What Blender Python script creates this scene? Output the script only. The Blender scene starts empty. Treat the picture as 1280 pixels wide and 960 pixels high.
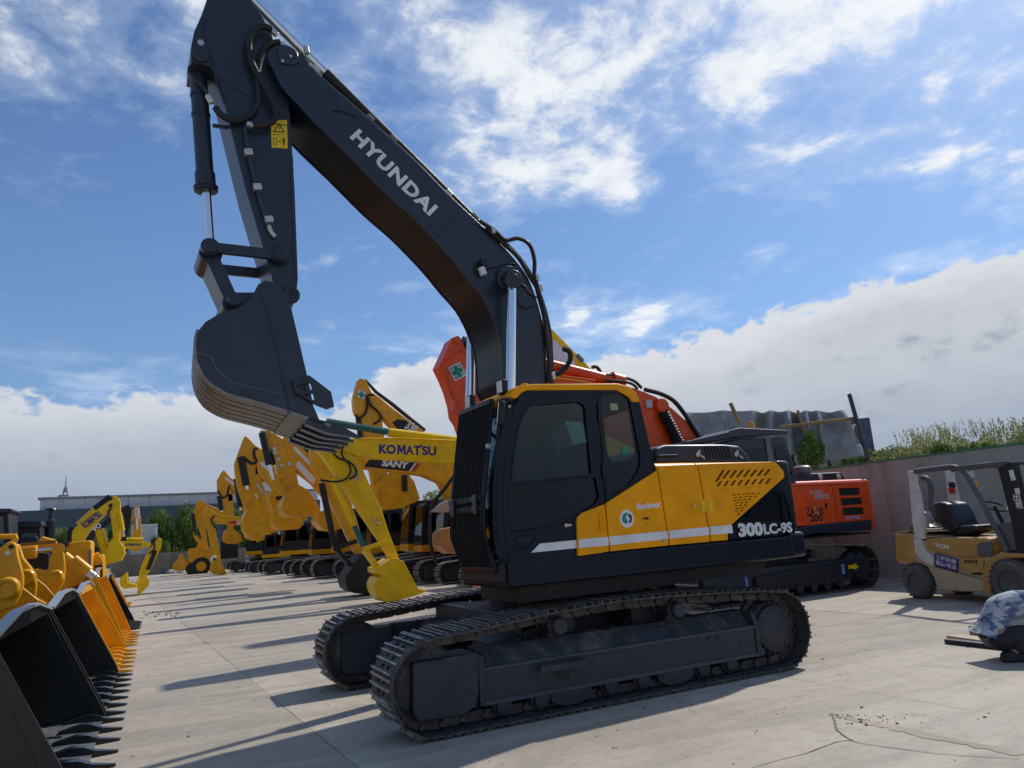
import bpy, bmesh, math, random
from mathutils import Vector, Matrix
random.seed(7)
S = bpy.context.scene
COL = S.collection
R_ = math.radians

# ------------------------------------------------------------------ camera
CAM = (-4.2094, -7.6828, 1.6867); YAW, PITCH, ROLL, FPX = .4694, .2037, -.0649, 886.18
_f = Vector((math.sin(YAW) * math.cos(PITCH), math.cos(YAW) * math.cos(PITCH), math.sin(PITCH)))
_r = Vector((math.cos(YAW), -math.sin(YAW), 0)); _u = _r.cross(_f)
CR = _r * math.cos(ROLL) + _u * math.sin(ROLL); CU = -_r * math.sin(ROLL) + _u * math.cos(ROLL); CF = _f
CP = Vector(CAM)
cam = bpy.data.cameras.new('camera'); camo = bpy.data.objects.new('camera', cam); COL.objects.link(camo)
cam.sensor_fit = 'HORIZONTAL'; cam.sensor_width = 36; cam.lens = FPX * 36 / 1280; cam.clip_end = 4000; cam.clip_start = .05
camo.matrix_world = Matrix(((CR.x, CU.x, -CF.x, CP.x), (CR.y, CU.y, -CF.y, CP.y), (CR.z, CU.z, -CF.z, CP.z), (0, 0, 0, 1)))
S.camera = camo

# ------------------------------------------------------------------ light and sky
SUN_DIR = Vector((.90, .31, 1.0)).normalized()          # towards the sun
SUN_EL = math.asin(SUN_DIR.z); SUN_AZ = math.atan2(SUN_DIR.x, SUN_DIR.y)
sun = bpy.data.lights.new('sun', 'SUN'); suno = bpy.data.objects.new('sun', sun); COL.objects.link(suno)
sun.energy = 2.0; sun.angle = R_(1.0); sun.color = (1, .95, .87)
suno.rotation_euler = SUN_DIR.to_track_quat('Z', 'Y').to_euler()
suno.location = (20, 10, 40)
S.view_settings.view_transform = 'Standard'; S.view_settings.look = 'None'
S.view_settings.exposure = 0.70; S.view_settings.gamma = 1.0
S.cycles.max_bounces = 6; S.cycles.transparent_max_bounces = 12
S.cycles.use_denoising = True

class NT:
    """small node-graph helper"""
    def __init__(s, tree): s.t = tree; tree.nodes.clear()
    def n(s, typ, ins=None, **kw):
        nd = s.t.nodes.new(typ)
        for k, v in kw.items(): setattr(nd, k, v)
        for k, v in (ins or {}).items():
            sock = nd.inputs[k]
            if isinstance(v, bpy.types.NodeSocket): s.t.links.new(v, sock)
            elif isinstance(v, bpy.types.Node): s.t.links.new(v.outputs[0], sock)
            else: sock.default_value = v
        return nd
    def math(s, op, a, b=0.0, c=0.0, clamp=False):
        nd = s.n('ShaderNodeMath', {0: a, 1: b, 2: c}, operation=op); nd.use_clamp = clamp; return nd.outputs[0]
    def noise(s, vec, scale, detail=4, rough=.55, dist=0.0):
        return s.n('ShaderNodeTexNoise', {'Vector': vec, 'Scale': scale, 'Detail': detail, 'Roughness': rough, 'Distortion': dist}).outputs[0]
    def ramp(s, fac, lo, hi, smooth=True, a=0.0, b=1.0):
        return s.n('ShaderNodeMapRange', {'Value': fac, 'From Min': lo, 'From Max': hi, 'To Min': a, 'To Max': b},
                   interpolation_type='SMOOTHSTEP' if smooth else 'LINEAR').outputs[0]
    def mix(s, f, a, b, blend='MIX'):
        nd = s.n('ShaderNodeMix', data_type='RGBA', blend_type=blend)
        for i, v in ((0, f), (6, a), (7, b)):
            sock = nd.inputs[i]
            if isinstance(v, bpy.types.NodeSocket): s.t.links.new(v, sock)
            elif isinstance(v, tuple): sock.default_value = (*v, 1) if len(v) == 3 else v
            else: sock.default_value = v
        return nd.outputs[2]

def pxdir(px, py): return (CF + CR * ((px - 640) / FPX) - CU * ((py - 480) / FPX)).normalized()

W = bpy.data.worlds.new('World'); S.world = W; W.use_nodes = True
g = NT(W.node_tree)
sky = g.n('ShaderNodeTexSky', sky_type='NISHITA', sun_disc=False, sun_elevation=SUN_EL, sun_rotation=SUN_AZ,
          air_density=1.2, dust_density=.6, ozone_density=2.2)
skyb = g.n('ShaderNodeVectorMath', {0: sky.outputs[0], 1: (.0335, .0430, .0555)}, operation='MULTIPLY').outputs[0]
d = g.n('ShaderNodeTexCoord').outputs['Generated']
sep = g.n('ShaderNodeSeparateXYZ', {0: d}); dz = sep.outputs[2]
el = g.math('ARCSINE', dz)
az = g.math('ARCTAN2', sep.outputs[0], sep.outputs[1])
# a flat cloud deck seen in perspective: direction / height
hz = g.math('ADD', g.math('MAXIMUM', dz, .02), .12)
pv = g.n('ShaderNodeCombineXYZ', {0: g.math('DIVIDE', sep.outputs[0], hz), 1: g.math('DIVIDE', sep.outputs[1], hz), 2: 0.0}).outputs[0]
n1 = g.noise(pv, 2.3, 11, .61, .25)
n2 = g.noise(g.n('ShaderNodeVectorMath', {0: pv, 1: (.045, .02, .03)}, operation='ADD').outputs[0], 2.3, 11, .61, .25)
nb = g.noise(pv, .42, 2, .5); nm = g.noise(pv, 7.5, 9, .62, .3)
def lobe(px, py, rad):                                   # smooth weather patches where the sky in view has them
    v = pxdir(px, py)
    dt = g.n('ShaderNodeVectorMath', {0: d, 1: tuple(v)}, operation='DOT_PRODUCT').outputs['Value']
    return g.ramp(dt, math.cos(R_(rad)), 1.0)
def addl(lst):
    o = None
    for (px, py, rad, w) in lst:
        l = g.math('MULTIPLY', lobe(px, py, rad), w); o = l if o is None else g.math('ADD', o, l)
    return o
def maxl(lst):
    o = None
    for (px, py, rad, w) in lst:
        l = g.math('MULTIPLY', g.math('POWER', lobe(px, py, rad), .6), w); o = l if o is None else g.math('MAXIMUM', o, l)
    return o
pos = maxl([(690, 100, 10, .15), (760, 30, 9, .13), (1010, 40, 13, .165), (960, 110, 8, .14), (862, 110, 6, .14), (1140, 40, 9, .14), (560, 0, 12, .10), (440, 30, 9, .09), (90, 40, 13, .10), (15, 160, 7, .09), (775, 213, 4.0, .15),
            (806, 395, 2.3, .12), (722, 385, 1.4, .10), (412, 316, 1.1, .10), (1275, 215, 4, .15), (1063, 158, 3.2, .14), (893, 188, 2, .14), (612, 186, 2.4, .13), (1160, 212, 2.4, .13)])
neg = addl([(330, 330, 20, -.10), (1000, 300, 15, -.10), (120, 340, 16, -.14)])
nn = g.math('ADD', g.math('MULTIPLY', n1, .72), g.math('MULTIPLY', nm, .62))
dens = g.math('ADD', g.math('ADD', nn, -.17), g.math('ADD', g.math('MULTIPLY', nb, .06), g.math('ADD', pos, neg)))
upper = g.math('MULTIPLY', g.ramp(dens, .585, .775), .92)
thin = g.math('MULTIPLY', g.ramp(dens, .46, .62), .22)
# bank of cumulus lying above the horizon
vn = g.n('ShaderNodeVectorMath', {0: d, 1: (1, 1, 1.7)}, operation='MULTIPLY').outputs[0]
bn = g.noise(vn, 3.1, 2, .5); bn2 = g.noise(vn, 13, 5, .62)
def billow(sc): return g.math('SUBTRACT', 1.0, g.math('ABSOLUTE', g.math('MULTIPLY_ADD', g.noise(vn, sc, 3, .5, .2), 2.6, -1.3)))
bil1 = billow(11); bil2 = billow(30)
bank_h = g.math('ADD', g.math('MULTIPLY_ADD', bn, .09, .114), g.math('ADD', g.math('MULTIPLY', bn2, .040), g.math('ADD', g.math('MULTIPLY', bil1, .040), g.math('MULTIPLY', bil2, .018))))
bank_h = g.math('ADD', bank_h, addl([(1290, 460, 20, .062), (1000, 560, 22, .01), (390, 520, 8, -.04), (530, 480, 9, .03), (90, 560, 22, -.030)]))
dd = g.math('SUBTRACT', bank_h, el)                      # depth below the bank's upper edge
bank = g.ramp(dd, -.003, .010)
wisp = g.math('MULTIPLY', g.ramp(dd, -.10, .0), g.math('MULTIPLY', g.ramp(n1, .45, .7), .35))
grey = g.noise(g.n('ShaderNodeVectorMath', {0: d, 1: (1, 1, 2.6)}, operation='MULTIPLY').outputs[0], 4.2, 7, .62, .3)
puff = g.ramp(g.math('ADD', g.math('MULTIPLY', bil1, .6), g.math('MULTIPLY', bil2, .4)), .25, .8, a=1.1, b=.35)
shade = g.math('MULTIPLY', g.math('MULTIPLY', g.ramp(dd, .0, .06), puff), g.ramp(grey, .34, .66, a=.38, b=1.12))
bank_col = g.mix(shade, (.37, .383, .405), (.160, .180, .220))
bank_col = g.mix(g.ramp(el, .03, .24, a=.95, b=0), bank_col, (.170, .205, .265))
self_sh = g.ramp(g.math('SUBTRACT', n2, n1), -.05, .06)
up_col = g.mix(g.math('MULTIPLY', self_sh, g.ramp(dens, .66, .95)), (.48, .49, .50), (.33, .36, .41))
c = g.mix(g.ramp(el, .05, .75, a=.30, b=.0), skyb, (.135, .22, .385))
c = g.mix(thin, c, (.36, .42, .50))
c = g.mix(upper, c, up_col)
c = g.mix(wisp, c, (.42, .47, .55))
c = g.mix(bank, c, bank_col)
bg = g.n('ShaderNodeBackground', {'Color': c, 'Strength': 1.20})
g.n('ShaderNodeOutputWorld', {0: bg})

# ------------------------------------------------------------------ photo measurement: pixel ray -> point on a plane of known distance
class Fr:
    """upright local frame: origin, heading (X' along the machine, its front at -X')"""
    def __init__(s, x=0, y=0, rot=0.0):
        s.o = Vector((x, y, 0)); s.rot = rot
        s.X = Vector((math.cos(rot), math.sin(rot), 0)); s.Y = Vector((-math.sin(rot), math.cos(rot), 0))
    def at(s, px, py, yl):                                # point on the plane y' = yl
        dr = pxdir(px, py); t = (s.o + s.Y * yl - CP).dot(s.Y) / dr.dot(s.Y); p = CP + dr * t - s.o
        return (p.dot(s.X), p.z)
    def P(s, px, py, yl): a = s.at(px, py, yl); return Vector((a[0], yl, a[1]))
    def poly(s, pts, yl): return [s.at(a, b, yl) for a, b in pts]
def ground_at(px, py, z=0.0):
    dr = pxdir(px, py); return CP + dr * ((z - CP.z) / dr.z)

# ------------------------------------------------------------------ mesh building
class MB:
    def __init__(s): s.v = []; s.f = []; s.m = []
    def add(s, vs, fs, mi=0):
        b = len(s.v); s.v += [tuple(v) for v in vs]
        for f in fs: s.f.append(tuple(b + i for i in f)); s.m.append(mi)
        return s
    def box(s, c, size, rot=None, mi=0):
        hx, hy, hz = size[0] / 2, size[1] / 2, size[2] / 2; c = Vector(c)
        vs = [Vector((x, y, z)) for x in (-hx, hx) for y in (-hy, hy) for z in (-hz, hz)]
        if rot is not None: vs = [rot @ v for v in vs]
        return s.add([v + c for v in vs], [(0, 1, 3, 2), (4, 6, 7, 5), (0, 4, 5, 1), (2, 3, 7, 6), (0, 2, 6, 4), (1, 5, 7, 3)], mi)
    def bx(s, x0, x1, y0, y1, z0, z1, mi=0): return s.box(((x0 + x1) / 2, (y0 + y1) / 2, (z0 + z1) / 2), (x1 - x0, y1 - y0, z1 - z0), None, mi)
    def prism(s, poly, y0, y1, mi=0, inset=0.0):          # outline in (x,z), extruded along y
        n = len(poly)
        vs = [(x, y0, z) for x, z in poly] + [(x, y1, z) for x, z in poly]
        fs = [tuple(range(n)), tuple(range(2 * n - 1, n - 1, -1))] + [(i, i + n, (i + 1) % n + n, (i + 1) % n) for i in range(n)]
        return s.add(vs, fs, mi)
    def prismz(s, poly, z0, z1, mi=0):                    # outline in (x,y), extruded up
        n = len(poly)
        vs = [(x, y, z0) for x, y in poly] + [(x, y, z1) for x, y in poly]
        fs = [tuple(range(n)), tuple(range(2 * n - 1, n - 1, -1))] + [(i, i + n, (i + 1) % n + n, (i + 1) % n) for i in range(n)]
        return s.add(vs, fs, mi)
    def prismx(s, poly, x0, x1, mi=0):                    # outline in (y,z), extruded along x
        n = len(poly)
        vs = [(x0, a, b) for a, b in poly] + [(x1, a, b) for a, b in poly]
        fs = [tuple(range(n)), tuple(range(2 * n - 1, n - 1, -1))] + [(i, i + n, (i + 1) % n + n, (i + 1) % n) for i in range(n)]
        return s.add(vs, fs, mi)
    def cyl(s, p0, p1, r, r2=None, n=16, mi=0):
        p0, p1 = Vector(p0), Vector(p1); r2 = r if r2 is None else r2
        a = (p1 - p0).normalized(); q = a.orthogonal().normalized(); w = a.cross(q)
        vs = []
        for p, rr in ((p0, r), (p1, r2)):
            for i in range(n):
                t = 2 * math.pi * i / n; vs.append(p + (q * math.cos(t) + w * math.sin(t)) * rr)
        fs = [tuple(range(n - 1, -1, -1)), tuple(range(n, 2 * n))] + [(i, (i + 1) % n, (i + 1) % n + n, i + n) for i in range(n)]
        return s.add(vs, fs, mi)
    def tube(s, pts, r, n=8, smooth=0, mi=0):
        pts = [Vector(p) for p in pts]
        if smooth: pts = spline(pts, smooth)
        q = None; rings = []
        for i, p in enumerate(pts):
            a = (pts[min(i + 1, len(pts) - 1)] - pts[max(i - 1, 0)]).normalized()
            q = a.orthogonal().normalized() if q is None else (q - a * q.dot(a)).normalized()
            w = a.cross(q); rr = r[i] if isinstance(r, (list, tuple)) else r
            rings.append([p + (q * math.cos(2 * math.pi * k / n) + w * math.sin(2 * math.pi * k / n)) * rr for k in range(n)])
        vs = [v for rg in rings for v in rg]; fs = []
        for i in range(len(rings) - 1):
            fs += [(i * n + k, i * n + (k + 1) % n, (i + 1) * n + (k + 1) % n, (i + 1) * n + k) for k in range(n)]
        fs += [tuple(range(n - 1, -1, -1)), tuple(range((len(rings) - 1) * n, len(rings) * n))]
        return s.add(vs, fs, mi)
    def bar(s, p0, p1, w, h, up=(0, 1, 0), mi=0):         # rectangular bar
        p0, p1 = Vector(p0), Vector(p1); a = (p1 - p0); L = a.length; a.normalize()
        u = Vector(up); u = (u - a * u.dot(a)).normalized(); v = a.cross(u)
        M = Matrix((a, u, v)).transposed()
        return s.box((p0 + p1) / 2, (L, w, h), M, mi)
    def lathe(s, c, axis, prof, n=24, mi=0, caps=True):              # profile [(radius, along axis)]
        c = Vector(c); a = Vector(axis).normalized(); q = a.orthogonal().normalized(); w = a.cross(q); vs = []
        for r, h in prof:
            for i in range(n):
                t = 2 * math.pi * i / n; vs.append(c + a * h + (q * math.cos(t) + w * math.sin(t)) * r)
        fs = []
        for j in range(len(prof) - 1): fs += [(j * n + i, j * n + (i + 1) % n, (j + 1) * n + (i + 1) % n, (j + 1) * n + i) for i in range(n)]
        if caps: fs += [tuple(range(n - 1, -1, -1)), tuple(range((len(prof) - 1) * n, len(prof) * n))]
        return s.add(vs, fs, mi)
    def mesh(s, name, mats, ang=38):
        me = bpy.data.meshes.new(name); me.from_pydata(s.v, [], s.f)
        for m in (mats if isinstance(mats, (list, tuple)) else [mats]): me.materials.append(m)
        if len(me.materials) > 1: me.polygons.foreach_set('material_index', s.m)
        bm = bmesh.new(); bm.from_mesh(me); bmesh.ops.recalc_face_normals(bm, faces=bm.faces); bm.to_mesh(me); bm.free()
        me.polygons.foreach_set('use_smooth', [True] * len(me.polygons)); me.set_sharp_from_angle(angle=R_(ang))
        return me
    def build(s, name, mats, parent=None, bevel=0.0, seg=2, ang=38, loc=None, rot=None):
        o = link(name, s.mesh(name, mats, ang), parent)
        if loc is not None: o.location = loc
        if rot is not None: o.rotation_euler = rot
        if bevel: bev(o, bevel, seg)
        return o
def bev(o, w, seg=2):
    b = o.modifiers.new('bevel', 'BEVEL'); b.width = w; b.segments = seg; b.limit_method = 'ANGLE'; b.angle_limit = R_(35); b.use_clamp_overlap = True
    b.harden_normals = True
def link(name, data, parent=None):
    o = bpy.data.objects.new(name, data); COL.objects.link(o)
    if parent is not None: o.parent = parent
    return o
def spline(pts, sub):
    out = []; n = len(pts)
    for i in range(n - 1):
        p0, p1, p2, p3 = pts[max(i - 1, 0)], pts[i], pts[i + 1], pts[min(i + 2, n - 1)]
        for k in range(sub):
            t = k / sub
            out.append(.5 * ((2 * p1) + (p2 - p0) * t + (2 * p0 - 5 * p1 + 4 * p2 - p3) * t * t + (3 * p1 - p0 - 3 * p2 + p3) * t ** 3))
    out.append(pts[-1]); return out
def smooth2(pts, sub=4, closed=False):                    # round an outline
    v = [Vector((a, 0, b)) for a, b in pts]
    return [(p.x, p.z) for p in spline(v, sub)]
def thing(name, label, cat, loc=(0, 0, 0), rot=0.0, group=None):
    o = link(name, None); o.location = loc; o.rotation_euler = (0, 0, rot); o['label'] = label; o['category'] = cat
    if group: o['group'] = group
    return o
def tag(o, label, cat, group=None):
    o['label'] = label; o['category'] = cat
    if group: o['group'] = group
    return o
def plate(name, outer, holes, y0, y1, m, parent, bevel=.004):   # flat plate in (x,z) with real openings, between y0 and y1
    cu = bpy.data.curves.new(name, 'CURVE'); cu.dimensions = '2D'; cu.fill_mode = 'BOTH'; cu.extrude = abs(y1 - y0) / 2
    for pts in [outer] + list(holes):
        sp = cu.splines.new('POLY'); sp.points.add(len(pts) - 1); sp.use_cyclic_u = True
        for p, (x, z) in zip(sp.points, pts): p.co = (x, z, 0, 1)
    t = bpy.data.objects.new('tmp', cu); COL.objects.link(t)
    me = bpy.data.meshes.new_from_object(t.evaluated_get(bpy.context.evaluated_depsgraph_get()))
    bpy.data.objects.remove(t); bpy.data.curves.remove(cu)
    me.transform(Matrix(((1, 0, 0, 0), (0, 0, 1, (y0 + y1) / 2), (0, 1, 0, 0), (0, 0, 0, 1))))
    bm = bmesh.new(); bm.from_mesh(me); bmesh.ops.remove_doubles(bm, verts=bm.verts, dist=1e-5); bmesh.ops.recalc_face_normals(bm, faces=bm.faces); bm.to_mesh(me); bm.free()
    me.name = name; me.materials.clear(); me.materials.append(m)
    me.polygons.foreach_set('use_smooth', [False] * len(me.polygons))
    o = link(name, me, parent)
    return o
_tc = {}
def text(name, body, p0, p1, height, m, parent, up=(0, 0, 1), bold=.0, shear=0.0, depth=.002, space=1.0):
    """raised lettering whose baseline runs p0 -> p1 (local), letters `height` tall along up"""
    cu = bpy.data.curves.new(name, 'FONT'); cu.body = body; cu.size = 1; cu.offset = bold; cu.shear = shear; cu.extrude = .01; cu.space_character = space; cu.resolution_u = 3
    t = bpy.data.objects.new('tmp', cu); COL.objects.link(t)
    me = bpy.data.meshes.new_from_object(t.evaluated_get(bpy.context.evaluated_depsgraph_get()))
    bpy.data.objects.remove(t); bpy.data.curves.remove(cu)
    xs = [v.co.x for v in me.vertices]; ys = [v.co.y for v in me.vertices]
    x0, x1, y0, y1 = min(xs), max(xs), min(ys), max(ys)
    p0, p1 = Vector(p0), Vector(p1); X = (p1 - p0); L = X.length; X.normalize(); U = Vector(up); U = (U - X * U.dot(X)).normalized(); N = X.cross(U)
    for v in me.vertices:
        q = p0 + X * ((v.co.x - x0) / (x1 - x0) * L) + U * ((v.co.y - y0) / (y1 - y0) * height) + N * (v.co.z / .01 * depth)
        v.co = q
    me.materials.clear(); me.materials.append(m); me.name = name
    return link(name, me, parent)

# ------------------------------------------------------------------ materials
def newmat(name):
    m = bpy.data.materials.new(name); m.use_nodes = True; return m, NT(m.node_tree)
def fin(m, t, **ins):
    b = t.n('ShaderNodeBsdfPrincipled', ins); t.n('ShaderNodeOutputMaterial', {0: b}); return m
def paint(name, col, rough=.38, dust=.25, coat=.25, wear=.0, scale=3.0, metal=0.0, spec=.4, scr=0.0):
    m, t = newmat(name); tc = t.n('ShaderNodeTexCoord').outputs['Object']
    n = t.noise(tc, scale, 5, .6); n2 = t.noise(tc, scale * 9, 4, .7); n3 = t.noise(tc, scale * 2.3, 6, .7, .4)
    dark = tuple(c * .80 for c in col)
    c = t.mix(t.ramp(n, .3, .7), dark, col)
    nz = t.n('ShaderNodeSeparateXYZ', {0: t.n('ShaderNodeNewGeometry').outputs['Normal']}).outputs[2]
    df = t.math('MULTIPLY', t.ramp(nz, -.2, 1.0, a=.06, b=1.0), t.math('MULTIPLY', t.ramp(n3, .42, .78), dust))
    c = t.mix(df, c, (.27, .235, .19))
    if wear:
        c = t.mix(t.math('MULTIPLY', t.ramp(t.math('MULTIPLY', n2, n3), .30, .40), wear), c, (.085, .045, .026))
    if scr:
        sv = t.n('ShaderNodeMapping', {'Vector': tc, 'Rotation': (.3, .5, .2), 'Scale': (1.2, 30, 30)}).outputs[0]
        sc = t.math('MULTIPLY', t.ramp(t.noise(sv, 1.6, 3, .5), .66, .72), t.ramp(n3, .45, .65))
        c = t.mix(t.math('MULTIPLY', sc, scr * .5), c, tuple(x * 2.5 + .03 for x in col))
    r = t.math('ADD', t.ramp(n2, .3, .75, a=rough * .8, b=rough * 1.25), t.math('MULTIPLY', df, .5))
    bp = t.n('ShaderNodeBump', {'Height': n2, 'Strength': .04, 'Distance': .01})
    return fin(m, t, **{'Base Color': c, 'Roughness': r, 'Coat Weight': coat, 'Coat Roughness': .18, 'Metallic': metal, 'Normal': bp.outputs[0], 'Specular IOR Level': spec})
M = {}
M['navy'] = paint('navy_black_paint', (.015, .022, .042), .40, .10, .12, scr=.5)
M['gloss'] = paint('gloss_black_cab_paint', (.005, .010, .021), .28, .05, .0, 0, 3, 0, .22, scr=.3)
M['navy2'] = paint('dark_boom_paint', (.020, .029, .048), .36, .12, .12, scr=.5)
M['under'] = paint('dusty_undercarriage_paint', (.031, .037, .046), .55, .60, .0, .0, 2.2, scr=.5)
M['amber'] = paint('amber_yellow_paint', (.97, .39, .003), .40, .03, .03, 0, 3, 0, .14)
M['lemon'] = paint('bright_yellow_paint', (.93, .60, .003), .38, .06, .08, .05, 3, 0, .3)
M['ochre'] = paint('ochre_yellow_paint', (.80, .37, .010), .42, .10, .06, .12, 3, 0, .3)
M['loader'] = paint('loader_yellow_paint', (.84, .40, .006), .38, .08, .10, .08, 3, 0, .3)
M['orange'] = paint('orange_paint', (.86, .085, .008), .38, .06, .1, .04, 3, 0, .3)
M['white'] = paint('white_print', (.78, .79, .80), .45, .06, .0)
M['bucketblack'] = paint('black_bucket_paint', (.007, .012, .013), .34, .03, .15, .05)
M['black'] = paint('matt_black', (.012, .013, .015), .55, .2, 0)
M['rubber'] = paint('hose_rubber', (.014, .014, .015), .6, .2, 0)
M['seat'] = paint('black_vinyl', (.016, .017, .022), .35, .1, .1)
M['grey'] = paint('grey_metal', (.16, .165, .17), .45, .25, 0)
M['fitting'] = paint('plated_fitting', (.55, .55, .52), .35, .15, 0, 0, 6, .6)
M['teal'] = paint('teal_bellows', (.03, .16, .15), .6, .2, 0)
M['green'] = paint('green_print', (.01, .25, .13), .5, .0, 0)
M['tealp'] = paint('teal_print', (.02, .25, .25), .5, .0, 0)
M['blueprint'] = paint('deep_blue_print', (.035, .028, .22), .5, .0, 0)
M['redp'] = paint('red_print', (.6, .03, .02), .5, 0, 0)
M['yellowp'] = paint('yellow_print', (.82, .55, .01), .45, .05, 0)
M['blackp'] = paint('black_print', (.012, .012, .014), .5, 0, 0)
M['brown'] = paint('brown_hood_paint', (.42, .19, .07), .45, .2, .1)
M['lightglass'] = paint('lamp_lens', (.62, .66, .7), .12, .05, .3)
M['beacon'] = paint('amber_beacon', (.85, .33, .01), .25, .02, .3)
def steel():
    m, t = newmat('worn_track_steel'); tc = t.n('ShaderNodeTexCoord').outputs['Object']
    rnd = t.n('ShaderNodeObjectInfo').outputs['Random']
    v = t.n('ShaderNodeVectorMath', {0: tc, 1: t.n('ShaderNodeCombineXYZ', {0: t.math('MULTIPLY', rnd, 37.0), 1: t.math('MULTIPLY', rnd, 11.0)}).outputs[0]}, operation='ADD').outputs[0]
    n = t.noise(v, 9, 6, .65); n2 = t.noise(v, 40, 4, .6)
    c = t.mix(t.ramp(n, .35, .7), (.045, .045, .046), (.115, .105, .093))
    c = t.mix(t.math('MULTIPLY', t.ramp(n2, .5, .75), t.ramp(n, .5, .3)), c, (.20, .10, .055))
    return fin(m, t, **{'Base Color': c, 'Roughness': t.ramp(n2, .3, .7, a=.42, b=.8), 'Metallic': .35, 'Normal': t.n('ShaderNodeBump', {'Height': n2, 'Strength': .25, 'Distance': .01}).outputs[0]})
M['steel'] = steel()
def grouser():
    m, t = newmat('rubbed_grouser_steel'); tc = t.n('ShaderNodeTexCoord').outputs['Object']
    rnd = t.n('ShaderNodeObjectInfo').outputs['Random']
    v = t.n('ShaderNodeVectorMath', {0: tc, 1: t.n('ShaderNodeCombineXYZ', {0: t.math('MULTIPLY', rnd, 53.0), 1: t.math('MULTIPLY', rnd, 19.0)}).outputs[0]}, operation='ADD').outputs[0]
    n = t.noise(v, 7, 5, .65); n2 = t.noise(v, 24, 5, .7)
    c = t.mix(t.ramp(n, .38, .62), (.27, .25, .225), (.52, .48, .43))
    c = t.mix(t.ramp(n2, .5, .7, b=.7), c, (.36, .21, .12))
    return fin(m, t, **{'Base Color': c, 'Roughness': t.ramp(n2, .3, .7, a=.38, b=.7), 'Metallic': .4})
M['grouser'] = grouser()
def chrome():
    m, t = newmat('chrome_rod'); tc = t.n('ShaderNodeTexCoord').outputs['Object']
    n = t.noise(tc, 14, 4, .6)
    return fin(m, t, **{'Base Color': (.75, .76, .77, 1), 'Metallic': 1.0, 'Roughness': t.ramp(n, .3, .7, a=.10, b=.24)})
M['chrome'] = chrome()
def wornsteel():
    m, t = newmat('bare_worn_steel'); tc = t.n('ShaderNodeTexCoord').outputs['Object']
    mp = t.n('ShaderNodeMapping', {'Vector': tc, 'Scale': (2, 16, 2)}).outputs[0]
    n = t.noise(mp, 4, 6, .65); n2 = t.noise(tc, 6, 6, .7)
    c = t.mix(t.ramp(n, .3, .7), (.15, .14, .13), (.30, .285, .27)); c = t.mix(t.ramp(n2, .52, .7, b=.75), c, (.20, .125, .06))
    return fin(m, t, **{'Base Color': c, 'Roughness': .5, 'Metallic': .5})
M['worn'] = wornsteel()
def floorsteel():
    m, t = newmat('scuffed_bucket_floor'); tc = t.n('ShaderNodeTexCoord').outputs['Object']
    mp = t.n('ShaderNodeMapping', {'Vector': tc, 'Scale': (2, 9, 2)}).outputs[0]
    n = t.noise(mp, 3, 6, .65); n2 = t.noise(tc, 5, 6, .7, .5)
    c = t.mix(t.ramp(n, .35, .7), (.13, .14, .14), (.27, .28, .28)); c = t.mix(t.ramp(n2, .5, .62, b=.6), c, (.05, .055, .058))
    return fin(m, t, **{'Base Color': c, 'Roughness': .42, 'Metallic': .3})
M['scuff'] = floorsteel()
def glass(name, tint, trans, gloss=(.9, .95, 1)):
    m, t = newmat(name); fr = t.n('ShaderNodeFresnel', {'IOR': 1.42}).outputs[0]
    tc = t.n('ShaderNodeTexCoord').outputs['Object']
    tr = t.n('ShaderNodeBsdfTransparent', {'Color': (*tint, 1)}); gl = t.n('ShaderNodeBsdfGlossy', {'Color': (*gloss, 1), 'Roughness': .03})
    df = t.n('ShaderNodeBsdfDiffuse', {'Color': (.18, .20, .20, 1)})
    smear = t.math('MULTIPLY', t.ramp(t.noise(tc, 2.5, 6, .7, 1.0), .4, .75), .012)
    a = t.n('ShaderNodeMixShader', {0: smear, 1: tr, 2: df})
    b = t.n('ShaderNodeMixShader', {0: t.math('MINIMUM', t.math('ADD', fr, .0), .9), 1: a, 2: gl}); t.n('ShaderNodeOutputMaterial', {0: b}); return m
M['glass'] = glass('cab_glass', (.40, .52, .50), .6)
M['darkglass'] = glass('smoked_cab_glass', (.10, .12, .12), .1)
def flat(name, col, rough=.8):
    m, t = newmat(name); tc = t.n('ShaderNodeTexCoord').outputs['Object']
    c = t.mix(t.ramp(t.noise(tc, 1.5, 5, .6), .3, .7), tuple(x * .82 for x in col), tuple(x * 1.1 for x in col))
    return fin(m, t, **{'Base Color': c, 'Roughness': rough})
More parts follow.
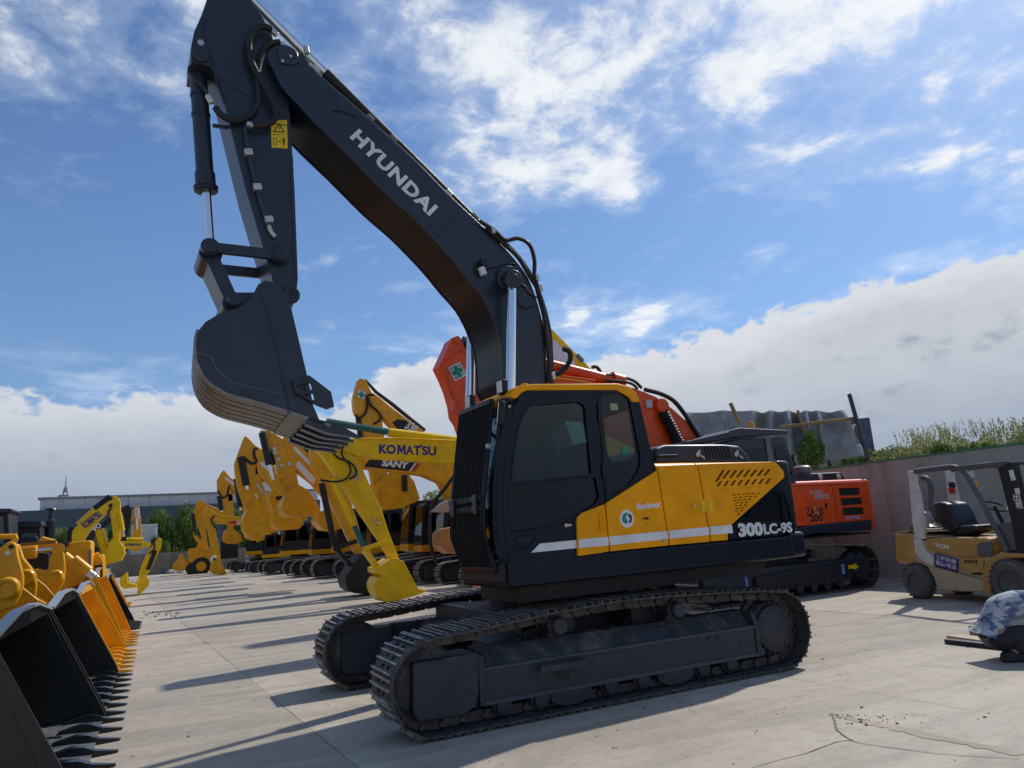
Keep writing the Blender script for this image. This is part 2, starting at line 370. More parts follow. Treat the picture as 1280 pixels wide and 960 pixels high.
def concrete_ground():
    m, t = newmat('yard_concrete'); P = t.n('ShaderNodeNewGeometry').outputs['Position']
    rnd = t.n('ShaderNodeObjectInfo').outputs['Random']
    big = t.noise(P, .22, 5, .6, .6); mid = t.noise(P, .9, 7, .65, .8); fine = t.noise(P, 14, 5, .7); grit = t.noise(P, 90, 3, .6)
    stv = t.n('ShaderNodeMapping', {'Vector': P, 'Rotation': (0, 0, R_(12)), 'Scale': (.22, 1.9, 1)}).outputs[0]
    streak = t.noise(stv, 1.0, 7, .65, .7)
    c = t.mix(t.ramp(mid, .28, .72), (.385, .330, .256), (.525, .455, .355))
    c = t.mix(t.ramp(big, .36, .64, b=.6), c, (.52, .458, .365))
    c = t.mix(t.ramp(streak, .40, .64, b=.52), c, (.24, .213, .178))
    c = t.mix(t.ramp(t.noise(P, .55, 6, .7, 1.2), .54, .70, b=.45), c, (.32, .255, .185))
    c = t.mix(t.ramp(t.noise(P, 2.6, 6, .72, .5), .60, .72, b=.6), c, (.17, .155, .135))
    c = t.mix(t.ramp(t.noise(P, 1.3, 8, .74, 1.6), .50, .66, b=.42), c, (.28, .245, .20))
    c = t.mix(t.ramp(t.noise(t.n('ShaderNodeVectorMath', {0: P, 1: (31, 7, 0)}, operation='ADD').outputs[0], .8, 7, .7, 1.0), .55, .68, b=.5), c, (.50, .46, .39))
    c = t.mix(t.ramp(t.noise(P, 6, 8, .75, .6), .48, .66, b=.38), c, (.27, .238, .195))
    c = t.mix(t.ramp(fine, .35, .75, b=.34), c, (.50, .45, .39))
    c = t.mix(t.ramp(t.noise(P, 5.5, 3, .5), .715, .735, b=.75), c, (.085, .078, .07))
    v = t.math('MULTIPLY_ADD', rnd, .24, .85)
    c = t.mix(1.0, c, t.n('ShaderNodeCombineColor', {0: v, 1: v, 2: v}).outputs[0], 'MULTIPLY')
    # hairline cracks that wander over the yard
    wv = t.n('ShaderNodeVectorMath', {0: P, 1: t.n('ShaderNodeVectorMath', {0: t.n('ShaderNodeTexNoise', {'Vector': P, 'Scale': .8, 'Detail': 5}).outputs[1], 1: (1.6, 1.6, 0)}, operation='MULTIPLY').outputs[0]}, operation='ADD').outputs[0]
    vo = t.n('ShaderNodeTexVoronoi', {'Vector': wv, 'Scale': .20}, feature='DISTANCE_TO_EDGE').outputs[0]
    crack = t.math('MULTIPLY', t.ramp(vo, .0045, .0, a=0, b=1), t.ramp(t.noise(P, .3, 2), .50, .62))
    c = t.mix(t.math('MULTIPLY', crack, .3), c, (.06, .055, .048))
    h = t.math('ADD', t.math('MULTIPLY', fine, .6), t.math('ADD', t.math('MULTIPLY', grit, .35), t.math('MULTIPLY', crack, -1.5)))
    bp = t.n('ShaderNodeBump', {'Height': h, 'Strength': .35, 'Distance': .012})
    return fin(m, t, **{'Base Color': c, 'Roughness': t.ramp(mid, .3, .7, a=.62, b=.85), 'Normal': bp.outputs[0], 'Specular IOR Level': .35})
M['ground'] = concrete_ground()
def wallmat(name, a, b):
    m, t = newmat(name); P = t.n('ShaderNodeNewGeometry').outputs['Position']
    st = t.n('ShaderNodeMapping', {'Vector': P, 'Scale': (1.6, 1.6, .16)}).outputs[0]
    c = t.mix(t.ramp(t.noise(P, .6, 6, .65, .4), .3, .7), a, b)
    c = t.mix(t.ramp(t.noise(st, 1.0, 6, .7), .46, .72, b=.65), c, tuple(x * .5 for x in a))
    c = t.mix(t.ramp(t.noise(P, 3.5, 5, .7), .56, .75, b=.45), c, tuple(min(1, x * 1.5) for x in b))
    bp = t.n('ShaderNodeBump', {'Height': t.noise(P, 12, 6, .7), 'Strength': .5, 'Distance': .03})
    return fin(m, t, **{'Base Color': c, 'Roughness': .85, 'Normal': bp.outputs[0]})
M['wall'] = wallmat('rendered_wall', (.27, .29, .25), (.375, .40, .35))
def leaf(name, a, b):
    m, t = newmat(name); rnd = t.n('ShaderNodeNewGeometry').outputs['Random Per Island']
    P = t.n('ShaderNodeNewGeometry').outputs['Position']
    c = t.mix(rnd, a, b); c = t.mix(t.ramp(t.noise(P, .6, 2), .4, .65, b=.55), c, tuple(x * .75 for x in b))
    df = t.n('ShaderNodeBsdfDiffuse', {'Color': c}); tl = t.n('ShaderNodeBsdfTranslucent', {'Color': c})
    t.n('ShaderNodeOutputMaterial', {0: t.n('ShaderNodeMixShader', {0: .35, 1: df, 2: tl})}); return m
M['leaf'] = leaf('tree_leaves', (.065, .115, .03), (.18, .26, .075))
M['leaf2'] = leaf('olive_leaves', (.17, .20, .07), (.42, .43, .19))
M['bark'] = flat('bark', (.10, .075, .05))
M['tarp'] = None
# ------------------------------------------------------------------ crawler tracks
def track_loop(xf, xr, rf, rr, zb, top):
    """closed path of the shoe plates, front idler at xf, sprocket at xr; top = [(x, z)] carrier line, front to rear"""
    pts = []
    for i in range(13): t = -math.pi / 2 - math.pi * .93 * i / 12; pts.append((xf + rf * math.cos(t), zb + rf + rf * math.sin(t)))
    pts += top
    for i in range(13): t = math.pi / 2 - math.pi * i / 12; pts.append((xr + rr * math.cos(t), zb + rr + rr * math.sin(t)))
    for i in range(1, 14): pts.append((xr + (xf - xr) * i / 14, zb))
    return pts
def walk(pts, n):                                          # n equally spaced stations with tangents on a closed path
    pts = [Vector((a, 0, b)) for a, b in pts]; pts.append(pts[0].copy()); L = [0]
    for a, b in zip(pts, pts[1:]): L.append(L[-1] + (b - a).length)
    out = []
    def at(s):
        s %= L[-1]
        for i in range(len(L) - 1):
            if L[i + 1] >= s: k = (s - L[i]) / max(1e-9, L[i + 1] - L[i]); return pts[i].lerp(pts[i + 1], k)
        return pts[-1]
    st = L[-1] / n
    for i in range(n):
        s = i * st; p = at(s); t = (at(s + st * .5) - at(s - st * .5)).normalized(); out.append((p, t))
    return out, st
def shoe_mesh(pitch, width):
    b = MB(); h = pitch * .49; w = width / 2
    b.bx(-h, h, -w, w, -.004, .012)                        # plate
    b.add([(-h, -w, -.004), (-h - .02, -w, -.020), (-h - .02, w, -.020), (-h, w, -.004), (-h, -w, .012), (-h - .02, -w, -.006), (-h - .02, w, -.006), (-h, w, .012)],
          [(0, 1, 2, 3), (4, 7, 6, 5), (1, 5, 6, 2), (0, 4, 5, 1), (3, 2, 6, 7)])
    for x, hh in ((-h * .78, .030), (h * .16, .026), (h * .92, .018)):
        b.add([(x - .012, -w, .011), (x + .012, -w, .011), (x + .008, -w, .011 + hh), (x - .008, -w, .011 + hh),
               (x - .012, w, .011), (x + .012, w, .011), (x + .008, w, .011 + hh), (x - .008, w, .011 + hh)],
              [(0, 1, 2, 3), (4, 7, 6, 5), (0, 4, 5, 1)])
        b.add([(x - .012, -w, .011), (x + .012, -w, .011), (x + .008, -w, .011 + hh), (x - .008, -w, .011 + hh), (x - .012, w, .011), (x + .012, w, .011), (x + .008, w, .011 + hh), (x - .008, w, .011 + hh)], [(1, 5, 6, 2)], 1)
        b.add([(x - .012, -w, .011), (x - .008, -w, .011 + hh), (x - .012, w, .011), (x - .008, w, .011 + hh)], [(0, 1, 3, 2)])
        b.add([(x + .008, -w, .0112 + hh), (x - .008, -w, .0112 + hh), (x + .008, w, .0112 + hh), (x - .008, w, .0112 + hh)], [(0, 1, 3, 2)], 1)
    for y in (-.085, .085):
        for x in (-h * .32, h * .58): b.cyl((x, y, .010), (x, y, .026), .016, n=6, mi=2)
    for y in (-.10, .10): b.bx(-h * .5, h * .1, y * .4 - .012, y * .4 + .012, .0121, .0128, mi=2)
    return b.mesh('track_shoe', [M['steel'], M['grouser'], M['black']])
def place_shoe(o, p, t, y, flip=False):
    n = Vector((-t.z, 0, t.x))                             # outward normal for a path running front-bottom -> over the top -> rear
    o.matrix_local = Matrix(((t.x, 0, n.x, p.x), (0, 1, 0, y), (t.z, 0, n.z, p.z), (0, 0, 0, 1)))
def chain_part(stations, pitch, parent):
    b = MB()
    for p, t in stations:
        n = Vector((-t.z, 0, t.x)); Mx = Matrix(((t.x, 0, n.x), (0, 1, 0), (t.z, 0, n.z)))
        for y in (-.085, .085):
            c = p - n * .055 + Vector((0, y, 0)); b.box(c, (pitch * .82, .036, .082), Mx)
            b.box(c - t * pitch * .5 + Vector((0, -math.copysign(.03, y), 0)), (pitch * .35, .03, .07), Mx)
        c = p - n * .055 - t * pitch * .5
        b.cyl(c + Vector((0, -.125, 0)), c + Vector((0, .125, 0)), .028, n=8)
    o = b.build('track_chain', M['steel'], parent); o['kind'] = 'stuff'; return o

M['flange'] = paint('toplit_worn_flange_paint', (.055, .065, .080), .45, .35, .0, .3, 3, scr=.6)  # lighter base puts top-lit edges into the colour; wear and scratches over it
F0 = Fr(0, 0, 0)                                           # undercarriage frame of the near machine
PSI = R_(3); H = Fr(0, 0, PSI)                             # its upper body, slewed a little
ex = thing('excavator', 'big black and amber crawler excavator with white lettering on its raised black boom', 'excavator')

TOP = [(-2.13, .80), (-1.9, .822), (-1.6, .838), (-1.28, .868), (-.95, .895), (-.62, .912), (-.23, .930), (.1, .932), (.5, .922), (.9, .905), (1.3, .885), (1.64, .864), (1.9, .842), (2.0, .825)]
LOOP = track_loop(-2.03, 2.03, .385, .395, .038, TOP)
SHOE_N = 52
ST, PITCH_M = walk(LOOP, SHOE_N)
SHOE = shoe_mesh(PITCH_M, .60)
def near_track(yc, s):                                     # s = -1: outer side towards -Y
    tr = link('crawler_track', None, ex); tr.location = (0, yc, 0)
    for p, t in ST:
        o = link('track_shoe', SHOE, tr); place_shoe(o, p, t, 0)
    chain_part(ST, PITCH_M, tr)
    # side frame: box beam with a sloping dust-catching top, upper and lower flanges
    yo = s * .20; yi = -s * .10
    b = MB()
    b.prismx([(yo, .49), (yo, .20), (yi, .20), (yi, .66), (yo * .25, .66)], -1.56, 1.72)
    fr = b.build('track_frame', M['under'], tr, .008); b = MB()
    b.prismx([(yo + s * .012, .505), (yo + s * .012, .475), (yo - s * .05, .475), (yo - s * .05, .515)], -1.565, 1.725)
    b.prismx([(yo + s * .016, .225), (yo + s * .016, .185), (yo - s * .05, .185), (yo - s * .05, .225)], -1.57, 1.78)
    b.build('frame_flange', M['flange'], tr, .006)
    # far edge plate at the rear end of the beam
    MB().prism([(1.70, .18), (1.80, .18), (1.80, .25), (1.76, .27), (1.75, .55), (1.71, .64), (1.66, .66), (1.66, .62), (1.70, .5)], yi, yo + s * .02).build('end_plate', M['under'], tr, .006)
    MB().prism(smooth2([(-2.205, .63), (-2.215, .22), (-2.17, .155), (-1.75, .14), (-1.63, .20), (-1.60, .30), (-1.575, .60)], 1) + [(-1.59, .638)], s * -.17, s * .215).build('idler_cover', M['under'], tr, .02, 3)
    MB().prismx([(s * .225, .60), (s * .225, .20), (s * .12, .16), (s * .12, .64)], -1.60, -1.545).build('cover_flange', M['under'], tr, .006)
    b = MB(); b.bx(-1.02, -.50, yo + s * .012, yo + s * .095, .440, .452); b.bx(-1.02, -.50, yo + s * .087, yo + s * .099, .395, .4515)
    for i in range(14): x = -1.0 + i * .037; b.bx(x, x + .016, yo + s * .084, yo + s * .102, .4512, .466)
    b.build('foot_step', M['under'], tr, .002)
    MB().prism([(-.82, .38), (-.66, .38), (-.66, .32), (-.70, .29), (-.78, .29), (-.82, .32)], yo + s * .0002, yo + s * .003).build('beam_slot', M['black'], tr)
    # front idler, drive sprocket with final drive, rollers, guards
    MB().lathe((-2.03, -.09, .423), (0, 1, 0), [(.06, -.05), (.30, -.02), (.325, .0), (.325, .18), (.30, .20), (.06, .23)], 28).build('front_idler', M['steel'], tr)
    b = MB(); b.lathe((2.02, 0, .433), (0, s, 0), [(.30, -.11), (.31, -.05), (.31, .05), (.29, .10), (.285, .12), (.26, .13), (.255, .19), (.235, .20), (.225, .205)], 32)
    for i in range(12): a = 2 * math.pi * i / 12; b.cyl((2.02 + .205 * math.cos(a), s * .195, .433 + .205 * math.sin(a)), (2.02 + .205 * math.cos(a), s * .218, .433 + .205 * math.sin(a)), .013, n=6)
    b.build('final_drive', M['under'], tr, .006)
    for x in (-1.2, -.35, .1, .95, 1.5): MB().bx(x, x + .012, min(yo, yo + s * .004), max(yo, yo + s * .004), .226, .474).build('weld_seam', M['flange'], tr)
    for x in (1.05, 1.18): MB().cyl((x, yo, .44), (x, yo + s * .01, .44), .018, n=10).build('bolt', M['black'], tr)
    b = MB()
    for i in range(21):
        a = 2 * math.pi * i / 21; c = Vector((2.02 + .335 * math.cos(a), 0, .433 + .335 * math.sin(a)))
        b.box(c, (.055, .05, .07), Matrix.Rotation(-a, 3, 'Y'))
    b.lathe((2.02, -.03, .433), (0, 1, 0), [(.30, 0), (.335, .005), (.335, .055), (.30, .06)], 30)
    for i in range(20): a = 2 * math.pi * i / 20; b.cyl((2.02 + .272 * math.cos(a), s * .10, .433 + .272 * math.sin(a)), (2.02 + .272 * math.cos(a), s * .145, .433 + .272 * math.sin(a)), .014, n=6)
    b.build('sprocket', M['steel'], tr)
    for x, z in ((-.73, .768), (.70, .768)):
        b = MB(); b.lathe((x, -.17, z), (0, 1, 0), [(.03, -.06), (.07, -.055), (.08, -.04), (.08, .02), (.095, .03), (.095, .05), (.075, .06), (.075, .28), (.095, .29), (.095, .32), (.08, .33), (.08, .39), (.03, .40)], 18)
        b.bx(x - .05, x + .05, -.04, .04, .60, .70); b.build('carrier_roller', M['under'], tr)
    for i in range(8):
        x = -1.35 + i * .385; b = MB()
        b.lathe((x, -.17, .152), (0, 1, 0), [(.03, -.03), (.075, -.02), (.075, .02), (.10, .03), (.10, .06), (.078, .07), (.078, .27), (.10, .28), (.10, .31), (.075, .32), (.075, .36), (.03, .37)], 16)
        b.build('track_roller', M['under'], tr)
    for x in (-.66, .58):
        for ya, yb in ((yo - s * .04, yo - s * .005), (-yo + s * .005, -yo + s * .04)):
            MB().prism([(x - .25, .235), (x - .20, .10), (x - .08, .055), (x + .10, .055), (x + .23, .105), (x + .24, .235)], ya, yb).build('track_guard', M['under'], tr, .008)
    b = MB()
    for i in range(30):
        x = random.uniform(-1.3, 1.6); y = random.uniform(-.02, .09) * -s; r = random.uniform(.008, .02)
        b.box((x, y, .66 + r * .3), (r * 2, r * 1.6, r), Matrix.Rotation(random.uniform(0, 3), 3, 'Z'))
    o = b.build('dried_mud', M['fitting'] if False else M['steel'], tr); o['kind'] = 'stuff'
    return tr
near_track(-1.3, -1); near_track(1.3, 1)
# carbody between the tracks
b = MB(); b.prismz([(-1.0, -1.2), (-.55, -.75), (.55, -.75), (1.0, -1.2), (1.0, 1.2), (.55, .75), (-.55, .75), (-1.0, 1.2)], .50, .86)
for sx in (-1, 1):
    for sy in (-1, 1):
        b.prism([(sx * .35, .55), (sx * 1.25, .50), (sx * 1.25, .63), (sx * .35, .87)], sy * .55, sy * 1.15)
b.build('carbody', M['under'], ex, .015)
MB().cyl((0, 0, .84), (0, 0, 1.20), .72, n=40).build('slewing_ring', M['black'], ex, .01)

up = link('upper_structure', None, ex); up.rotation_euler = (0, 0, PSI)
YS = -1.49
# deck skirt
b = MB()
sk = H.poly([(640, 712), (726, 696), (860, 676), (990, 668)], YS)
b.prismz([(-1.33, -1.46), (2.53, -1.49), (2.53, 1.46), (.12, 1.46), (.06, .46), (-.82, .40), (-.86, -.40), (-1.33, -.44)], 1.16, 1.425)
b.build('deck', M['gloss'], up, .035, 3)
MB().prismz([(-1.1, -1.25), (2.3, -1.25), (2.3, 1.25), (.3, 1.25), (-.6, .2), (-1.1, -.4)], 1.0, 1.157).build('deck_underside', M['black'], up)
# core of the house, panels stand proud of it
b = MB(); b.bx(.70, 2.46, -1.44, 1.42, 1.427, 2.24); b.bx(.14, .699, .40, 1.42, 1.427, 2.05)
b.build('house_core', M['black'], up, .01)
def HP(pts, y=YS): return H.poly(pts, y)
def round_corner(pts, r=.03, seg=3):
    out = []; n = len(pts)
    for i in range(n):
        a, p, c = Vector(pts[i - 1]), Vector(pts[i]), Vector(pts[(i + 1) % n])
        d1 = (a - p); d2 = (c - p); rr = min(r, d1.length * .45, d2.length * .45)
        p1 = p + d1.normalized() * rr; p2 = p + d2.normalized() * rr
        for k in range(seg + 1): t = k / seg; q = p1 * (1 - t) ** 2 + p * 2 * t * (1 - t) + p2 * t * t; out.append((q.x, q.y))
    return out
PT = .028                                                  # panel thickness
yA, yB = YS - .0, YS + PT
am = M['amber']
def pnl(name, pts, holes=(), m=am, y0=YS, y1=YS + PT, r=.012):
    return plate(name, round_corner(HP(pts), r), holes, y0, y1, m, up)
front = pnl('side_panel', [(721.5, 647.5), (727, 641.5), (755.6, 630.2), (761, 689.3), (723, 695)])
midp = pnl('side_door', [(757.4, 629.4), (821.3, 588.2), (836, 681.6), (762.8, 689.1)])
d3 = pnl('side_door', [(822.6, 587), (821.5, 583.2), (871.4, 580.3), (887.8, 677), (837.6, 681.5)])
def slot(p0, p1, w):                                       # slanted opening between two pixels, w pixels wide
    return round_corner(HP([(p0[0] - w / 2, p0[1]), (p0[0] + w / 2, p0[1]), (p1[0] + w / 2, p1[1]), (p1[0] - w / 2, p1[1])]), .012, 2)
def q8(x, y): return (840 + x / 5.647, 550 + y / 5.647)
slots = []
for i in range(8):
    xt = 372 + i * 47.5; yt = 201 - i * 2.0; lo = 275 - i * 3.2; xb = xt - 58 + i * 1.2
    if i == 0: slots.append(slot(q8(312, 298), q8(xt, yt), 3.6))
    else: slots.append(slot(q8(xb, lo), q8(xt, yt), 3.6))
for i in range(8):
    xt = 350 + i * 49; yt = 289 - i * 2.6; xb = xt - 28; slots.append(slot(q8(xb, yt + 40), q8(xt, yt), 3.5))
meshh = []
for r in range(9):
    y = 386 + r * 19.2; nn = 6 - int(r * .56)
    for c in range(nn):
        x = 428 + (r % 2) * 12 + c * 34 + r * 3; xr = x + 22; yy = y - (c * 2.2)
        if x > 604 - r * 20: continue
        a, bb = q8(x, yy - 3), q8(xr, yy - 4); c2, dd2 = q8(xr, yy + 4), q8(x, yy + 5)
        meshh.append(HP([a, bb, c2, dd2]))
d4 = pnl('engine_door', [(873, 580.2), (969.5, 577.5), (979.5, 589), (980.2, 597), (914, 656), (909, 661), (910, 674.8), (889.4, 676.6)], slots + meshh)
# dark louvre triangle with its own small openings
lv = []
for r in range(17):
    y = 352 + r * 13.5
    for c in range(16):
        x = 690 - r * 13 + c * 27 + (r % 2) * 13
        if x < 652 - (r - 2) * 15 or x > 792 + r * 1.2: continue
        lv.append(HP([q8(x, y - 2.2), q8(x + 17, y - 2.8), q8(x + 17, y + 2.4), q8(x, y + 3)]))
pnl('louvre_panel', [(981.2, 598.4), (911.5, 661.3), (911.8, 674.6), (993.6, 667.6), (983.5, 598.2)], lv, M['gloss'])
# rounded shoulder from the side doors to the hood, amber and split like the doors
b = MB()
def shoulder(x0, x1, name, m):
    pr = []
    zt = 2.315
    for i in range(7): a = math.pi / 2 * i / 6; pr.append((YS + .10 - .10 * math.cos(a), zt - .10 + .10 * math.sin(a)))
    pr += [(YS + .55, zt), (YS + .55, zt - .03), (YS + .11, zt - .03), (YS + .03, zt - .10)]
    return MB().prismx(pr, x0, x1).build(name, m, up)
xs = [HP([(px, 581)])[0][0] for px in (821.5, 871.6, 873.1, 969.5)]
for o in (d3, d4): pass
shoulder(xs[0], xs[1], 'top_cover', am); shoulder(xs[2], xs[3] + .01, 'top_cover', am)
MB().bx(xs[0], xs[3] + .01, -.93, 1.35, 2.25, 2.312).build('hood_deck', M['navy'], up, .01)
# counterweight: rounded rear block in plan
def cw(z0, z1, grow, name):
    pts = []
    x0 = 2.49; xs_ = 2.66 + grow
    pts.append((x0, -1.485 - grow * .5))
    for i in range(7): a = math.pi / 2 * i / 6; pts.append((xs_ + .16 * math.sin(a) + .0, -1.485 - grow * .5 + .16 * (1 - math.cos(a))))
    n = 9
    for i in range(1, n): y = -1.325 + 2.65 * i / n; pts.append((2.82 + grow + .30 * (1 - (y / 1.33) ** 2), y))
    for i in range(7): a = math.pi / 2 * (6 - i) / 6; pts.append((xs_ + .16 * math.sin(a), 1.485 + grow * .5 - .16 * (1 - math.cos(a))))
    pts.append((x0, 1.485 + grow * .5))
    return MB().prismz(pts, z0, z1).build(name, M['gloss'], up, .05, 4)
cw(1.462, 2.325, -.03, 'counterweight'); cw(1.165, 1.459, .03, 'counterweight_base')
# engine hood and its latches, louvres
hoodp = HP([(820, 580), (819, 560), (832, 555.5), (905, 555), (925, 557), (934, 566), (941, 580)], -.95)
hood = MB().prism(hoodp, -.95, .95).build('engine_hood', M['navy'], up, .045, 4)
for i in range(8):
    a = H.P(880.5 + i * 4.1, 557.5, -.95); c = H.P(884.5 + i * 4.1, 573.5, -.95)
    MB().bar(a + Vector((0, -.004, 0)), c + Vector((0, -.004, 0)), .012, .02).build('hood_louvre', M['black'], hood)
for px in (872, 920):
    p = H.P(px, 568, -.955); b = MB()
    b.lathe(p, (0, -1, 0), [(.034, -.01), (.034, .012), (.015, .02)], 10); b.box(p + Vector((.015, -.012, .035)), (.035, .015, .03)); b.box(p + Vector((.06, -.02, -.035)), (.07, .014, .018), Matrix.Rotation(.5, 3, 'Y'))
    b.build('hood_latch', M['fitting'], hood)
# grab handle on the hood front
p = HP([(822, 572), (848, 570)], -1.0)
MB().tube([(p[0][0], -.94, p[0][1]), (p[0][0] + .02, -1.0, p[0][1] + .02), (p[1][0] - .02, -1.0, p[1][1] + .01), (p[1][0], -.94, p[1][1])], .012).build('hood_handle', M['black'], up)
# door latches, hinge, panel pressed lines, markings
for px, py in ((867.5, 632.5), (899, 631)):
    p = H.P(px, py, YS); b = MB(); b.box(p + Vector((0, -.003, 0)), (.10, .010, .085)); b.build('latch_plate', am, up, .006)
    b = MB(); b.bx(p.x - .03, p.x + .045, p.y - .011, p.y - .0085, p.z - .034, p.z + .034); b.cyl(p + Vector((.0, -.008, 0)), p + Vector((.0, -.018, 0)), .014, n=12, mi=1)
    b.build('latch', [am, M['fitting']], up)
p = H.P(751, 652, YS); b = MB(); b.bx(p.x - .022, p.x + .022, YS - .014, YS - .001, p.z - .09, p.z + .09); b.cyl((p.x + .022, YS - .012, p.z - .09), (p.x + .022, YS - .012, p.z + .09), .014, n=10); b.build('door_hinge', am, up, .004)
def strip(name, pts, m, y0, y1): return plate(name, HP(pts, (y0 + y1) / 2), [], y0, y1, m, up)
strip('white_stripe', [(723.5, 674.2), (760.3, 670.9), (761.2, 681.7), (723.6, 685.2)], M['white'], YS - .003, YS - .0005)
strip('white_stripe', [(761.8, 670.7), (834.2, 663.6), (835.4, 673.6), (762.7, 681.5)], M['white'], YS - .003, YS - .0005)
strip('white_stripe', [(836.6, 663.3), (885.8, 658.6), (887, 668.7), (837.4, 673.3)], M['white'], YS - .003, YS - .0005)
strip('white_stripe', [(888.2, 658.3), (914.6, 656.0), (916.4, 666.3), (888.9, 668.5)], M['white'], YS - .003, YS - .0005)
# small pressed ridge lines along the doors
for a, c in (((798, 620), (829, 618)), ((829.5, 617.4), (878, 614)), ((880, 613.6), (953, 609))):
    MB().bar(H.P(*a, YS - .002), H.P(*c, YS - .002), .008, .012).build('pressed_ridge', am, up, .002)
p = H.P(807.5, 648, YS)
b = MB(); b.cyl(p + Vector((0, -.004, 0)), p, .05, n=24); b.bx(p.x - .032, p.x + .032, p.y - .007, p.y - .002, p.z - .012, p.z + .012, mi=1)
for a in range(4): b.cyl((p.x + .052 * math.cos(a * 1.57), YS - .004, p.z + .052 * math.sin(a * 1.57)), (p.x + .052 * math.cos(a * 1.57), YS, p.z + .052 * math.sin(a * 1.57)), .006, n=8, mi=1)
b.build('filler_cover', [am, M['black']], up)
p = H.P(830, 676.5, YS); MB().cyl(p + Vector((0, -.02, 0)), p, .013, n=10).build('door_lock', M['fitting'], up)
text('model_lettering', 'Robex', H.P(796.5, 637.3, YS - .001), H.P(826.5, 633.6, YS - .001), .065, M['white'], up, bold=.035)
text('model_lettering', '300', H.P(924, 671.5, YS - .001), H.P(954.5, 669.2, YS - .001), .155, M['white'], up, bold=.055)
text('model_lettering', 'LC-9S', H.P(955.5, 668.5, YS - .001), H.P(991, 665.6, YS - .001), .125, M['white'], up, bold=.04)
# round emblem
p = H.P(783.5, 648.3, YS); b = MB()
b.cyl(p + Vector((0, -.003, 0)), p, .092, n=36); b.build('round_emblem', M['white'], up)
def disc_poly(name, pts, m): plate(name, [(p.x + a * .085, p.z + c * .085) for a, c in pts], [], YS - .0055, YS - .0032, m, up)
disc_poly('emblem_mark', [(-.75, .1), (-.55, .5), (-.1, .72), (.3, .68), (.05, .45), (-.2, .2), (-.05, -.05), (.1, -.45), (-.2, -.62), (-.55, -.5), (-.75, -.2)], M['tealp'])
disc_poly('emblem_mark', [(.15, .45), (.5, .55), (.75, .2), (.72, -.2), (.45, -.55), (.2, -.5), (.35, -.2), (.5, .0), (.3, .2)], M['blackp'])
text('emblem_lettering', 'TAIHE MACHINERY', p + Vector((-.055, -.0035, .062)), p + Vector((.055, -.0035, .062)), .013, M['blackp'], up) if False else None
# yellow caution labels beside the latches
for px, py in ((879, 632), (888.5, 631.4)):
    p = H.P(px, py, YS); b = MB(); b.bx(p.x - .026, p.x + .026, YS - .0035, YS - .0005, p.z - .075, p.z + .065); b.build('caution_label', M['yellowp'], up)
# ------------------------------------------------------------------ cab
cab = link('cab', None, up)
YC = -1.46; YCF = -.46
def CP_(pts, y=YC): return H.poly(pts, y)
def q4(x, y): return (540 + x / 3.2, 440 + y / 3.2)
nv = M['gloss']
door_out = CP_([(648.5, 497), (651, 492), (659, 488.3), (744.5, 487.3), (746.2, 490), (756, 628.5), (727, 640.5), (721, 645.5), (721.5, 652), (723, 695.5), (638.3, 704.3), (632, 680), (629.5, 659), (629.3, 596), (634, 543), (641, 515)])
win = round_corner(CP_([(639.2, 603.8), (641.5, 574), (648, 534), (655.5, 514), (665, 505.6), (724, 501.2), (732, 507), (740.2, 587), (739.5, 593.5)]), .05, 4)
low = round_corner(CP_([(635.6, 612.8), (745.4, 595.8), (750, 622), (744, 631.5), (723, 644.5), (690, 655), (640.4, 662.8)]), .04, 4)
door = plate('door', round_corner(door_out, .03), [win, low], YC, YC + .05, nv, cab)
def inset_glass(name, outl, y0, m): return plate(name, outl, [], y0, y0 + .006, m, cab)
inset_glass('window_pane', win, YC + .022, M['glass']); inset_glass('window_pane', low, YC + .022, M['darkglass'])
# raised frame lines round the openings
def rim(outl, y, r, parent, m, name='window_seal'):
    pts = [Vector((x, y, z)) for x, z in outl]; pts.append(pts[0].copy()); return MB().tube(pts, r, 6).build(name, m, parent)
rim(win, YC - .001, .011, cab, M['black']); rim(low, YC - .001, .009, cab, M['black'])
rear_out = CP_([(746.4, 487.4), (771, 488), (785, 496.5), (790, 503), (799.3, 502.6), (806, 530), (819.6, 586.5), (820.2, 588), (757.6, 628)])
qwin = round_corner(CP_([(751.5, 493), (777, 491.5), (786.5, 498.5), (793, 530), (801, 573), (799, 587), (786.5, 606), (761.5, 621.5), (755, 560)]), .06, 5)
rp = plate('quarter_panel', round_corner(rear_out, .012), [qwin], YC, YC + .05, nv, cab)
qin = round_corner(CP_([(755.2, 522.5), (787, 512.2), (796.2, 569), (789, 573.5), (766.5, 577.8), (760.5, 566)]), .03, 3)
plate('quarter_window', qwin, [qin], YC + .018, YC + .026, M['darkglass'], cab)
inset_glass('window_pane', qin, YC + .020, M['glass'])
p = H.P(767.5, 508.5, YC + .016); MB().box(p, (.10, .003, .075)).build('window_label', M['green'] if False else flat('pale_green_label', (.25, .36, .16)), cab)
p = H.P(781, 563, YC + .016); MB().box(p, (.075, .003, .085)).build('window_label', M['green'], cab)
# hinge post and door seam hardware
for a, c in (((748.5, 503), (749.5, 528)), ((753.5, 578), (755, 598))):
    MB().cyl(H.P(*a, YC - .012), H.P(*c, YC - .012), .016, n=10).build('door_hinge', M['black'], cab)
p = H.P(710, 656.5, YC - .004); b = MB(); b.box(p, (.075, .014, .02)); b.cyl(p + Vector((-.03, -.012, 0)), p + Vector((-.03, 0, 0)), .018, n=10); b.build('door_lock', M['fitting'], cab)
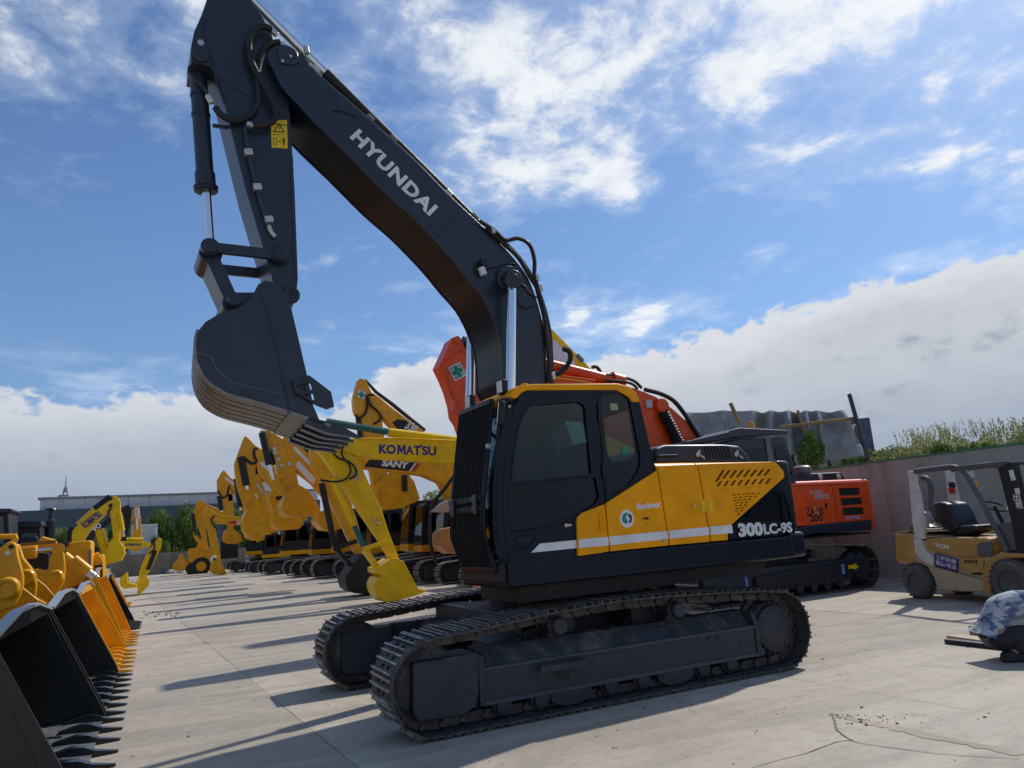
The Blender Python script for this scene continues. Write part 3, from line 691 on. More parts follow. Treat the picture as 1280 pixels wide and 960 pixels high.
# recessed grab pocket low on the door
pk = round_corner(CP_([(644, 672), (669, 669), (668, 676), (660, 684), (645, 687)]), .03, 3)
rim(pk, YC - .002, .008, cab, nv, 'grab_pocket')
plate('pocket_recess', round_corner(CP_([(646, 673), (667, 670.5), (660, 678), (646, 676.5)]), .02, 3), [], YC - .002, YC - .0003, M['black'], cab)
plate('white_stripe', CP_([(663.6, 690.8), (674.5, 679.6), (722.6, 674.6), (722.9, 685)]), [], YC - .0035, YC - .0005, M['white'], cab)
# curved crease on the door under the lower window
MB().tube([H.P(*a, YC - .001) for a in ((640, 665), (690, 658), (722, 647), (744, 634))], .008, 6, 4).build('door_crease', nv, cab)
# shell: floor, back wall, far side, front frame, roof
cf = [H.at(648, 497, YC)[0], H.at(629, 640, YC)[0]]
XB = H.at(803, 520, YC)[0]; XB2 = H.at(820, 587, YC)[0]
b = MB(); b.bx(-1.30, .52, YC + .052, YCF, 1.43, 1.50); b.prism([(XB2 - .03, 2.04), (XB2 + .02, 2.04), (XB2 + .02, 1.45), (XB2 - .03, 1.45)], YC + .051, YCF)
for y0, y1 in ((YC + .051, YC + .12), (YCF - .12, YCF - .051)): b.prism([(XB - .10, 2.98), (XB - .06, 2.98), (XB2 + .02, 2.28), (XB2 + .02, 2.041), (XB2 - .03, 2.041), (XB2 - .03, 2.28)], y0, y1)
b.build('cab_shell', nv, cab, .006)
far_out = [(-1.06, 3.0), (XB - .08, 3.0), (XB2, 2.28), (XB2, 1.47), (-1.30, 1.47), (-1.34, 2.0), (-1.22, 2.6)]
far_win = [(-1.0, 2.93), (-.22, 2.94), (-.20, 1.98), (-1.2, 1.95), (-1.22, 2.1), (-1.13, 2.55)]; far_win2 = [(-.13, 2.94), (XB - .10, 2.92), (XB2 - .06, 2.3), (XB2 - .06, 1.98), (-.11, 1.98)]
plate('side_frame', round_corner(far_out, .03), [round_corner(far_win, .04), round_corner(far_win2, .04)], YCF - .05, YCF, nv, cab)
for wv in (far_win, far_win2): plate('window_pane', round_corner(wv, .04), [], YCF - .03, YCF - .024, M['glass'], cab)
# windscreen between two front pillars
fp = [(-1.075, 2.97), (-1.19, 2.62), (-1.29, 2.15), (-1.315, 1.80), (-1.30, 1.47)]
for y0, y1 in ((YC + .052, YC + .10), (YCF - .10, YCF - .051)):
    MB().prism(fp + [(x + .05, z) for x, z in reversed(fp)], y0, y1).build('front_pillar', nv, cab, .006)
b = MB(); pts = [(x + .02, z) for x, z in fp]
b.prism(pts + [(x + .006, z) for x, z in reversed(pts)], YC + .101, YCF - .101); b.build('windscreen', M['glass'], cab)
# amber roof cap with rounded edges
roof_prof = CP_([(637.5, 493.5), (640, 488), (648, 482.3), (668, 479.8), (771, 479.2), (786, 482.6), (795, 491), (800, 502.2), (790.6, 503.2), (785.5, 496.2), (771, 487.8), (659, 487.9), (651, 491.6), (646.5, 498), (637.5, 497)])
b = MB(); rz = roof_prof
b.prism(rz, YC - .012, YC + .10)
top = [rz[i] for i in (0, 1, 2, 3, 4, 5, 6, 7)]
b.prism(top + [(top[-1][0] - .03, top[-1][1]), (top[0][0] + .03, top[0][1] - .01)], YC + .099, YCF + .01)
b.build('roof', am, cab, .03, 3)
MB().tube([H.P(*a, YC + .02) for a in ((651, 482.5), (655, 480.3), (659, 480.6), (661, 482))], .012).build('roof_eyelet', am, cab)
# interior: seat, console, levers
b = MB(); b.bx(-.72, -.22, -1.16, -.72, 1.82, 1.96); b.build('seat_cushion', M['seat'], cab, .05, 3)
b = MB(); b.prism([(-.26, 1.92), (-.14, 1.92), (.0, 2.50), (-.06, 2.58), (-.14, 2.58), (-.20, 2.50)], -1.15, -.73); b.build('seat_back', M['seat'], cab, .06, 3)
b = MB(); b.bx(-.75, -.15, -1.36, -1.18, 1.5, 2.0); b.bx(-.75, -.15, -.70, -.55, 1.5, 2.0); b.bx(-.66, -.24, -1.1, -.78, 1.5, 1.82); b.build('console', M['black'], cab, .02)
b = MB()
for y in (-1.27, -.62): b.tube([(-.68, y, 2.0), (-.70, y, 2.12), (-.72, y, 2.22)], [.02, .018, .028], 8)
b.tube([(-1.05, -.98, 1.5), (-1.12, -.98, 2.0), (-1.08, -.98, 2.15)], .018, 8); b.build('control_lever', M['black'], cab)
MB().tube([(-.85, -.55, 2.88), (-.55, -.52, 2.86), (-.30, -.52, 2.70), (-.18, -.52, 2.42), (-.16, -.52, 2.1)], .022, 8, 5).build('grab_rail', M['black'], cab)
MB().bx(-1.0, -.2, -1.38, -.55, 2.94, 2.99).build('headliner', M['black'], cab)
# front grab handrail tube along the near pillar and black corner column
colm = [(622, 712), (628.3, 712), (640, 704.6), (634.6, 682), (631, 659), (630.6, 596), (636, 545), (645, 508), (637, 500), (631, 506)]
b = MB(); b.prism(H.poly([(634, 502), (640, 500), (643, 510), (636, 545), (631.5, 596), (631, 659), (634, 682), (638, 703), (628, 706), (622, 690), (620, 640), (622, 560)], YC), YC + .004, YC + .06); b.build('corner_column', nv, cab, .012)
MB().tube([H.P(*a, YC - .035) for a in ((640.5, 503), (636, 499.5), (630, 500), (626.5, 505), (622, 545), (619, 600), (618, 660), (622, 690), (631, 699), (637, 698))], .016, 8, 4).build('handrail', nv, cab)
MB().cyl(H.P(637, 508, YC - .06), H.P(637, 508, YC - .03), .014, n=10).build('handrail_bolt', M['fitting'], cab)
# wing mirror
p = H.P(628, 517, YC - .05)
b = MB(); b.box((0, 0, 0), (.06, .15, .24)); mo = b.build('mirror', M['black'], cab, .02, 3); mo.location = p + Vector((-.01, .0, 0)); mo.rotation_euler = (0, R_(8), R_(-32))
MB().box((0, 0, 0), (.004, .12, .20)).build('mirror_glass', M['chrome'], mo, .0, loc=(-.032, 0, 0))
# front guard of vertical bars in a bent frame
GX = [(-1.345, 2.955), (-1.505, 1.945), (-1.515, 1.665), (-1.405, 1.335)]
gd = link('front_guard', None, cab)
GY0, GY1 = -1.36, -.645
for y in (GY0, GY1):
    MB().tube([(x, y, z) for x, z in GX], .024, 6).build('guard_post', nv, gd)
for i in (0, 3):
    x, z = GX[i]; MB().bar((x, GY0, z), (x, GY1, z), .05, .05, (1, 0, 0)).build('guard_rail', nv, gd, .006)
zr = 1.96; xr_ = -1.51
for dz_ in (.045, -.045):
    MB().bar((xr_ - .012, GY0 - .02, zr + dz_), (xr_ - .012, GY1 + .02, zr + dz_), .03, .055, (1, 0, 0)).build('guard_rail', M['grey'] if False else nv, gd, .005)
for y in (GY0 + .10, GY1 - .10):
    b = MB(); b.bx(xr_ - .05, xr_ - .026, y - .012, y + .012, zr - .09, zr + .09); b.cyl((xr_ - .065, y, zr + .045), (xr_ - .04, y, zr + .045), .018, n=8); b.cyl((xr_ - .065, y, zr - .045), (xr_ - .04, y, zr - .045), .018, n=8); b.build('guard_clamp', M['grey'], gd)
nb_ = 13; gb = None
for i in range(nb_):
    y = GY0 + .035 + (GY1 - GY0 - .07) * i / (nb_ - 1)
    if gb is None:
        t_ = MB(); pts = [(x, 0, z) for x, z in GX]
        for a, c in zip(pts, pts[1:]): t_.bar(a, c, .010, .030, (0, 1, 0))
        gb = t_.mesh('guard_bar', M['black'])
    o = link('guard_bar', gb, gd); o.location = (0, y, 0)
MB().cyl((-1.44, GY0 - .03, 2.50), (-1.44, GY0 - .055, 2.50), .025, n=14).build('guard_knob', M['fitting'], gd)
for y in (GY0, GY1):
    for z, x in ((2.8, -1.37), (1.55, -1.47)): MB().bar((x, y, z), (x + .25, y - math.copysign(.03, y + 1), z), .03, .03).build('guard_bracket', nv, gd)
MB().bx(-1.40, -1.332, -1.42, -.55, 1.22, 1.40).build('front_step', M['black'], cab, .01)
# two work lamps over the guard
def worklamp(px, py, y):
    p = H.P(px, py, y); b = MB(); b.box((0, 0, 0), (.07, .13, .15)); o = b.build('work_lamp', M['black'], cab, .022, 3); o.location = p
    MB().box((0, 0, 0), (.006, .105, .12)).build('lamp_lens', M['lightglass'], o, loc=(-.036, 0, 0))
    MB().tube([(.02, 0, -.06), (.05, 0, -.10), (.05, 0, -.17)], .012).build('lamp_bracket', M['fitting'], o); return o
worklamp(628, 484, -1.28); worklamp(588, 503, -.70)

# ------------------------------------------------------------------ boom, arm, bucket
bm_ = link('boom', None, up)
YB0, YB1 = -.36, .36
def BP(pts, y=YB0): return H.poly(pts, y)
def q1(x, y): return (200 + x / 4, y / 4)
def q3(x, y): return (420 + x / 2.6656, 120 + y / 2.6656)
upper = [(345, 57), (356, 55.6), (366, 60), (377, 72), (397, 92), (420, 112), (450, 138), (472, 158), (520, 201), (559, 241), (607, 286), (632, 311), (645, 326), (660, 347), (670, 372), (677, 397), (680, 412), (682.5, 440), (684, 478)]
lower = [(629, 478), (627, 440), (623, 418), (614, 393), (600, 367), (581, 345), (560, 319), (544, 301), (514, 270), (477, 237), (432, 191), (395, 155), (372, 130), (352, 108), (341, 86), (334, 71), (337, 62)]
foot = [(.22, 2.85), (.36, 2.25), (.30, 2.02), (.12, 1.96), (-.06, 2.05), (-.22, 2.5), (-.42, 3.0)]
UP_, LO_ = smooth2(BP(upper), 3), smooth2(BP(lower), 3)
poly = UP_ + foot + LO_
tip = poly
# box girder: side plates stand 3 cm proud of the web plates
b = MB(); b.prism(poly, YB0, YB0 + .022); b.prism(poly, YB1 - .022, YB1)
U, L = UP_[6:] + foot[:3], list(reversed(LO_[:40])) + list(reversed(foot[3:]))
side = b.build('side_plate', M['navy2'], bm_, .006)
def web(line, inward, y0, y1, t):
    n = len(line); a_, c_ = [], []
    for i in range(n):
        (x0, z0), (x1, z1) = line[max(i - 1, 0)], line[min(i + 1, n - 1)]; dx, dz_ = x1 - x0, z1 - z0; l = math.hypot(dx, dz_) or 1; nx, nz = -dz_ / l * inward, dx / l * inward
        x, z = line[i]; a_.append((x + nx * .012, z + nz * .012)); c_.append((x + nx * (.012 + t), z + nz * (.012 + t)))
    return MB().prism(a_ + c_[::-1], y0, y1)
web(U, -1, YB0 + .021, YB1 - .021, .02).build('top_plate', M['navy2'], bm_)
web(L, 1, YB0 + .021, YB1 - .021, .02).build('bottom_plate', M['gloss'], bm_)
# pins and bosses
def boss(px, py, y, r, name, parent, depth=.05, m=None, n=24):
    p = H.P(px, py, y); b = MB(); b.lathe(p, (0, -1, 0), [(r, -.01), (r, depth * .6), (r * .86, depth), (r * .55, depth), (r * .5, depth * .75), (r * .2, depth * .75), (r * .15, depth * .5)], n); return b.build(name, m or M['navy2'], parent, .004)
boss(360, 70, YB0, .115, 'pin_boss', bm_, .03)
p = H.P(360, 70, YB0); a = H.P(372, 73, YB0 - .02)
MB().prism([(x, z) for x, z in BP([(355, 66), (365, 63), (382, 72), (376, 81), (368, 77)])], YB0 - .016, YB0 - .0005).build('pin_lock_plate', M['navy2'], bm_, .003)
for px, py in ((353, 77), (363, 71)): q = H.P(px, py, YB0 - .016); MB().cyl(q, q + Vector((0, -.018, 0)), .018, n=8).build('bolt', M['fitting'], bm_)
boss(635, 349, YB0, .17, 'pin_boss', bm_, .05)
MB().cyl(H.P(640, 350, YB0 - .05), H.P(640, 350, -.66), .085, n=24).build('boom_pin', M['navy2'], bm_, .008)
MB().cyl(H.P(640, 350, YB0 - .05) + Vector((0, .72, 0)), H.P(640, 350, YB0 - .05) + Vector((0, 1.06, 0)), .10, n=24).build('boom_pin', M['navy2'], bm_, .008)
# weld seam across the girder, lettering
for a, c in (((544, 299), (575, 267)),): MB().bar(H.P(*a, YB0 - .001), H.P(*c, YB0 - .001), .004, .012).build('weld_seam', M['black'], bm_)
hx0, hx1 = H.P(436.5, 172, YB0 - .001), H.P(536.5, 270.5, YB0 - .001)
dv = (hx1 - hx0).normalized(); upv = Vector((-dv.z, 0, dv.x)) * (1 if -dv.z * 0 + dv.x > 0 else -1)
text('boom_lettering', 'HYUNDAI', hx0, hx1, .185, M['white'], bm_, up=upv, bold=.040, space=1.10)
# boom lamp and its wire
p = H.P(604, 332, YB0 - .06); b = MB(); b.box((0, 0, 0), (.10, .10, .10)); o = b.build('boom_lamp', M['black'], bm_, .025, 3); o.location = p + Vector((0, 0, .03)); MB().cyl((-.03, 0, -.06), (.0, 0, -.15), .045, n=10).build('lamp_lens', M['lightglass'], o)
MB().box(H.P(597, 336, YB0 - .012), (.09, .02, .11), Matrix.Rotation(.5, 3, 'Y')).build('lamp_mount', M['black'], bm_, .02)
MB().tube([H.P(*a, YB0 - .012) for a in ((609, 336), (620, 334), (632, 330), (645, 330))], .008, 6, 4).build('lamp_wire', M['rubber'], bm_)
MB().tube([H.P(*a, YB0 - .015) for a in ((415, 138), (424, 138), (436, 142), (449, 146))], .006, 6, 4).build('sensor_wire', M['rubber'], bm_)
# pipes along the boom top, clamps, hoses down to the house
def along(pts, y, off):
    out = []
    P_ = [H.P(a, c, YB0) for a, c in pts]
    for i, p in enumerate(P_):
        t = (P_[min(i + 1, len(P_) - 1)] - P_[max(i - 1, 0)]).normalized(); nrm = Vector((t.z, 0, -t.x)) * -1
        if nrm.z < 0: nrm = -nrm
        q = p + nrm * off; q.y = y; out.append(q)
    return out
for y, off, r in ((-.29, .035, .022), (-.20, .045, .026), (-.11, .04, .022), (.2, .04, .026), (.29, .035, .022)):
    MB().tube(along([(378, 73), (397, 92), (450, 138), (520, 201), (559, 241), (607, 286), (632, 311)], y, off), r, 8, 4).build('boom_pipe', M['rubber'], bm_)
for i, (px, py) in enumerate(((379, 74), (392, 87), (461, 148), (490, 174), (560, 242), (593, 272), (612, 291))):
    p = along([(px - 4, py - 4), (px, py), (px + 4, py + 4)], -.24, .05)[1]; MB().box(p, (.10, .20, .05), Matrix.Rotation(R_(41), 3, 'Y')).build('pipe_clamp', M['fitting'] if i in (1, 4) else M['grey'], bm_, .008)
for pts, y, r in (([(600, 276), (618, 288), (632, 300), (648, 298), (662, 306), (668, 325), (668, 345), (672, 358)], YB0 - .05, .026), ([(607, 285), (630, 305), (648, 322), (662, 345), (672, 362), (679, 385), (683, 420), (686, 450), (686, 478)], YB0 - .03, .028),
                  ([(668, 348), (674, 372), (680, 395), (686, 430), (688, 460), (689, 480)], YB0 + .06, .028), ([(610, 284), (640, 312), (660, 338), (676, 372), (686, 410), (689, 445), (690, 480)], -.15, .028)):
    MB().tube([H.P(a, c, y) for a, c in pts], r, 8, 5).build('boom_hose', M['rubber'], bm_)
for px, py in ((671, 347), (675, 360), (691, 470), (616, 288), (383, 63)): p = H.P(px, py, YB0 - .05); MB().box(p, (.05, .06, .09), Matrix.Rotation(R_(-12), 3, 'Y')).build('hose_fitting', M['fitting'], bm_, .01)
MB().tube([H.P(*a, YB0 - .02) for a in ((648, 352), (656, 358), (664, 368), (676, 374))], .010, 6, 4).build('grease_line', M['rubber'], bm_)
MB().tube([H.P(*a, YB0 - .02) for a in ((646, 365), (648, 378), (658, 385), (672, 380))], .008, 6, 4).build('grease_line', M['rubber'], bm_)
# boom cylinders: chrome rods, bodies behind the cab
def cyl_pair(y, name='boom_cylinder'):
    t = H.P(640, 350, -.55); t.y = y; f = Vector((-.80, y, 1.42)); dv = (t - f)
    m = f + dv * .36
    o = MB().cyl(f, m, .115, n=20).build(name, M['navy'], up, .01)
    r = MB(); r.cyl(m, t, .058, n=20); r.build('piston_rod', M['chrome'], o)
    e = MB(); e.cyl(t + Vector((0, -.07, 0)), t + Vector((0, .07, 0)), .115, n=20); e.build('rod_end', M['navy2'], o, .01)
cyl_pair(-.54); cyl_pair(.54)
# arm cylinder on top of the boom
t = H.P(300, -14, 0); f = H.P(600, 284, 0); dv = f - t
o = MB().cyl(t + dv * .33, f, .07, n=18).build('arm_cylinder', M['black'], bm_, .01)
MB().cyl(t, t + dv * .33, .06, n=18).build('piston_rod', M['chrome'], o)

arm = link('arm', None, up)
YA0, YA1 = -.235, .235
arm_near = [(259, -2), (252, 18), (242.5, 40), (238.5, 60), (238.6, 77), (247, 79.5), (256, 80.5), (264, 84), (270, 93), (274.5, 102), (281, 130), (307, 236), (340.6, 349), (346, 370), (353, 379), (362, 381), (370, 376), (372.6, 347), (368.4, 235), (362.8, 147), (360, 120), (352, 90), (340, 42), (325, 15), (316, 2), (306, -16), (290, -22), (272, -18)]
polyA = H.poly(arm_near, YA0)
b = MB(); b.prism(polyA, YA0, YA1); b.build('arm_girder', M['navy2'], arm, .008)
# raised edge strip dividing the front lug from the arm side, doubler plate
MB().tube([H.P(*a, YA0 - .001) for a in ((254, 27), (262, 62), (272, 104), (281, 130))], .012, 6).build('weld_seam', M['navy'], arm)
MB().tube([H.P(*a, YA0 - .001) for a in ((275, 98), (318, 125), (361, 148))], .009, 6).build('weld_seam', M['navy'], arm)
MB().tube([H.P(*a, YA0 - .001) for a in ((304, 150), (360, 157))], .007, 6).build('weld_seam', M['navy'], arm)
MB().prism(H.poly([(362.5, 196), (366, 197), (371.5, 346), (368, 346)], YA0), YA0 - .012, YA0 + .002).build('edge_doubler', M['navy2'], arm)
boss(250.5, 69, YA0, .085, 'pin_boss', arm, .03)
q = H.P(250.5, 55, YA0 - .005); MB().cyl(q, q + Vector((0, -.03, 0)), .034, n=10).build('bolt', M['fitting'], arm)
boss(351, 318, YA0, .095, 'pin_boss', arm, .05); boss(363, 369, YA0, .095, 'pin_boss', arm, .05)
# warning label
def lab(pts, m, y0, y1, name): return plate(name, H.poly(pts, YA0), [], y0, y1, m, arm)
lab([(338.5, 150.5), (358.6, 150.2), (359.6, 186), (339.5, 184.6)], M['yellowp'], YA0 - .004, YA0 - .001, 'warning_label')
tri = H.poly([(348.6, 153.8), (356, 165.8), (341.4, 165.5)], YA0); tri2 = H.poly([(348.6, 156.2), (354, 164.6), (343.3, 164.4)], YA0)
plate('label_print', tri, [tri2], YA0 - .006, YA0 - .0042, M['blackp'], arm)
for pts in ([(349, 158.5), (350.2, 158.5), (350, 162), (349, 162)], [(341.5, 173), (345.5, 173), (345.5, 173.7), (341.5, 173.7)], [(341.5, 180.4), (345.5, 180.4), (345.5, 181), (341.5, 181)], [(341.5, 173), (342, 173), (342, 181), (341.5, 181)], [(345.1, 173), (345.6, 173), (345.6, 181), (345.1, 181)],
            [(347, 177), (351.5, 177), (351.5, 177.8), (347, 177.8)], [(353.3, 174.2), (356, 174.2), (355.6, 178), (355.4, 182), (354.8, 182), (354.6, 179), (354.4, 182), (353.8, 182), (353.6, 178)], [(354, 172), (355.4, 172), (355.4, 173.7), (354, 173.7)], [(340.3, 168.3), (357.8, 168.6), (357.8, 168.9), (340.3, 168.6)]):
    lab(pts, M['blackp'], YA0 - .006, YA0 - .0042, 'label_print')
# pipe and clamps down the arm, hoses
MB().tube([H.P(*a, YA0 - .04) for a in ((306, 160), (310, 190), (321, 235), (333, 275), (336, 283))], .022, 8, 3).build('arm_pipe', M['navy2'], arm)
for px, py in ((310.5, 191), (321.5, 234.5), (336, 275)): MB().box(H.P(px, py, YA0 - .04), (.085, .08, .075), Matrix.Rotation(R_(-14), 3, 'Y')).build('pipe_clamp', M['fitting'], arm, .012)
MB().tube([H.P(*a, YA0 - .04) for a in ((336, 282), (339, 290), (344, 296))], .024, 8, 4).build('hose_fitting', M['fitting'], arm)
hoses = [([(340, 37), (330, 33), (320, 36), (312, 46), (311, 58), (314, 76), (323, 95), (333, 112), (341, 128), (345, 142), (340, 152), (328, 157), (316, 157)], YA0 - .09, .034),
         ([(350, 53), (338, 55), (330, 62), (324, 78), (322, 96), (323, 112), (322, 128), (314, 142), (300, 150), (288, 150), (276, 143), (269, 134)], YA0 - .06, .034)]
for pts, y, r in hoses:
    P_ = [H.P(a, c, y) for a, c in pts]; sp = spline(P_, 10); MB().tube(sp, [r * (1 + .09 * (i % 2)) for i in range(len(sp))], 10).build('hydraulic_hose', M['rubber'], arm)
for px, py, an in ((314, 156.5, 5), (342, 40, 40), (262, 124, 60), (356, 58, 35), (363, 66, 35)): MB().box(H.P(px, py, YA0 - .08), (.10, .06, .05), Matrix.Rotation(R_(an), 3, 'Y')).build('hose_fitting', M['fitting'], arm, .014)
# bucket cylinder
t = H.P(247, 84, -.0); f = H.P(262.5, 309, .0)
dv = f - t; o = MB().cyl(t, t + dv * .70, .088, n=20).build('bucket_cylinder', M['navy2'], arm, .008)
b = MB(); b.cyl(t + dv * .60, t + dv * .705, .102, n=20); b.cyl(t + dv * .685, t + dv * .70, .118, n=20); b.cyl(t + dv * .675, t + dv * .684, .125, n=12); b.build('cylinder_gland', M['navy'], o, .006)
for k in (.02, .16, .27): b = MB(); b.cyl(t + dv * k, t + dv * (k + .012), .096, n=20); b.build('cylinder_band', M['navy'], o)
MB().cyl(t + dv * .70, t + dv * .985, .052, n=18).build('piston_rod', M['chrome'], o)
MB().tube([H.P(*a, -.14) for a in ((237, 83), (237, 92), (246, 102), (257, 112), (260, 122))], .018, 8, 5).build('cylinder_pipe', M['navy2'], o)
MB().bar(H.P(266, 157, -.1), H.P(290, 160, -.1), .03, .03).build('cylinder_stop', M['navy2'], arm)
# linkage
def link_bar(a, c, y0, y1, w, name, parent, ew=1.35):
    A, C_ = H.P(*a, -.33), H.P(*c, -.33); b = MB(); b.bar((A.x, (y0 + y1) / 2, A.z), (C_.x, (y0 + y1) / 2, C_.z), abs(y1 - y0), w)
    for e in (A, C_): b.cyl((e.x, y0 - .012, e.z), (e.x, y1 + .012, e.z), w * ew / 2 * 1.25, n=20)
    return b.build(name, M['navy2'], parent, .008)
for y0 in (-.33, .25):
    link_bar((263, 308), (351, 318), y0, y0 + .06, .105, 'side_link', arm)
b = link_bar((265, 312), (294, 376), -.23, .23, .13, 'bucket_link', arm)
for px, py in ((263, 308), (351, 318), (293, 374)): boss(px, py, -.34, .072, 'pin_boss', arm, .03)

HB = Fr(0, 0, R_(-1.5)); bk = link('bucket', None, ex); bk.rotation_euler = (0, 0, R_(-1.5))
YK0, YK1 = -.66, .66
kp = [(331, 350.4), (340, 352), (349, 357.5), (359, 369), (365, 388), (384, 469), (392, 508), (401.5, 529), (372, 520.5), (361, 513.5), (328, 503), (293, 494), (276, 486.5), (262, 477), (251, 461), (246, 444), (245.2, 425), (249, 412), (257, 402), (275, 391.5), (296, 385), (308, 379), (316, 368), (323, 355)]
side_k = HB.poly(kp, YK0)
for y0, y1 in ((YK0, YK0 + .035), (YK1 - .035, YK1)): MB().prism(side_k, y0, y1).build('side_plate', M['navy2'], bk, .006)
sh = HB.poly([(401.5, 529), (372, 520.5), (361, 513.5), (328, 503), (293, 494), (276, 486.5), (262, 477), (251, 461), (246, 444), (245.2, 425), (249, 412), (257, 402), (275, 391.5), (296, 385), (316, 383), (345, 374)], YK0)
sh = [(p.x, p.z) for p in spline([Vector((a, 0, c)) for a, c in sh], 2)]
b = MB()
for (x0, z0), (x1, z1) in zip(sh, sh[1:]):
    dx, dz_ = x1 - x0, z1 - z0; l = math.hypot(dx, dz_) or 1; nx, nz = dz_ / l * .03, -dx / l * .03
    b.prism([(x0, z0), (x1, z1), (x1 + nx, z1 + nz), (x0 + nx, z0 + nz)], YK0 + .034, YK1 - .034)
b.build('bucket_shell', M['navy2'], bk)
# wear strips wrapped round the heel and along the bottom
ws = sh[2:21]
for k in range(6):
    y0 = YK0 + .002 + k * .2235; y1 = y0 + .165; b = MB()
    for (x0, z0), (x1, z1) in zip(ws[2:], ws[3:]):
        dx, dz_ = x1 - x0, z1 - z0; l = math.hypot(dx, dz_) or 1; nx, nz = -dz_ / l * .022, dx / l * .022
        b.prism([(x0 - nx * .05, z0 - nz * .05), (x1 - nx * .05, z1 - nz * .05), (x1 + nx, z1 + nz), (x0 + nx, z0 + nz)], y0, y1)
    b.build('wear_strip', M['worn'], bk)
l0 = sh[0]; l1 = HB.at(361, 513.5, YK0)
b = MB(); dx, dz_ = l0[0] - l1[0], l0[1] - l1[1]; ll = math.hypot(dx, dz_); ux, uz = dx / ll, dz_ / ll
b.prism([(l1[0], l1[1] - .03), (l0[0] + ux * .10, l0[1] + uz * .10 - .005), (l0[0] + ux * .10, l0[1] + uz * .10 + .03), (l1[0], l1[1] + .005)], YK0 - .002, YK1 + .002); b.build('cutting_lip', M['worn'], bk, .006)
# five teeth
tb = MB(); prof = [(-.26, -.035), (-.05, -.055), (.02, -.05), (.12, -.030), (.30, -.004), (.30, .010), (.10, .05), (.0, .065), (-.10, .05), (-.26, .035)]
n = len(prof); vs = []
for sgn in (-1, 1):
    for x, z in prof: w = .062 if x < .05 else .062 - (x - .05) * .11; vs.append((x, sgn * w, z))
tb.add(vs, [tuple(range(n)), tuple(range(2 * n - 1, n - 1, -1))] + [(i, i + n, (i + 1) % n + n, (i + 1) % n) for i in range(n)])
TOOTH = tb.mesh('tooth', M['navy2'])
an = -math.atan2(uz, ux)
for k in range(5):
    y = YK0 + .06 + k * (YK1 - YK0 - .12) / 4; o = link('tooth', TOOTH, bk); o.location = (l0[0] + ux * .12, y, l0[1] + uz * .12 - .01); o.rotation_euler = (0, an - R_(4), 0)
# side cutters with bolts and pockets
for y0, y1 in ((YK0 - .035, YK0 - .0005), (YK1 + .0005, YK1 + .035)):
    sc = HB.poly([(365, 474), (386, 470), (413, 490.5), (417, 509), (408, 512), (397, 508), (386, 502), (374, 495), (367, 488)], YK0)
    h1 = round_corner(HB.poly([(369, 483), (388, 479), (390, 488), (372, 489)], YK0), .02); h2 = round_corner(HB.poly([(377, 494), (391, 492), (393, 501), (388, 500)], YK0), .02)
    plate('side_cutter', sc, [h1, h2], y0, y1, M['navy2'], bk)
    for px, py in ((367, 476.5), (381, 474.5), (371.5, 489.8), (384, 486), (386, 498)): q = HB.P(px, py, y0 if y0 < 0 else y1); b = MB(); b.cyl(q + Vector((0, -.02, 0)), q + Vector((0, .01, 0)), .028, n=6); b.build('bolt', M['navy'], bk)
# corner piece beside the near tooth, ears with pins, line of the doubler plate
for y0, y1 in ((-.42, -.36), (.36, .42)):
    MB().prism(HB.poly([(296, 386), (288, 380), (285, 371), (292, 366), (300, 366), (318, 366), (331, 352), (352, 360), (362, 372), (350, 385), (316, 390)], -.40), y0, y1).build('ear', M['navy2'], bk, .008)
MB().tube([HB.P(*a, YK0 - .001) for a in ((325, 362), (345, 433), (361, 512))], .010, 6).build('weld_seam', M['navy'], bk)
MB().tube([HB.P(*a, YK0 - .001) for a in ((247, 440.5), (264, 446), (271, 462), (290, 478), (310, 483), (355, 493))], .004, 6).build('weld_seam', M['grey'], bk)
MB().cyl(HB.P(363, 369, -.46), HB.P(363, 369, -.46) + Vector((0, .92, 0)), .07, n=20).build('bucket_pin', M['navy2'], bk)
# ------------------------------------------------------------------ yard, walls
gr = MB().add([(-1500, -1500, -.035), (1500, -1500, -.035), (1500, 1500, -.035), (-1500, 1500, -.035)], [(0, 1, 2, 3)]).build('ground', M['ground']); gr['kind'] = 'structure'
yard = link('yard_pavement', None); yard.rotation_euler = (0, 0, R_(3.3)); yard['kind'] = 'structure'; yard['label'] = 'pale stained concrete yard laid in large slabs with open joints'
xs_ = [-21, -16.5, -12, -7.4, -2.87, 1.65, 6.2, 10.7, 15.2]; ys_ = [-16.8, -11.8, -6.85, -1.93] + [3.05 + 5 * i for i in range(12)]
for i in range(len(xs_) - 1):
    for j in range(len(ys_) - 1):
        x0, x1, y0, y1 = xs_[i], xs_[i + 1], ys_[j], ys_[j + 1]; gp = .003; dz_ = random.uniform(-.004, .0)
        b = MB(); n = 12; top = []
        def edge(ax, ay, bx_, by_):
            for k in range(n):
                t = k / n; jx = random.uniform(-.003, .003); top.append((ax + (bx_ - ax) * t + (jx if abs(by_ - ay) > abs(bx_ - ax) else 0), ay + (by_ - ay) * t + (jx if abs(bx_ - ax) > abs(by_ - ay) else 0)))
        edge(x0 + gp, y0 + gp, x1 - gp, y0 + gp); edge(x1 - gp, y0 + gp, x1 - gp, y1 - gp); edge(x1 - gp, y1 - gp, x0 + gp, y1 - gp); edge(x0 + gp, y1 - gp, x0 + gp, y0 + gp)
        b.prismz(top, -.03, dz_); b.build('concrete_slab', M['ground'], yard)
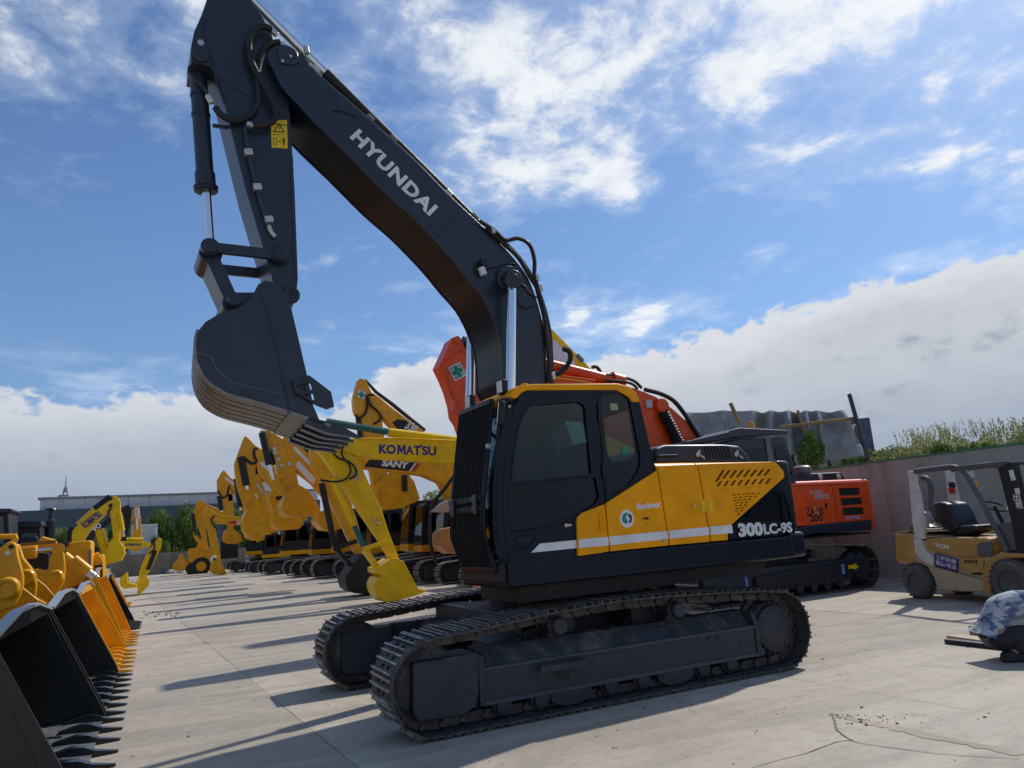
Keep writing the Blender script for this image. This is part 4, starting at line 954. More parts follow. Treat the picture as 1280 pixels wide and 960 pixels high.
# grit and pebbles lying about
b = MB()
for k in range(230):
    if k < 70: p = ground_at(1035 + abs(random.gauss(0, 60)), 893 + abs(random.gauss(0, 9)))
    elif k < 130: p = ground_at(random.uniform(150, 230), random.uniform(764, 774))
    else: p = ground_at(random.uniform(130, 1270), random.uniform(740, 955))
    r = random.choice((.003, .004, .004, .005, .006, .010)) * (2.6 if 70 <= k < 130 else 1)
    b.box((p.x, p.y, r * .4), (r * 2, r * random.uniform(1, 2), r * 1.1), Matrix.Rotation(random.uniform(0, 3.1), 3, 'Z') @ Matrix.Rotation(random.uniform(-.5, .5), 3, 'X'))
o = b.build('gravel', flat('grit', (.20, .175, .145)), None); o['kind'] = 'stuff'
def ribbon(name, px, widths, m, z):
    pts = spline([ground_at(a, c) for a, c in px], 8); n = len(pts); vs = []; fs = []
    for i, p in enumerate(pts):
        t = (pts[min(i + 1, n - 1)] - pts[max(i - 1, 0)]).normalized(); nr = Vector((-t.y, t.x, 0)); k = i / (n - 1) * (len(widths) - 1); j = min(int(k), len(widths) - 2); w = widths[j] + (widths[j + 1] - widths[j]) * (k - j)
        jx = nr * random.uniform(-.4, .4) * w; vs += [(p.x + nr.x * w * random.uniform(.6, 1.3) + jx.x, p.y + nr.y * w * random.uniform(.6, 1.3) + jx.y, z), (p.x - nr.x * w * random.uniform(.6, 1.3) + jx.x, p.y - nr.y * w * random.uniform(.6, 1.3) + jx.y, z)]
        if i: fs.append((2 * i - 2, 2 * i - 1, 2 * i + 1, 2 * i))
    me = bpy.data.meshes.new(name); me.from_pydata(vs, [], fs); me.materials.append(m); o = link(name, me); o['kind'] = 'stuff'; return o
ribbon('dirt', [(1038, 891), (1070, 899), (1122, 910), (1190, 925), (1279, 943)], [.02, .05, .07, .06, .05], flat('yard_dirt', (.42, .365, .285), .9), .002)
crk = flat('open_crack', (.19, .17, .14), .9)
ribbon('crack', [(1040, 892), (1043, 902), (1047, 913), (1066, 926), (1094, 932), (1140, 938), (1180, 943), (1274, 949)], [.007, .008, .006, .005, .006, .004, .003], crk, .004)
ribbon('crack', [(1066, 926), (1049, 927), (1026, 935), (1004, 943), (975, 950), (940, 960)], [.006, .005, .005, .004, .003], crk, .004); ribbon('crack', [(640, 893), (700, 872), (760, 884), (800, 878), (900, 893), (1000, 905), (1040, 892)], [.002, .003, .003, .003, .005, .01], crk, .0085) if False else None
False and ribbon('crack', [(222, 774), (245, 797), (262, 815), (286, 832), (303, 853), (330, 873), (352, 888)], [.003, .004, .006, .005, .006, .004, .003], crk, .004)
WX = 11.6
b = MB(); b.bx(WX, WX + .24, -14, 62.2, -.03, 2.76)
wr = b.build('boundary_wall', M['wall'], None); tag(wr, 'long grey rendered boundary wall behind the forklift with a green coping', 'wall')
cop = paint('green_coping_paint', (.05, .24, .13), .6, .2, 0)
for i in range(19): MB().bx(WX - .03, WX + .27, -14 + i * 4.01, -14 + i * 4.01 + 3.995, 2.763, 2.80).build('coping', cop, wr)
for i in range(13): MB().bx(WX - .10, WX - .002, -13 + i * 6.2, -13 + i * 6.2 + .35, -.03, 2.62).build('pier', M['wall'], wr)
b = MB(); b.bx(-30, WX - .01, 61.6, 61.85, -.03, 1.75)
wf = tag(b.build('yard_wall', wallmat('olive_wall', (.14, .13, .095), (.21, .195, .145))), 'low olive grey wall closing the far end of the yard', 'wall')
for i in range(10): MB().bx(-29 + i * 4, -28.65 + i * 4, 61.52, 61.598, -.03, 1.70).build('pier', M['wall'], wf)

# ------------------------------------------------------------------ vegetation
def leaf_mesh(name, n, rx, ry, rz, size, m, lobes=7, seed=1, flatb=.35):
    rnd = random.Random(seed); b = MB(); cs = []
    for i in range(lobes):
        a = rnd.uniform(0, 6.28); e = rnd.uniform(-.5, 1); rr = rnd.uniform(.35, .75); cs.append((Vector((math.cos(a) * rr * rx, math.sin(a) * rr * ry, e * rz * .62 - .1)), rnd.uniform(.34, .50)))
    cs.append((Vector((0, 0, 0)), .6))
    vs = []; fs = []
    for i in range(n):
        c, s = rnd.choice(cs); d_ = Vector((rnd.gauss(0, 1), rnd.gauss(0, 1), rnd.gauss(0, 1))).normalized(); rr = s * (rnd.random() ** .35) * rnd.uniform(.8, 1.12)
        p = c + Vector((d_.x * rr * rx, d_.y * rr * ry, d_.z * rr * rz)); nrm = (d_ + Vector((rnd.gauss(0, .6), rnd.gauss(0, .6), rnd.gauss(0, .6) + .3))).normalized()
        u = nrm.orthogonal().normalized(); u.rotate(__import__('mathutils').Quaternion(nrm, rnd.uniform(0, 6.28))); v = nrm.cross(u); sz = size * rnd.uniform(.6, 1.4)
        k = len(vs); vs += [p - u * sz, p + v * sz * .55, p + u * sz, p - v * sz * .55]; fs.append((k, k + 1, k + 2, k + 3))
    me = bpy.data.meshes.new(name); me.from_pydata(vs, [], fs); me.materials.append(m); return me
def trunk_mesh(h, r, rx, rz, seed):
    rnd = random.Random(seed); b = MB(); b.tube([(0, 0, 0), (rnd.uniform(-.1, .1), 0, h * .4), (rnd.uniform(-.2, .2), rnd.uniform(-.2, .2), h)], [r, r * .8, r * .45], 8)
    for i in range(7):
        a = rnd.uniform(0, 6.28); z = h * rnd.uniform(.55, .95); l = rx * rnd.uniform(.5, .85)
        b.tube([(0, 0, z), (math.cos(a) * l * .5, math.sin(a) * l * .5, z + rz * .25), (math.cos(a) * l, math.sin(a) * l, z + rz * rnd.uniform(.3, .8))], [r * .45, r * .3, r * .1], 5)
    return b.mesh('trunk', M['bark'])
def feathery():
    rnd = random.Random(5); me = leaf_mesh('crown', 1500, 1, 1, .85, .05, M['leaf2'], 10, 21); b = MB(); vs = []; fs = []
    for i in range(60):
        a = rnd.uniform(0, 6.28); r = rnd.uniform(.1, .8); p0 = Vector((math.cos(a) * r, math.sin(a) * r, .2)); p1 = p0 + Vector((rnd.uniform(-.2, .2), rnd.uniform(-.2, .2), rnd.uniform(.6, 1.1)))
        for k in range(16):
            p = p0.lerp(p1, .3 + .7 * rnd.random()); u = Vector((rnd.gauss(0, 1), rnd.gauss(0, 1), rnd.gauss(0, 1))).normalized() * .035; v = u.orthogonal().normalized() * .02; n_ = len(vs); vs += [p - u, p + v, p + u, p - v]; fs.append((n_, n_ + 1, n_ + 2, n_ + 3))
    v0 = [tuple(v.co) for v in me.vertices]; f0 = [tuple(f.vertices) for f in me.polygons]; o_ = len(v0); m2 = bpy.data.meshes.new('crown'); m2.from_pydata(v0 + [tuple(v) for v in vs], [], f0 + [tuple(i + o_ for i in f) for f in fs]); m2.materials.append(M['leaf2']); return m2
CROWN = [leaf_mesh('crown', 5200, 1, 1, 1, .055, M['leaf'], 9, 11), leaf_mesh('crown', 5200, 1, 1, 1, .055, M['leaf'], 8, 12), leaf_mesh('crown', 4200, 1, 1, 1, .06, M['leaf2'], 8, 13)]
CROWN.append(feathery())
TR = trunk_mesh(1.0, .05, .5, .5, 3)
def tree(name, label, cat, x, y, h, rx, rz, kind, group, rot=0.0, z0=0.0, trunk=True):
    t = thing(name, label, cat, (x, y, z0), rot, group)
    c = link('crown', CROWN[kind], t); c.location = (0, 0, h - rz); c.scale = (rx, rx, rz)
    if trunk: o = link('trunk', TR, t); hh = max(.5, h - rz * 1.2); o.scale = (h * .5, h * .5, hh)
    return t
fz = Fr(0, 0, 0)
def treepx(pxc, pyt, wpx, y, kind, name, label, cat, group, rzf=1.0, rot=0.0):   # crown centre column, crown top, crown width in the photograph, distance
    xc, zt = fz.at(pxc, pyt, y); xl, _ = fz.at(pxc - wpx / 2, pyt, y); xr, _ = fz.at(pxc + wpx / 2, pyt, y); r = (xr - xl) / 2
    return tree(name, label, cat, xc, y, zt, r, zt * .54, kind, group, rot)
g1 = 'broadleaf trees beyond the far wall'
lt = ['tall round broadleaf tree beside the white kiosk beyond the far wall', 'broad dense tree behind the backhoe loader beyond the far wall', 'small dark green tree just left of the backhoe loader',
      'leafy tree half hidden behind the ochre buckets', 'distant tree seen under the ochre bucket in the middle', 'green tree showing between the cab guard and the ochre arm']
for k, (a, bb, w, y, kd) in enumerate(((214, 624, 62, 66, 0), (246, 634, 60, 68, 1), (201, 664, 30, 64, 1), (305, 630, 66, 70, 0), (480, 618, 70, 74, 1), (566, 596, 84, 72, 2))):
    treepx(a, bb, w, y, kd, 'broadleaf_tree', lt[k], 'tree', g1, .95, k * 1.3)
g2 = 'bushes in front of the long blue building'
lb = ['pale green bush behind the black cab at the left edge', 'rounded bush behind the tall exhaust stack', 'green bush between the stack and the yellow boom', 'low bush left of the lettered yellow boom', 'bush below the white column of the blue building', 'bush at the far left of the yard behind the loaders', 'small bush right behind the lettered yellow boom']
for k, (a, bb, w, y, kd) in enumerate(((38, 647, 36, 76, 2), (66, 652, 34, 78, 2), (86, 655, 30, 77, 0), (104, 650, 26, 80, 2), (122, 648, 28, 79, 2), (10, 655, 40, 78, 0), (150, 645, 34, 82, 0))):
    treepx(a, bb, w, y, kd, 'bush', lb[k], 'bush', g2, .8, k * 1.1)
# scrub beyond the boundary wall on the right
g3 = 'shrubs growing beyond the boundary wall'
fw = Fr(0, 0, R_(-56))
lr = ['bright green shrub right beside the blue sign block above the wall', 'rounded shrub second from the blue sign block above the wall', 'olive shrub standing above the wall left of the forklift roof', 'dense dark shrub above the wall over the forklift rear pillar', 'sparse tall shrub poking above its neighbours over the forklift', 'light olive shrub over the forklift seat beyond the wall', 'broad shrub above the forklift mast beyond the wall',
      'shrub at the right end of the wall top', 'low shrub under the tarpaulin edge beyond the wall', 'green shrub below the tarpaulin beside the leaning pole', 'shrub under the middle of the tarpaulin', 'far feathery shrub rising behind the green row', 'far pale shrub behind the row at the right edge', 'tall shrub behind the forklift roof lamp beyond the wall']
for k, (a, bb, w, dist, kd) in enumerate(((1098, 554, 46, 42, 0), (1128, 549, 56, 40, 2), (1158, 546, 50, 38, 3), (1186, 548, 44, 36, 1), (1176, 534, 40, 46, 3), (1212, 541, 60, 38, 2), (1246, 540, 56, 37, 0), (1276, 537, 56, 35, 3), (1044, 570, 60, 46, 0), (1072, 566, 40, 44, 1), (1010, 574, 60, 48, 1), (1142, 541, 46, 52, 3), (1268, 527, 44, 44, 3), (1228, 531, 40, 45, 3))):
    dr = pxdir(a, bb); t_ = dist / math.hypot(dr.x, dr.y); p = CP + dr * t_; wd = w / FPX * dist * .55 / max(.5, dr.dot(CF))
    tree('shrub', lr[k], 'shrub', p.x, p.y, p.z, wd, min(wd * .9, p.z * .5), kd, g3, k * .9)
# creeper climbing the pole in front of the tarpaulin
def pt(px, py, dist): dr = pxdir(px, py); return CP + dr * (dist / math.hypot(dr.x, dr.y))
vb, vt = pt(1017, 590, 33), pt(1003, 524, 33)
vi = thing('climbing_plant', 'leafy climber wrapped round the pole in front of the grey tarpaulin', 'plant', (vb.x, vb.y, 0))
MB().tube([(0, 0, 0), (vt - vb) * .0 + Vector((0, 0, vb.z)), vt - Vector((vb.x, vb.y, 0))], .05, 6).build('stem', M['bark'], vi)
vm = leaf_mesh('leaves', 2200, .9, .9, 1.0, .09, M['leaf'], 8, 33); o = link('leaves', vm, vi); mid = (vb + vt) / 2; o.location = (mid.x - vb.x + .1, mid.y - vb.y, mid.z - .5); o.scale = (.75, .75, (vt.z - vb.z) * .62)
vb2 = pt(918, 540, 33); v2 = thing('climbing_plant', 'small tuft of creeper at the left bamboo pole by the tarpaulin', 'plant', (vb2.x, vb2.y, 0))
o = link('leaves', vm, v2); o.location = (0, 0, vb2.z - .35); o.scale = (.8, .8, .7); MB().tube([(0, 0, 0), (0, 0, vb2.z)], .05, 6).build('stem', M['bark'], v2)

# ------------------------------------------------------------------ buildings far off
bl = thing('factory_building', 'long dark blue factory building with a pale raised roof storey', 'building', (0, 118, 0))
m_, t_ = newmat('blue_cladding'); Pn = t_.n('ShaderNodeNewGeometry').outputs['Position']
wv = t_.n('ShaderNodeTexWave', {'Vector': Pn, 'Scale': 1.2}, bands_direction='Z').outputs[1]
fin(m_, t_, **{'Base Color': t_.mix(t_.ramp(wv, .3, .7, b=.6), (.035, .06, .085), (.05, .08, .11)), 'Roughness': .55})
MB().bx(-90, 21, 0, 30, 3.6, 9.05).build('clad_wall', m_, bl)
MB().bx(-90, 21, .4, 30, -.03, 3.59).build('ground_storey', flat('render_wall', (.25, .26, .27)), bl)
p0, p1 = fz.at(50, 628, 120), fz.at(275, 614, 120)
pal = flat('pale_cladding', (.55, .56, .58), .6); nP = 14
for i in range(nP):
    x0 = p0[0] + (21 - p0[0]) * i / nP; x1 = p0[0] + (21 - p0[0]) * (i + 1) / nP
    MB().bx(x0 + .02, x1 - .02, 2.0, 28, 9.06, 10.75).build('roof_panel', pal, bl)
MB().bx(p0[0] - .3, 21.3, 1.7, 28.3, 10.76, 11.05).build('roof_edge', flat('grey_roof', (.22, .23, .25)), bl)
for i in range(12): MB().bx(-86 + i * 10, -85.3 + i * 10, -.35, .0 - .003, -.03, 3.58).build('column', flat('white_column', (.6, .6, .6)), bl) if i else None
tw = thing('radio_mast', 'thin lattice radio mast with antenna drums on the skyline', 'mast', (0, 0, 0))
tb_ = fz.at(80, 640, 400); tt = fz.at(82, 594, 400); tw.location = (tb_[0], 400, 0)
b = MB(); zt = tt[1]; z0 = 0
for sx in (-1, 1):
    for sy in (-1, 1): b.tube([(sx * 2.2, sy * 2.2, 0), (sx * 1.2, sy * 1.2, zt * .72), (sx * .4, sy * .4, zt * .86)], .22, 5)
for k in range(14): z = zt * .84 * k / 14; w = 2.2 - 1.0 * z / (zt * .72); b.bar((-w, -w, z), (w, -w, z + zt * .06), .16, .16); b.bar((w, w, z), (-w, w, z + zt * .06), .16, .16)
b.build('lattice', flat('galvanised', (.20, .215, .24)), tw); MB().tube([(0, 0, zt * .8), (0, 0, zt)], [.45, .12], 6).build('spire', flat('mast_red', (.3, .27, .28)), tw)
for z, w in ((.70, 3.0), (.76, 2.0)): b = MB(); b.cyl((0, 0, zt * z), (0, 0, zt * z + .5), w, n=12); b.cyl((-1.8, -1.5, zt * z - .4), (-1.8, -2.8, zt * z - .4), 1.0, n=10); b.build('antenna_platform', flat('galvanised2', (.25, .27, .3)), tw)
# white kiosk by the far wall
k0, k1 = fz.at(163, 690, 64), fz.at(196, 690, 64); kz = fz.at(190, 655, 64)[1]
ki = thing('kiosk', 'small white flat roofed kiosk by the far wall', 'kiosk', ((k0[0] + k1[0]) / 2, 64, 0)); w = (k1[0] - k0[0]) / 2
wh = flat('white_sheet', (.62, .64, .66), .5)
MB().bx(-w + .12, w - .12, .1, 2.2, 0, kz - .2).build('wall', wh, ki); MB().bx(-w, w, -.05, 2.4, kz - .199, kz).build('roof', wh, ki)
for sx in (-1, 1): MB().bx(sx * (w - .06) - .06, sx * (w - .06) + .06, -.04, .06, 0, kz - .2).build('post', wh, ki)
MB().bx(-.15, w - .3, .06, .098, .2, kz - .45).build('door', flat('kiosk_door', (.48, .5, .52), .5), ki)
# stones heaped at the wall foot
for k in range(7):
    p = ground_at(198 + k * 5, 716.5); b = MB(); bmr = .28 * random.uniform(.7, 1.2)
    b.lathe((0, 0, 0), (0, 0, 1), [(bmr * random.uniform(.7, 1), 0), (bmr * 1.05, bmr * .4), (bmr * .6, bmr * .9), (bmr * .1, bmr)], 7); o = b.build('stone', flat('pale_stone', (.42, .40, .37)) if k else flat('stone0', (.36, .3, .25)), None); o.location = (p.x, p.y - .2, -.01); o.rotation_euler = (0, 0, k)
    tag(o, ('brown rubble stone', 'pale rubble stone next to the brown one', 'third rubble stone counting from the brown one', 'middle rubble stone of the row', 'third rubble stone counting from the backhoe', 'rubble stone last but one before the backhoe', 'rubble stone nearest the backhoe')[k] + ' at the foot of the far wall', 'stone', 'rubble stones at the far wall')
# blue sign block behind the tarpaulin
c0 = pt(1073, 575, 60); sg = thing('sign_block', 'dark blue slab sign building with white lettering behind the tarpaulin', 'sign', (c0.x, c0.y, 0), R_(-50))
w = 60 * 14 / FPX * 1.35; zt = pt(1075, 523, 60).z
MB().bx(-w * 1.6, w * .95, 0, 2.5, 0, zt).build('slab', flat('sign_blue', (.045, .065, .12), .5), sg)
text('lettering', 'YOUT', Vector((-w * .8, -.01, zt - 1.05)), Vector((w * .35, -.01, zt - .75)), .42, M['white'], sg, bold=.03)

# ------------------------------------------------------------------ tarpaulin draped over a frame beyond the wall
m_, t_ = newmat('grey_tarpaulin'); tc = t_.n('ShaderNodeTexCoord').outputs['Object']
c = t_.mix(t_.ramp(t_.noise(tc, .8, 5, .6), .3, .7), (.23, .235, .24), (.35, .355, .36)); c = t_.mix(t_.ramp(t_.noise(tc, 3, 5, .7), .55, .75, b=.4), c, (.08, .08, .085))
fin(m_, t_, **{'Base Color': c, 'Roughness': .85, 'Specular IOR Level': .2, 'Normal': t_.n('ShaderNodeBump', {'Height': t_.noise(tc, 5, 5, .6), 'Strength': .2, 'Distance': .1}).outputs[0]})
ft = Fr(0, 0, R_(-45)); DT = 34.0                           # plane facing the yard, 34 m out
oo = pt(960, 560, DT); ft = Fr(oo.x, oo.y, R_(-45))
tp = thing('tarpaulin', 'large creased grey tarpaulin draped over a pole frame beyond the wall', 'tarpaulin', (oo.x, oo.y, 0), R_(-45))
NX, NZ = 130, 30; vs = []; fs = []
import mathutils
peaks = [862, 905, 941, 963, 985, 1007, 1021, 1050]
for i in range(NX + 1):
    u = i / NX; px = 858 + u * 196
    k = max([j for j in range(len(peaks)) if peaks[j] <= px] or [0]); k2 = min(k + 1, len(peaks) - 1)
    s = 0 if k == k2 else (px - peaks[k]) / (peaks[k2] - peaks[k]); s = min(1, max(0, s))
    for j in range(NZ + 1):
        v = j / NZ
        pxx = px + max(0, u - .75) * 4 * v * 20 + v * (u - .2) * 4
        top = 516 - 3 * min(1, u * 5); bot = 571 + 3 * math.sin(u * 17) + 4 * u
        x, z = ft.at(pxx, top + (bot - top) * v, 0)
        fold = math.sin(math.pi * s) * (.7, .5, 1.15, .8, 1.25, .6, 1.0, .8)[k]; tri_ = abs(((px - 6 * v * 10 * (.3 if u > .4 else -.1)) / 13.0) % 2 - 1)
        vv = min(1, v * 4); dep = -(.75 * v ** .7) + vv * (1.5 * fold * math.exp(-v * 1.6) - .35 + .55 * (tri_ - .5) * (v * .6 + .1) + .30 * mathutils.noise.noise(Vector((u * 14 + v * 2, v * 2.2, 1.7))) + .07 * mathutils.noise.noise(Vector((u * 50 + v * 6, v * 7, 4))))
        vs.append((x, dep, z - .10 * fold * (1 - vv)))
for i in range(NX):
    for j in range(NZ):
        a = i * (NZ + 1) + j; fs.append((a, a + NZ + 1, a + NZ + 2, a + 1))
# top sheet running back over the frame
base = len(vs)
for i in range(NX + 1):
    x, y, z = vs[i * (NZ + 1)]
    for j, (yy, zz) in enumerate(((.6, .05), (3.0, .1), (5.5, -.2), (6.0, -2.5))): vs.append((x + .1, y + yy, z + zz))
for i in range(NX):
    a = i * (NZ + 1); b0 = base + i * 4; fs.append((a, b0, b0 + 4, a + NZ + 1))
    for j in range(3): fs.append((b0 + j, b0 + j + 1, b0 + j + 5, b0 + j + 4))
me = bpy.data.meshes.new('sheet'); me.from_pydata(vs, [], fs); me.materials.append(m_); me.polygons.foreach_set('use_smooth', [True] * len(fs)); o = link('sheet', me, tp)
sol = o.modifiers.new('thickness', 'SOLIDIFY'); sol.thickness = .02
for px in (866, 905, 941, 985, 1007, 1030, 1050):
    x, z = ft.at(px, 520, 0); MB().cyl((x, 1.2, 0), (x, .9, z - .25), .06, n=8).build('frame_post', M['black'], tp)
    MB().cyl((x, 1.2, 1.0), (x + 1.6, 1.3, z - 2.2), .05, n=6).build('frame_brace', M['black'], tp)
bam = flat('bamboo', (.22, .15, .055), .6)
def pole(a, c, r, name, label, m, grp=None):
    A, B = a, c; t = thing(name, label, 'pole', (A.x, A.y, 0)); d_ = (B - A)
    MB().tube([(0, 0, 0), A - Vector((A.x, A.y, 0)), B - Vector((A.x, A.y, 0))] if A.z > .5 and abs(d_.z) > 1 else [A - Vector((A.x, A.y, 0)), B - Vector((A.x, A.y, 0))], r, 8).build('shaft', m, t); return t
pole(pt(925, 530, 32), pt(913, 504, 32), .085, 'bamboo_pole', 'short leaning bamboo pole at the left of the tarpaulin', bam)
pole(pt(975, 534, 32.6), pt(1071, 522.5, 32.6), .075, 'bamboo_rail', 'horizontal bamboo rail lashed in front of the tarpaulin', bam)
pole(pt(1008, 545, 32.8), pt(997, 513, 32.8), .06, 'bamboo_pole', 'thin pole behind the leafy climber at the tarpaulin', bam)
pole(pt(1086, 578, 32.4), pt(1061.5, 492.5, 32.4), .085, 'scaffold_pole', 'tall dark leaning pole at the right end of the tarpaulin', flat('dark_pole', (.03, .026, .035), .5))
# ------------------------------------------------------------------ other crawler excavators
_mc = {}
def cached(key, fn):
    if key not in _mc: _mc[key] = fn()
    return _mc[key]
def shoes_stuff():
    b = MB(); h = PITCH_M * .47; w = .30
    for p, t in ST:
        n = Vector((-t.z, 0, t.x)); Mx = Matrix(((t.x, 0, n.x), (0, 1, 0), (t.z, 0, n.z)))
        b.box(p + n * .004, (h * 2, .6, .016), Mx)
        for x in (-h * .78, h * .16): b.box(p + n * .026 + t * x, (.022, .6, .03), Mx, 1)
    return b.mesh('track_shoes', [M['steel'], M['grouser']])
def track_frame_mesh():
    b = MB(); b.bx(-1.6, 1.7, -.18, .18, .18, .60); b.lathe((-2.03, -.12, .423), (0, 1, 0), [(.05, 0), (.33, .02), (.33, .22), (.05, .24)], 20); b.lathe((2.02, -.2, .433), (0, 1, 0), [(.05, 0), (.26, .01), (.30, .10), (.33, .12), (.33, .28), (.30, .30), (.26, .39), (.05, .4)], 20)
    for i in range(8): b.cyl((-1.35 + i * .385, -.2, .15), (-1.35 + i * .385, .2, .15), .095, n=10)
    for x in (-.73, .7): b.cyl((x, -.2, .77), (x, .2, .77), .085, n=10)
    b.bx(-2.2, -1.6, -.2, .2, .16, .62)
    return b.mesh('track_frame', M['under'])
def gen_body(t, s, paint_m, cab_m, hood_m=None, cab=True, deck_m=None, gauge=1.3):
    for y in (-gauge, gauge):
        o = link('crawler_track', cached('trf', track_frame_mesh), t); o.location = (0, y * s, 0); o.scale = (s, s, s)
        q = link('track_shoes', cached('shoes', shoes_stuff), o); q['kind'] = 'stuff'
    def part(name, key, fn, parent=t):
        o = link(name, cached(key, fn), parent)
        if parent is t: o.scale = (s, s, s)
        return o
    part('carbody', 'carb', lambda: MB().bx(-.9, .9, -1.1, 1.1, .5, .86).cyl((0, 0, .8), (0, 0, 1.15), .65, n=24).mesh('carbody', M['under']))
    k = paint_m.name; dm = deck_m or paint_m
    part('deck', 'deck' + dm.name, lambda: MB().prismz([(-1.35, -1.38), (2.3, -1.42), (2.3, 1.4), (-.2, 1.4), (-.9, .45), (-1.35, -.4)], 1.10, 1.36).mesh('deck', dm))
    part('side_body', 'body' + k, lambda: MB().bx(.62, 2.3, -1.40, 1.38, 1.365, 2.25).bx(-.2, .619, .5, 1.38, 1.365, 1.95).mesh('side_body', paint_m))
    part('counterweight', 'cwt' + k, lambda: MB().prismz([(2.305, -1.38), (2.62, -1.3), (2.82, -.8), (2.9, 0), (2.82, .8), (2.62, 1.3), (2.305, 1.38)], 1.12, 2.28).mesh('counterweight', paint_m))
    hm = hood_m or cab_m
    part('engine_hood', 'hood' + hm.name, lambda: MB().prism([(.9, 2.255), (1.0, 2.5), (2.2, 2.5), (2.3, 2.255)], -.8, .8).mesh('engine_hood', hm))
    part('exhaust_pipe', 'exh', lambda: MB().tube([(1.6, .5, 2.4), (1.6, .5, 2.75), (1.7, .5, 2.85)], .06, 10).mesh('exhaust_pipe', M['black']))
    if cab:
        c = part('cab', 'cab' + cab_m.name, lambda: cabmesh(cab_m))
        for nm, q in (('window_pane', [(-1.15, 1.95), (-1.05, 2.75), (-.55, 2.85), (-.45, 1.95)]), ('window_pane', [(-.35, 1.95), (-.35, 2.85), (.30, 2.8), (.42, 1.95)])):
            part(nm, 'pane%s' % q[0][0], lambda: MB().prism(q, -1.372, -1.352).mesh('window_pane', M['darkglass']), c)
        part('windscreen', 'ws', lambda: MB().add([(-1.335, -1.28, 1.5), (-1.335, -.48, 1.5), (-1.20, -.48, 2.85), (-1.20, -1.28, 2.85)], [(0, 1, 2, 3)]).prism([(-1.345, 1.5), (-1.335, 1.5), (-1.19, 2.85), (-1.20, 2.85)], -1.28, -.48).mesh('windscreen', M['darkglass']), c)
def cabmesh(m):
    b = MB(); b.prism([(-1.33, 1.365), (-1.33, 1.6), (-1.16, 2.9), (-1.05, 3.0), (.35, 3.0), (.45, 2.85), (.58, 1.95), (.58, 1.365)], -1.35, -.40); return b.mesh('cab', m)
def girder(name, fr, px, yc, half, m, parent, bevel=.02):
    pl = fr.poly(px, yc - half); b = MB(); b.prism(pl, yc - half, yc + half); return b.build(name, m, parent, bevel)
def hoseline(name, fr, px, y, r, parent, m=None): return MB().tube([fr.P(a, c, y) for a, c in px], r, 8, 5).build(name, m or M['rubber'], parent)
def bellows(name, fr, a, c, y, r, m, parent, n=22):
    A, B = fr.P(*a, y), fr.P(*c, y); prof = []
    L = (B - A).length
    for i in range(n): prof += [(r, L * i / n), (r * .78, L * (i + .5) / n)]
    return MB().lathe(A, (B - A), prof, 14).build(name, m, parent)
def rodcyl(name, fr, a, c, y, r, m, parent, rod=.35, rr=.55):
    A, B = fr.P(*a, y), fr.P(*c, y); d_ = B - A; o = MB().cyl(A, A + d_ * (1 - rod), r, n=16).build(name, m, parent, .005)
    MB().cyl(A + d_ * (1 - rod), B, r * rr, n=14).build('piston_rod', M['chrome'], o); return o
def bucket_generic(fr, px, yc, half, m, parent, teeth=None, tooth_m=None):
    pl = fr.poly(px, yc - half); b = MB(); b.prism(pl, yc - half, yc - half + .05); cx = sum(p[0] for p in pl) / len(pl); cz = sum(p[1] for p in pl) / len(pl)
    o = b.build('bucket', m, parent, .012); MB().prism(pl, yc + half - .05, yc + half).build('side_plate', m, o)
    q = MB(); nn = len(pl); arc = [(cx + (x - cx) * .985, cz + (z - cz) * .985) for x, z in pl]
    q.prism(arc, yc - half + .06, yc + half - .06); q.build('bucket_shell', m, o)
    return o
def safety(fr, c4, y, parent, cross, chars=True):
    """green cross plate given by its four corners in the photograph (top left, top right, bottom right, bottom left)"""
    P_ = [fr.P(a, c, y) for a, c in c4]
    def at(u, v): return P_[0].lerp(P_[1], u).lerp(P_[3].lerp(P_[2], u), v)
    def quad(name, u0, u1, v0, v1, m, dy, par):
        a = [at(u0, v0), at(u1, v0), at(u1, v1), at(u0, v1)]; return MB().prism([(p.x, p.z) for p in a], y - dy, y - dy + .004).build(name, m, par)
    o = quad('safety_plate', 0, 1, 0, 1, M['white'], .005, parent)
    a = [at(*uv) for uv in ((.34, .07), (.66, .07), (.66, .34), (.93, .34), (.93, .66), (.66, .66), (.66, .93), (.34, .93), (.34, .66), (.07, .66), (.07, .34), (.34, .34))]
    MB().prism([(p.x, p.z) for p in a], y - .0085, y - .0052).build('green_cross', cross, o)
    if chars:
        for ch, u, v in (('安', .06, .29), ('全', .71, .29), ('第', .06, .95), ('一', .71, .84)):
            p0 = at(u, v); p1 = at(u + .24, v); h = (at(u, v) - at(u, v - .23)).length * (.3 if ch == '一' else 1)
            try: text('character', ch, p0 + Vector((0, -.0055, 0)), p1 + Vector((0, -.0055, 0)), h, M['blackp'], o, up=tuple(at(u, v - .23) - p0), bold=.01)
            except Exception: pass
    return o

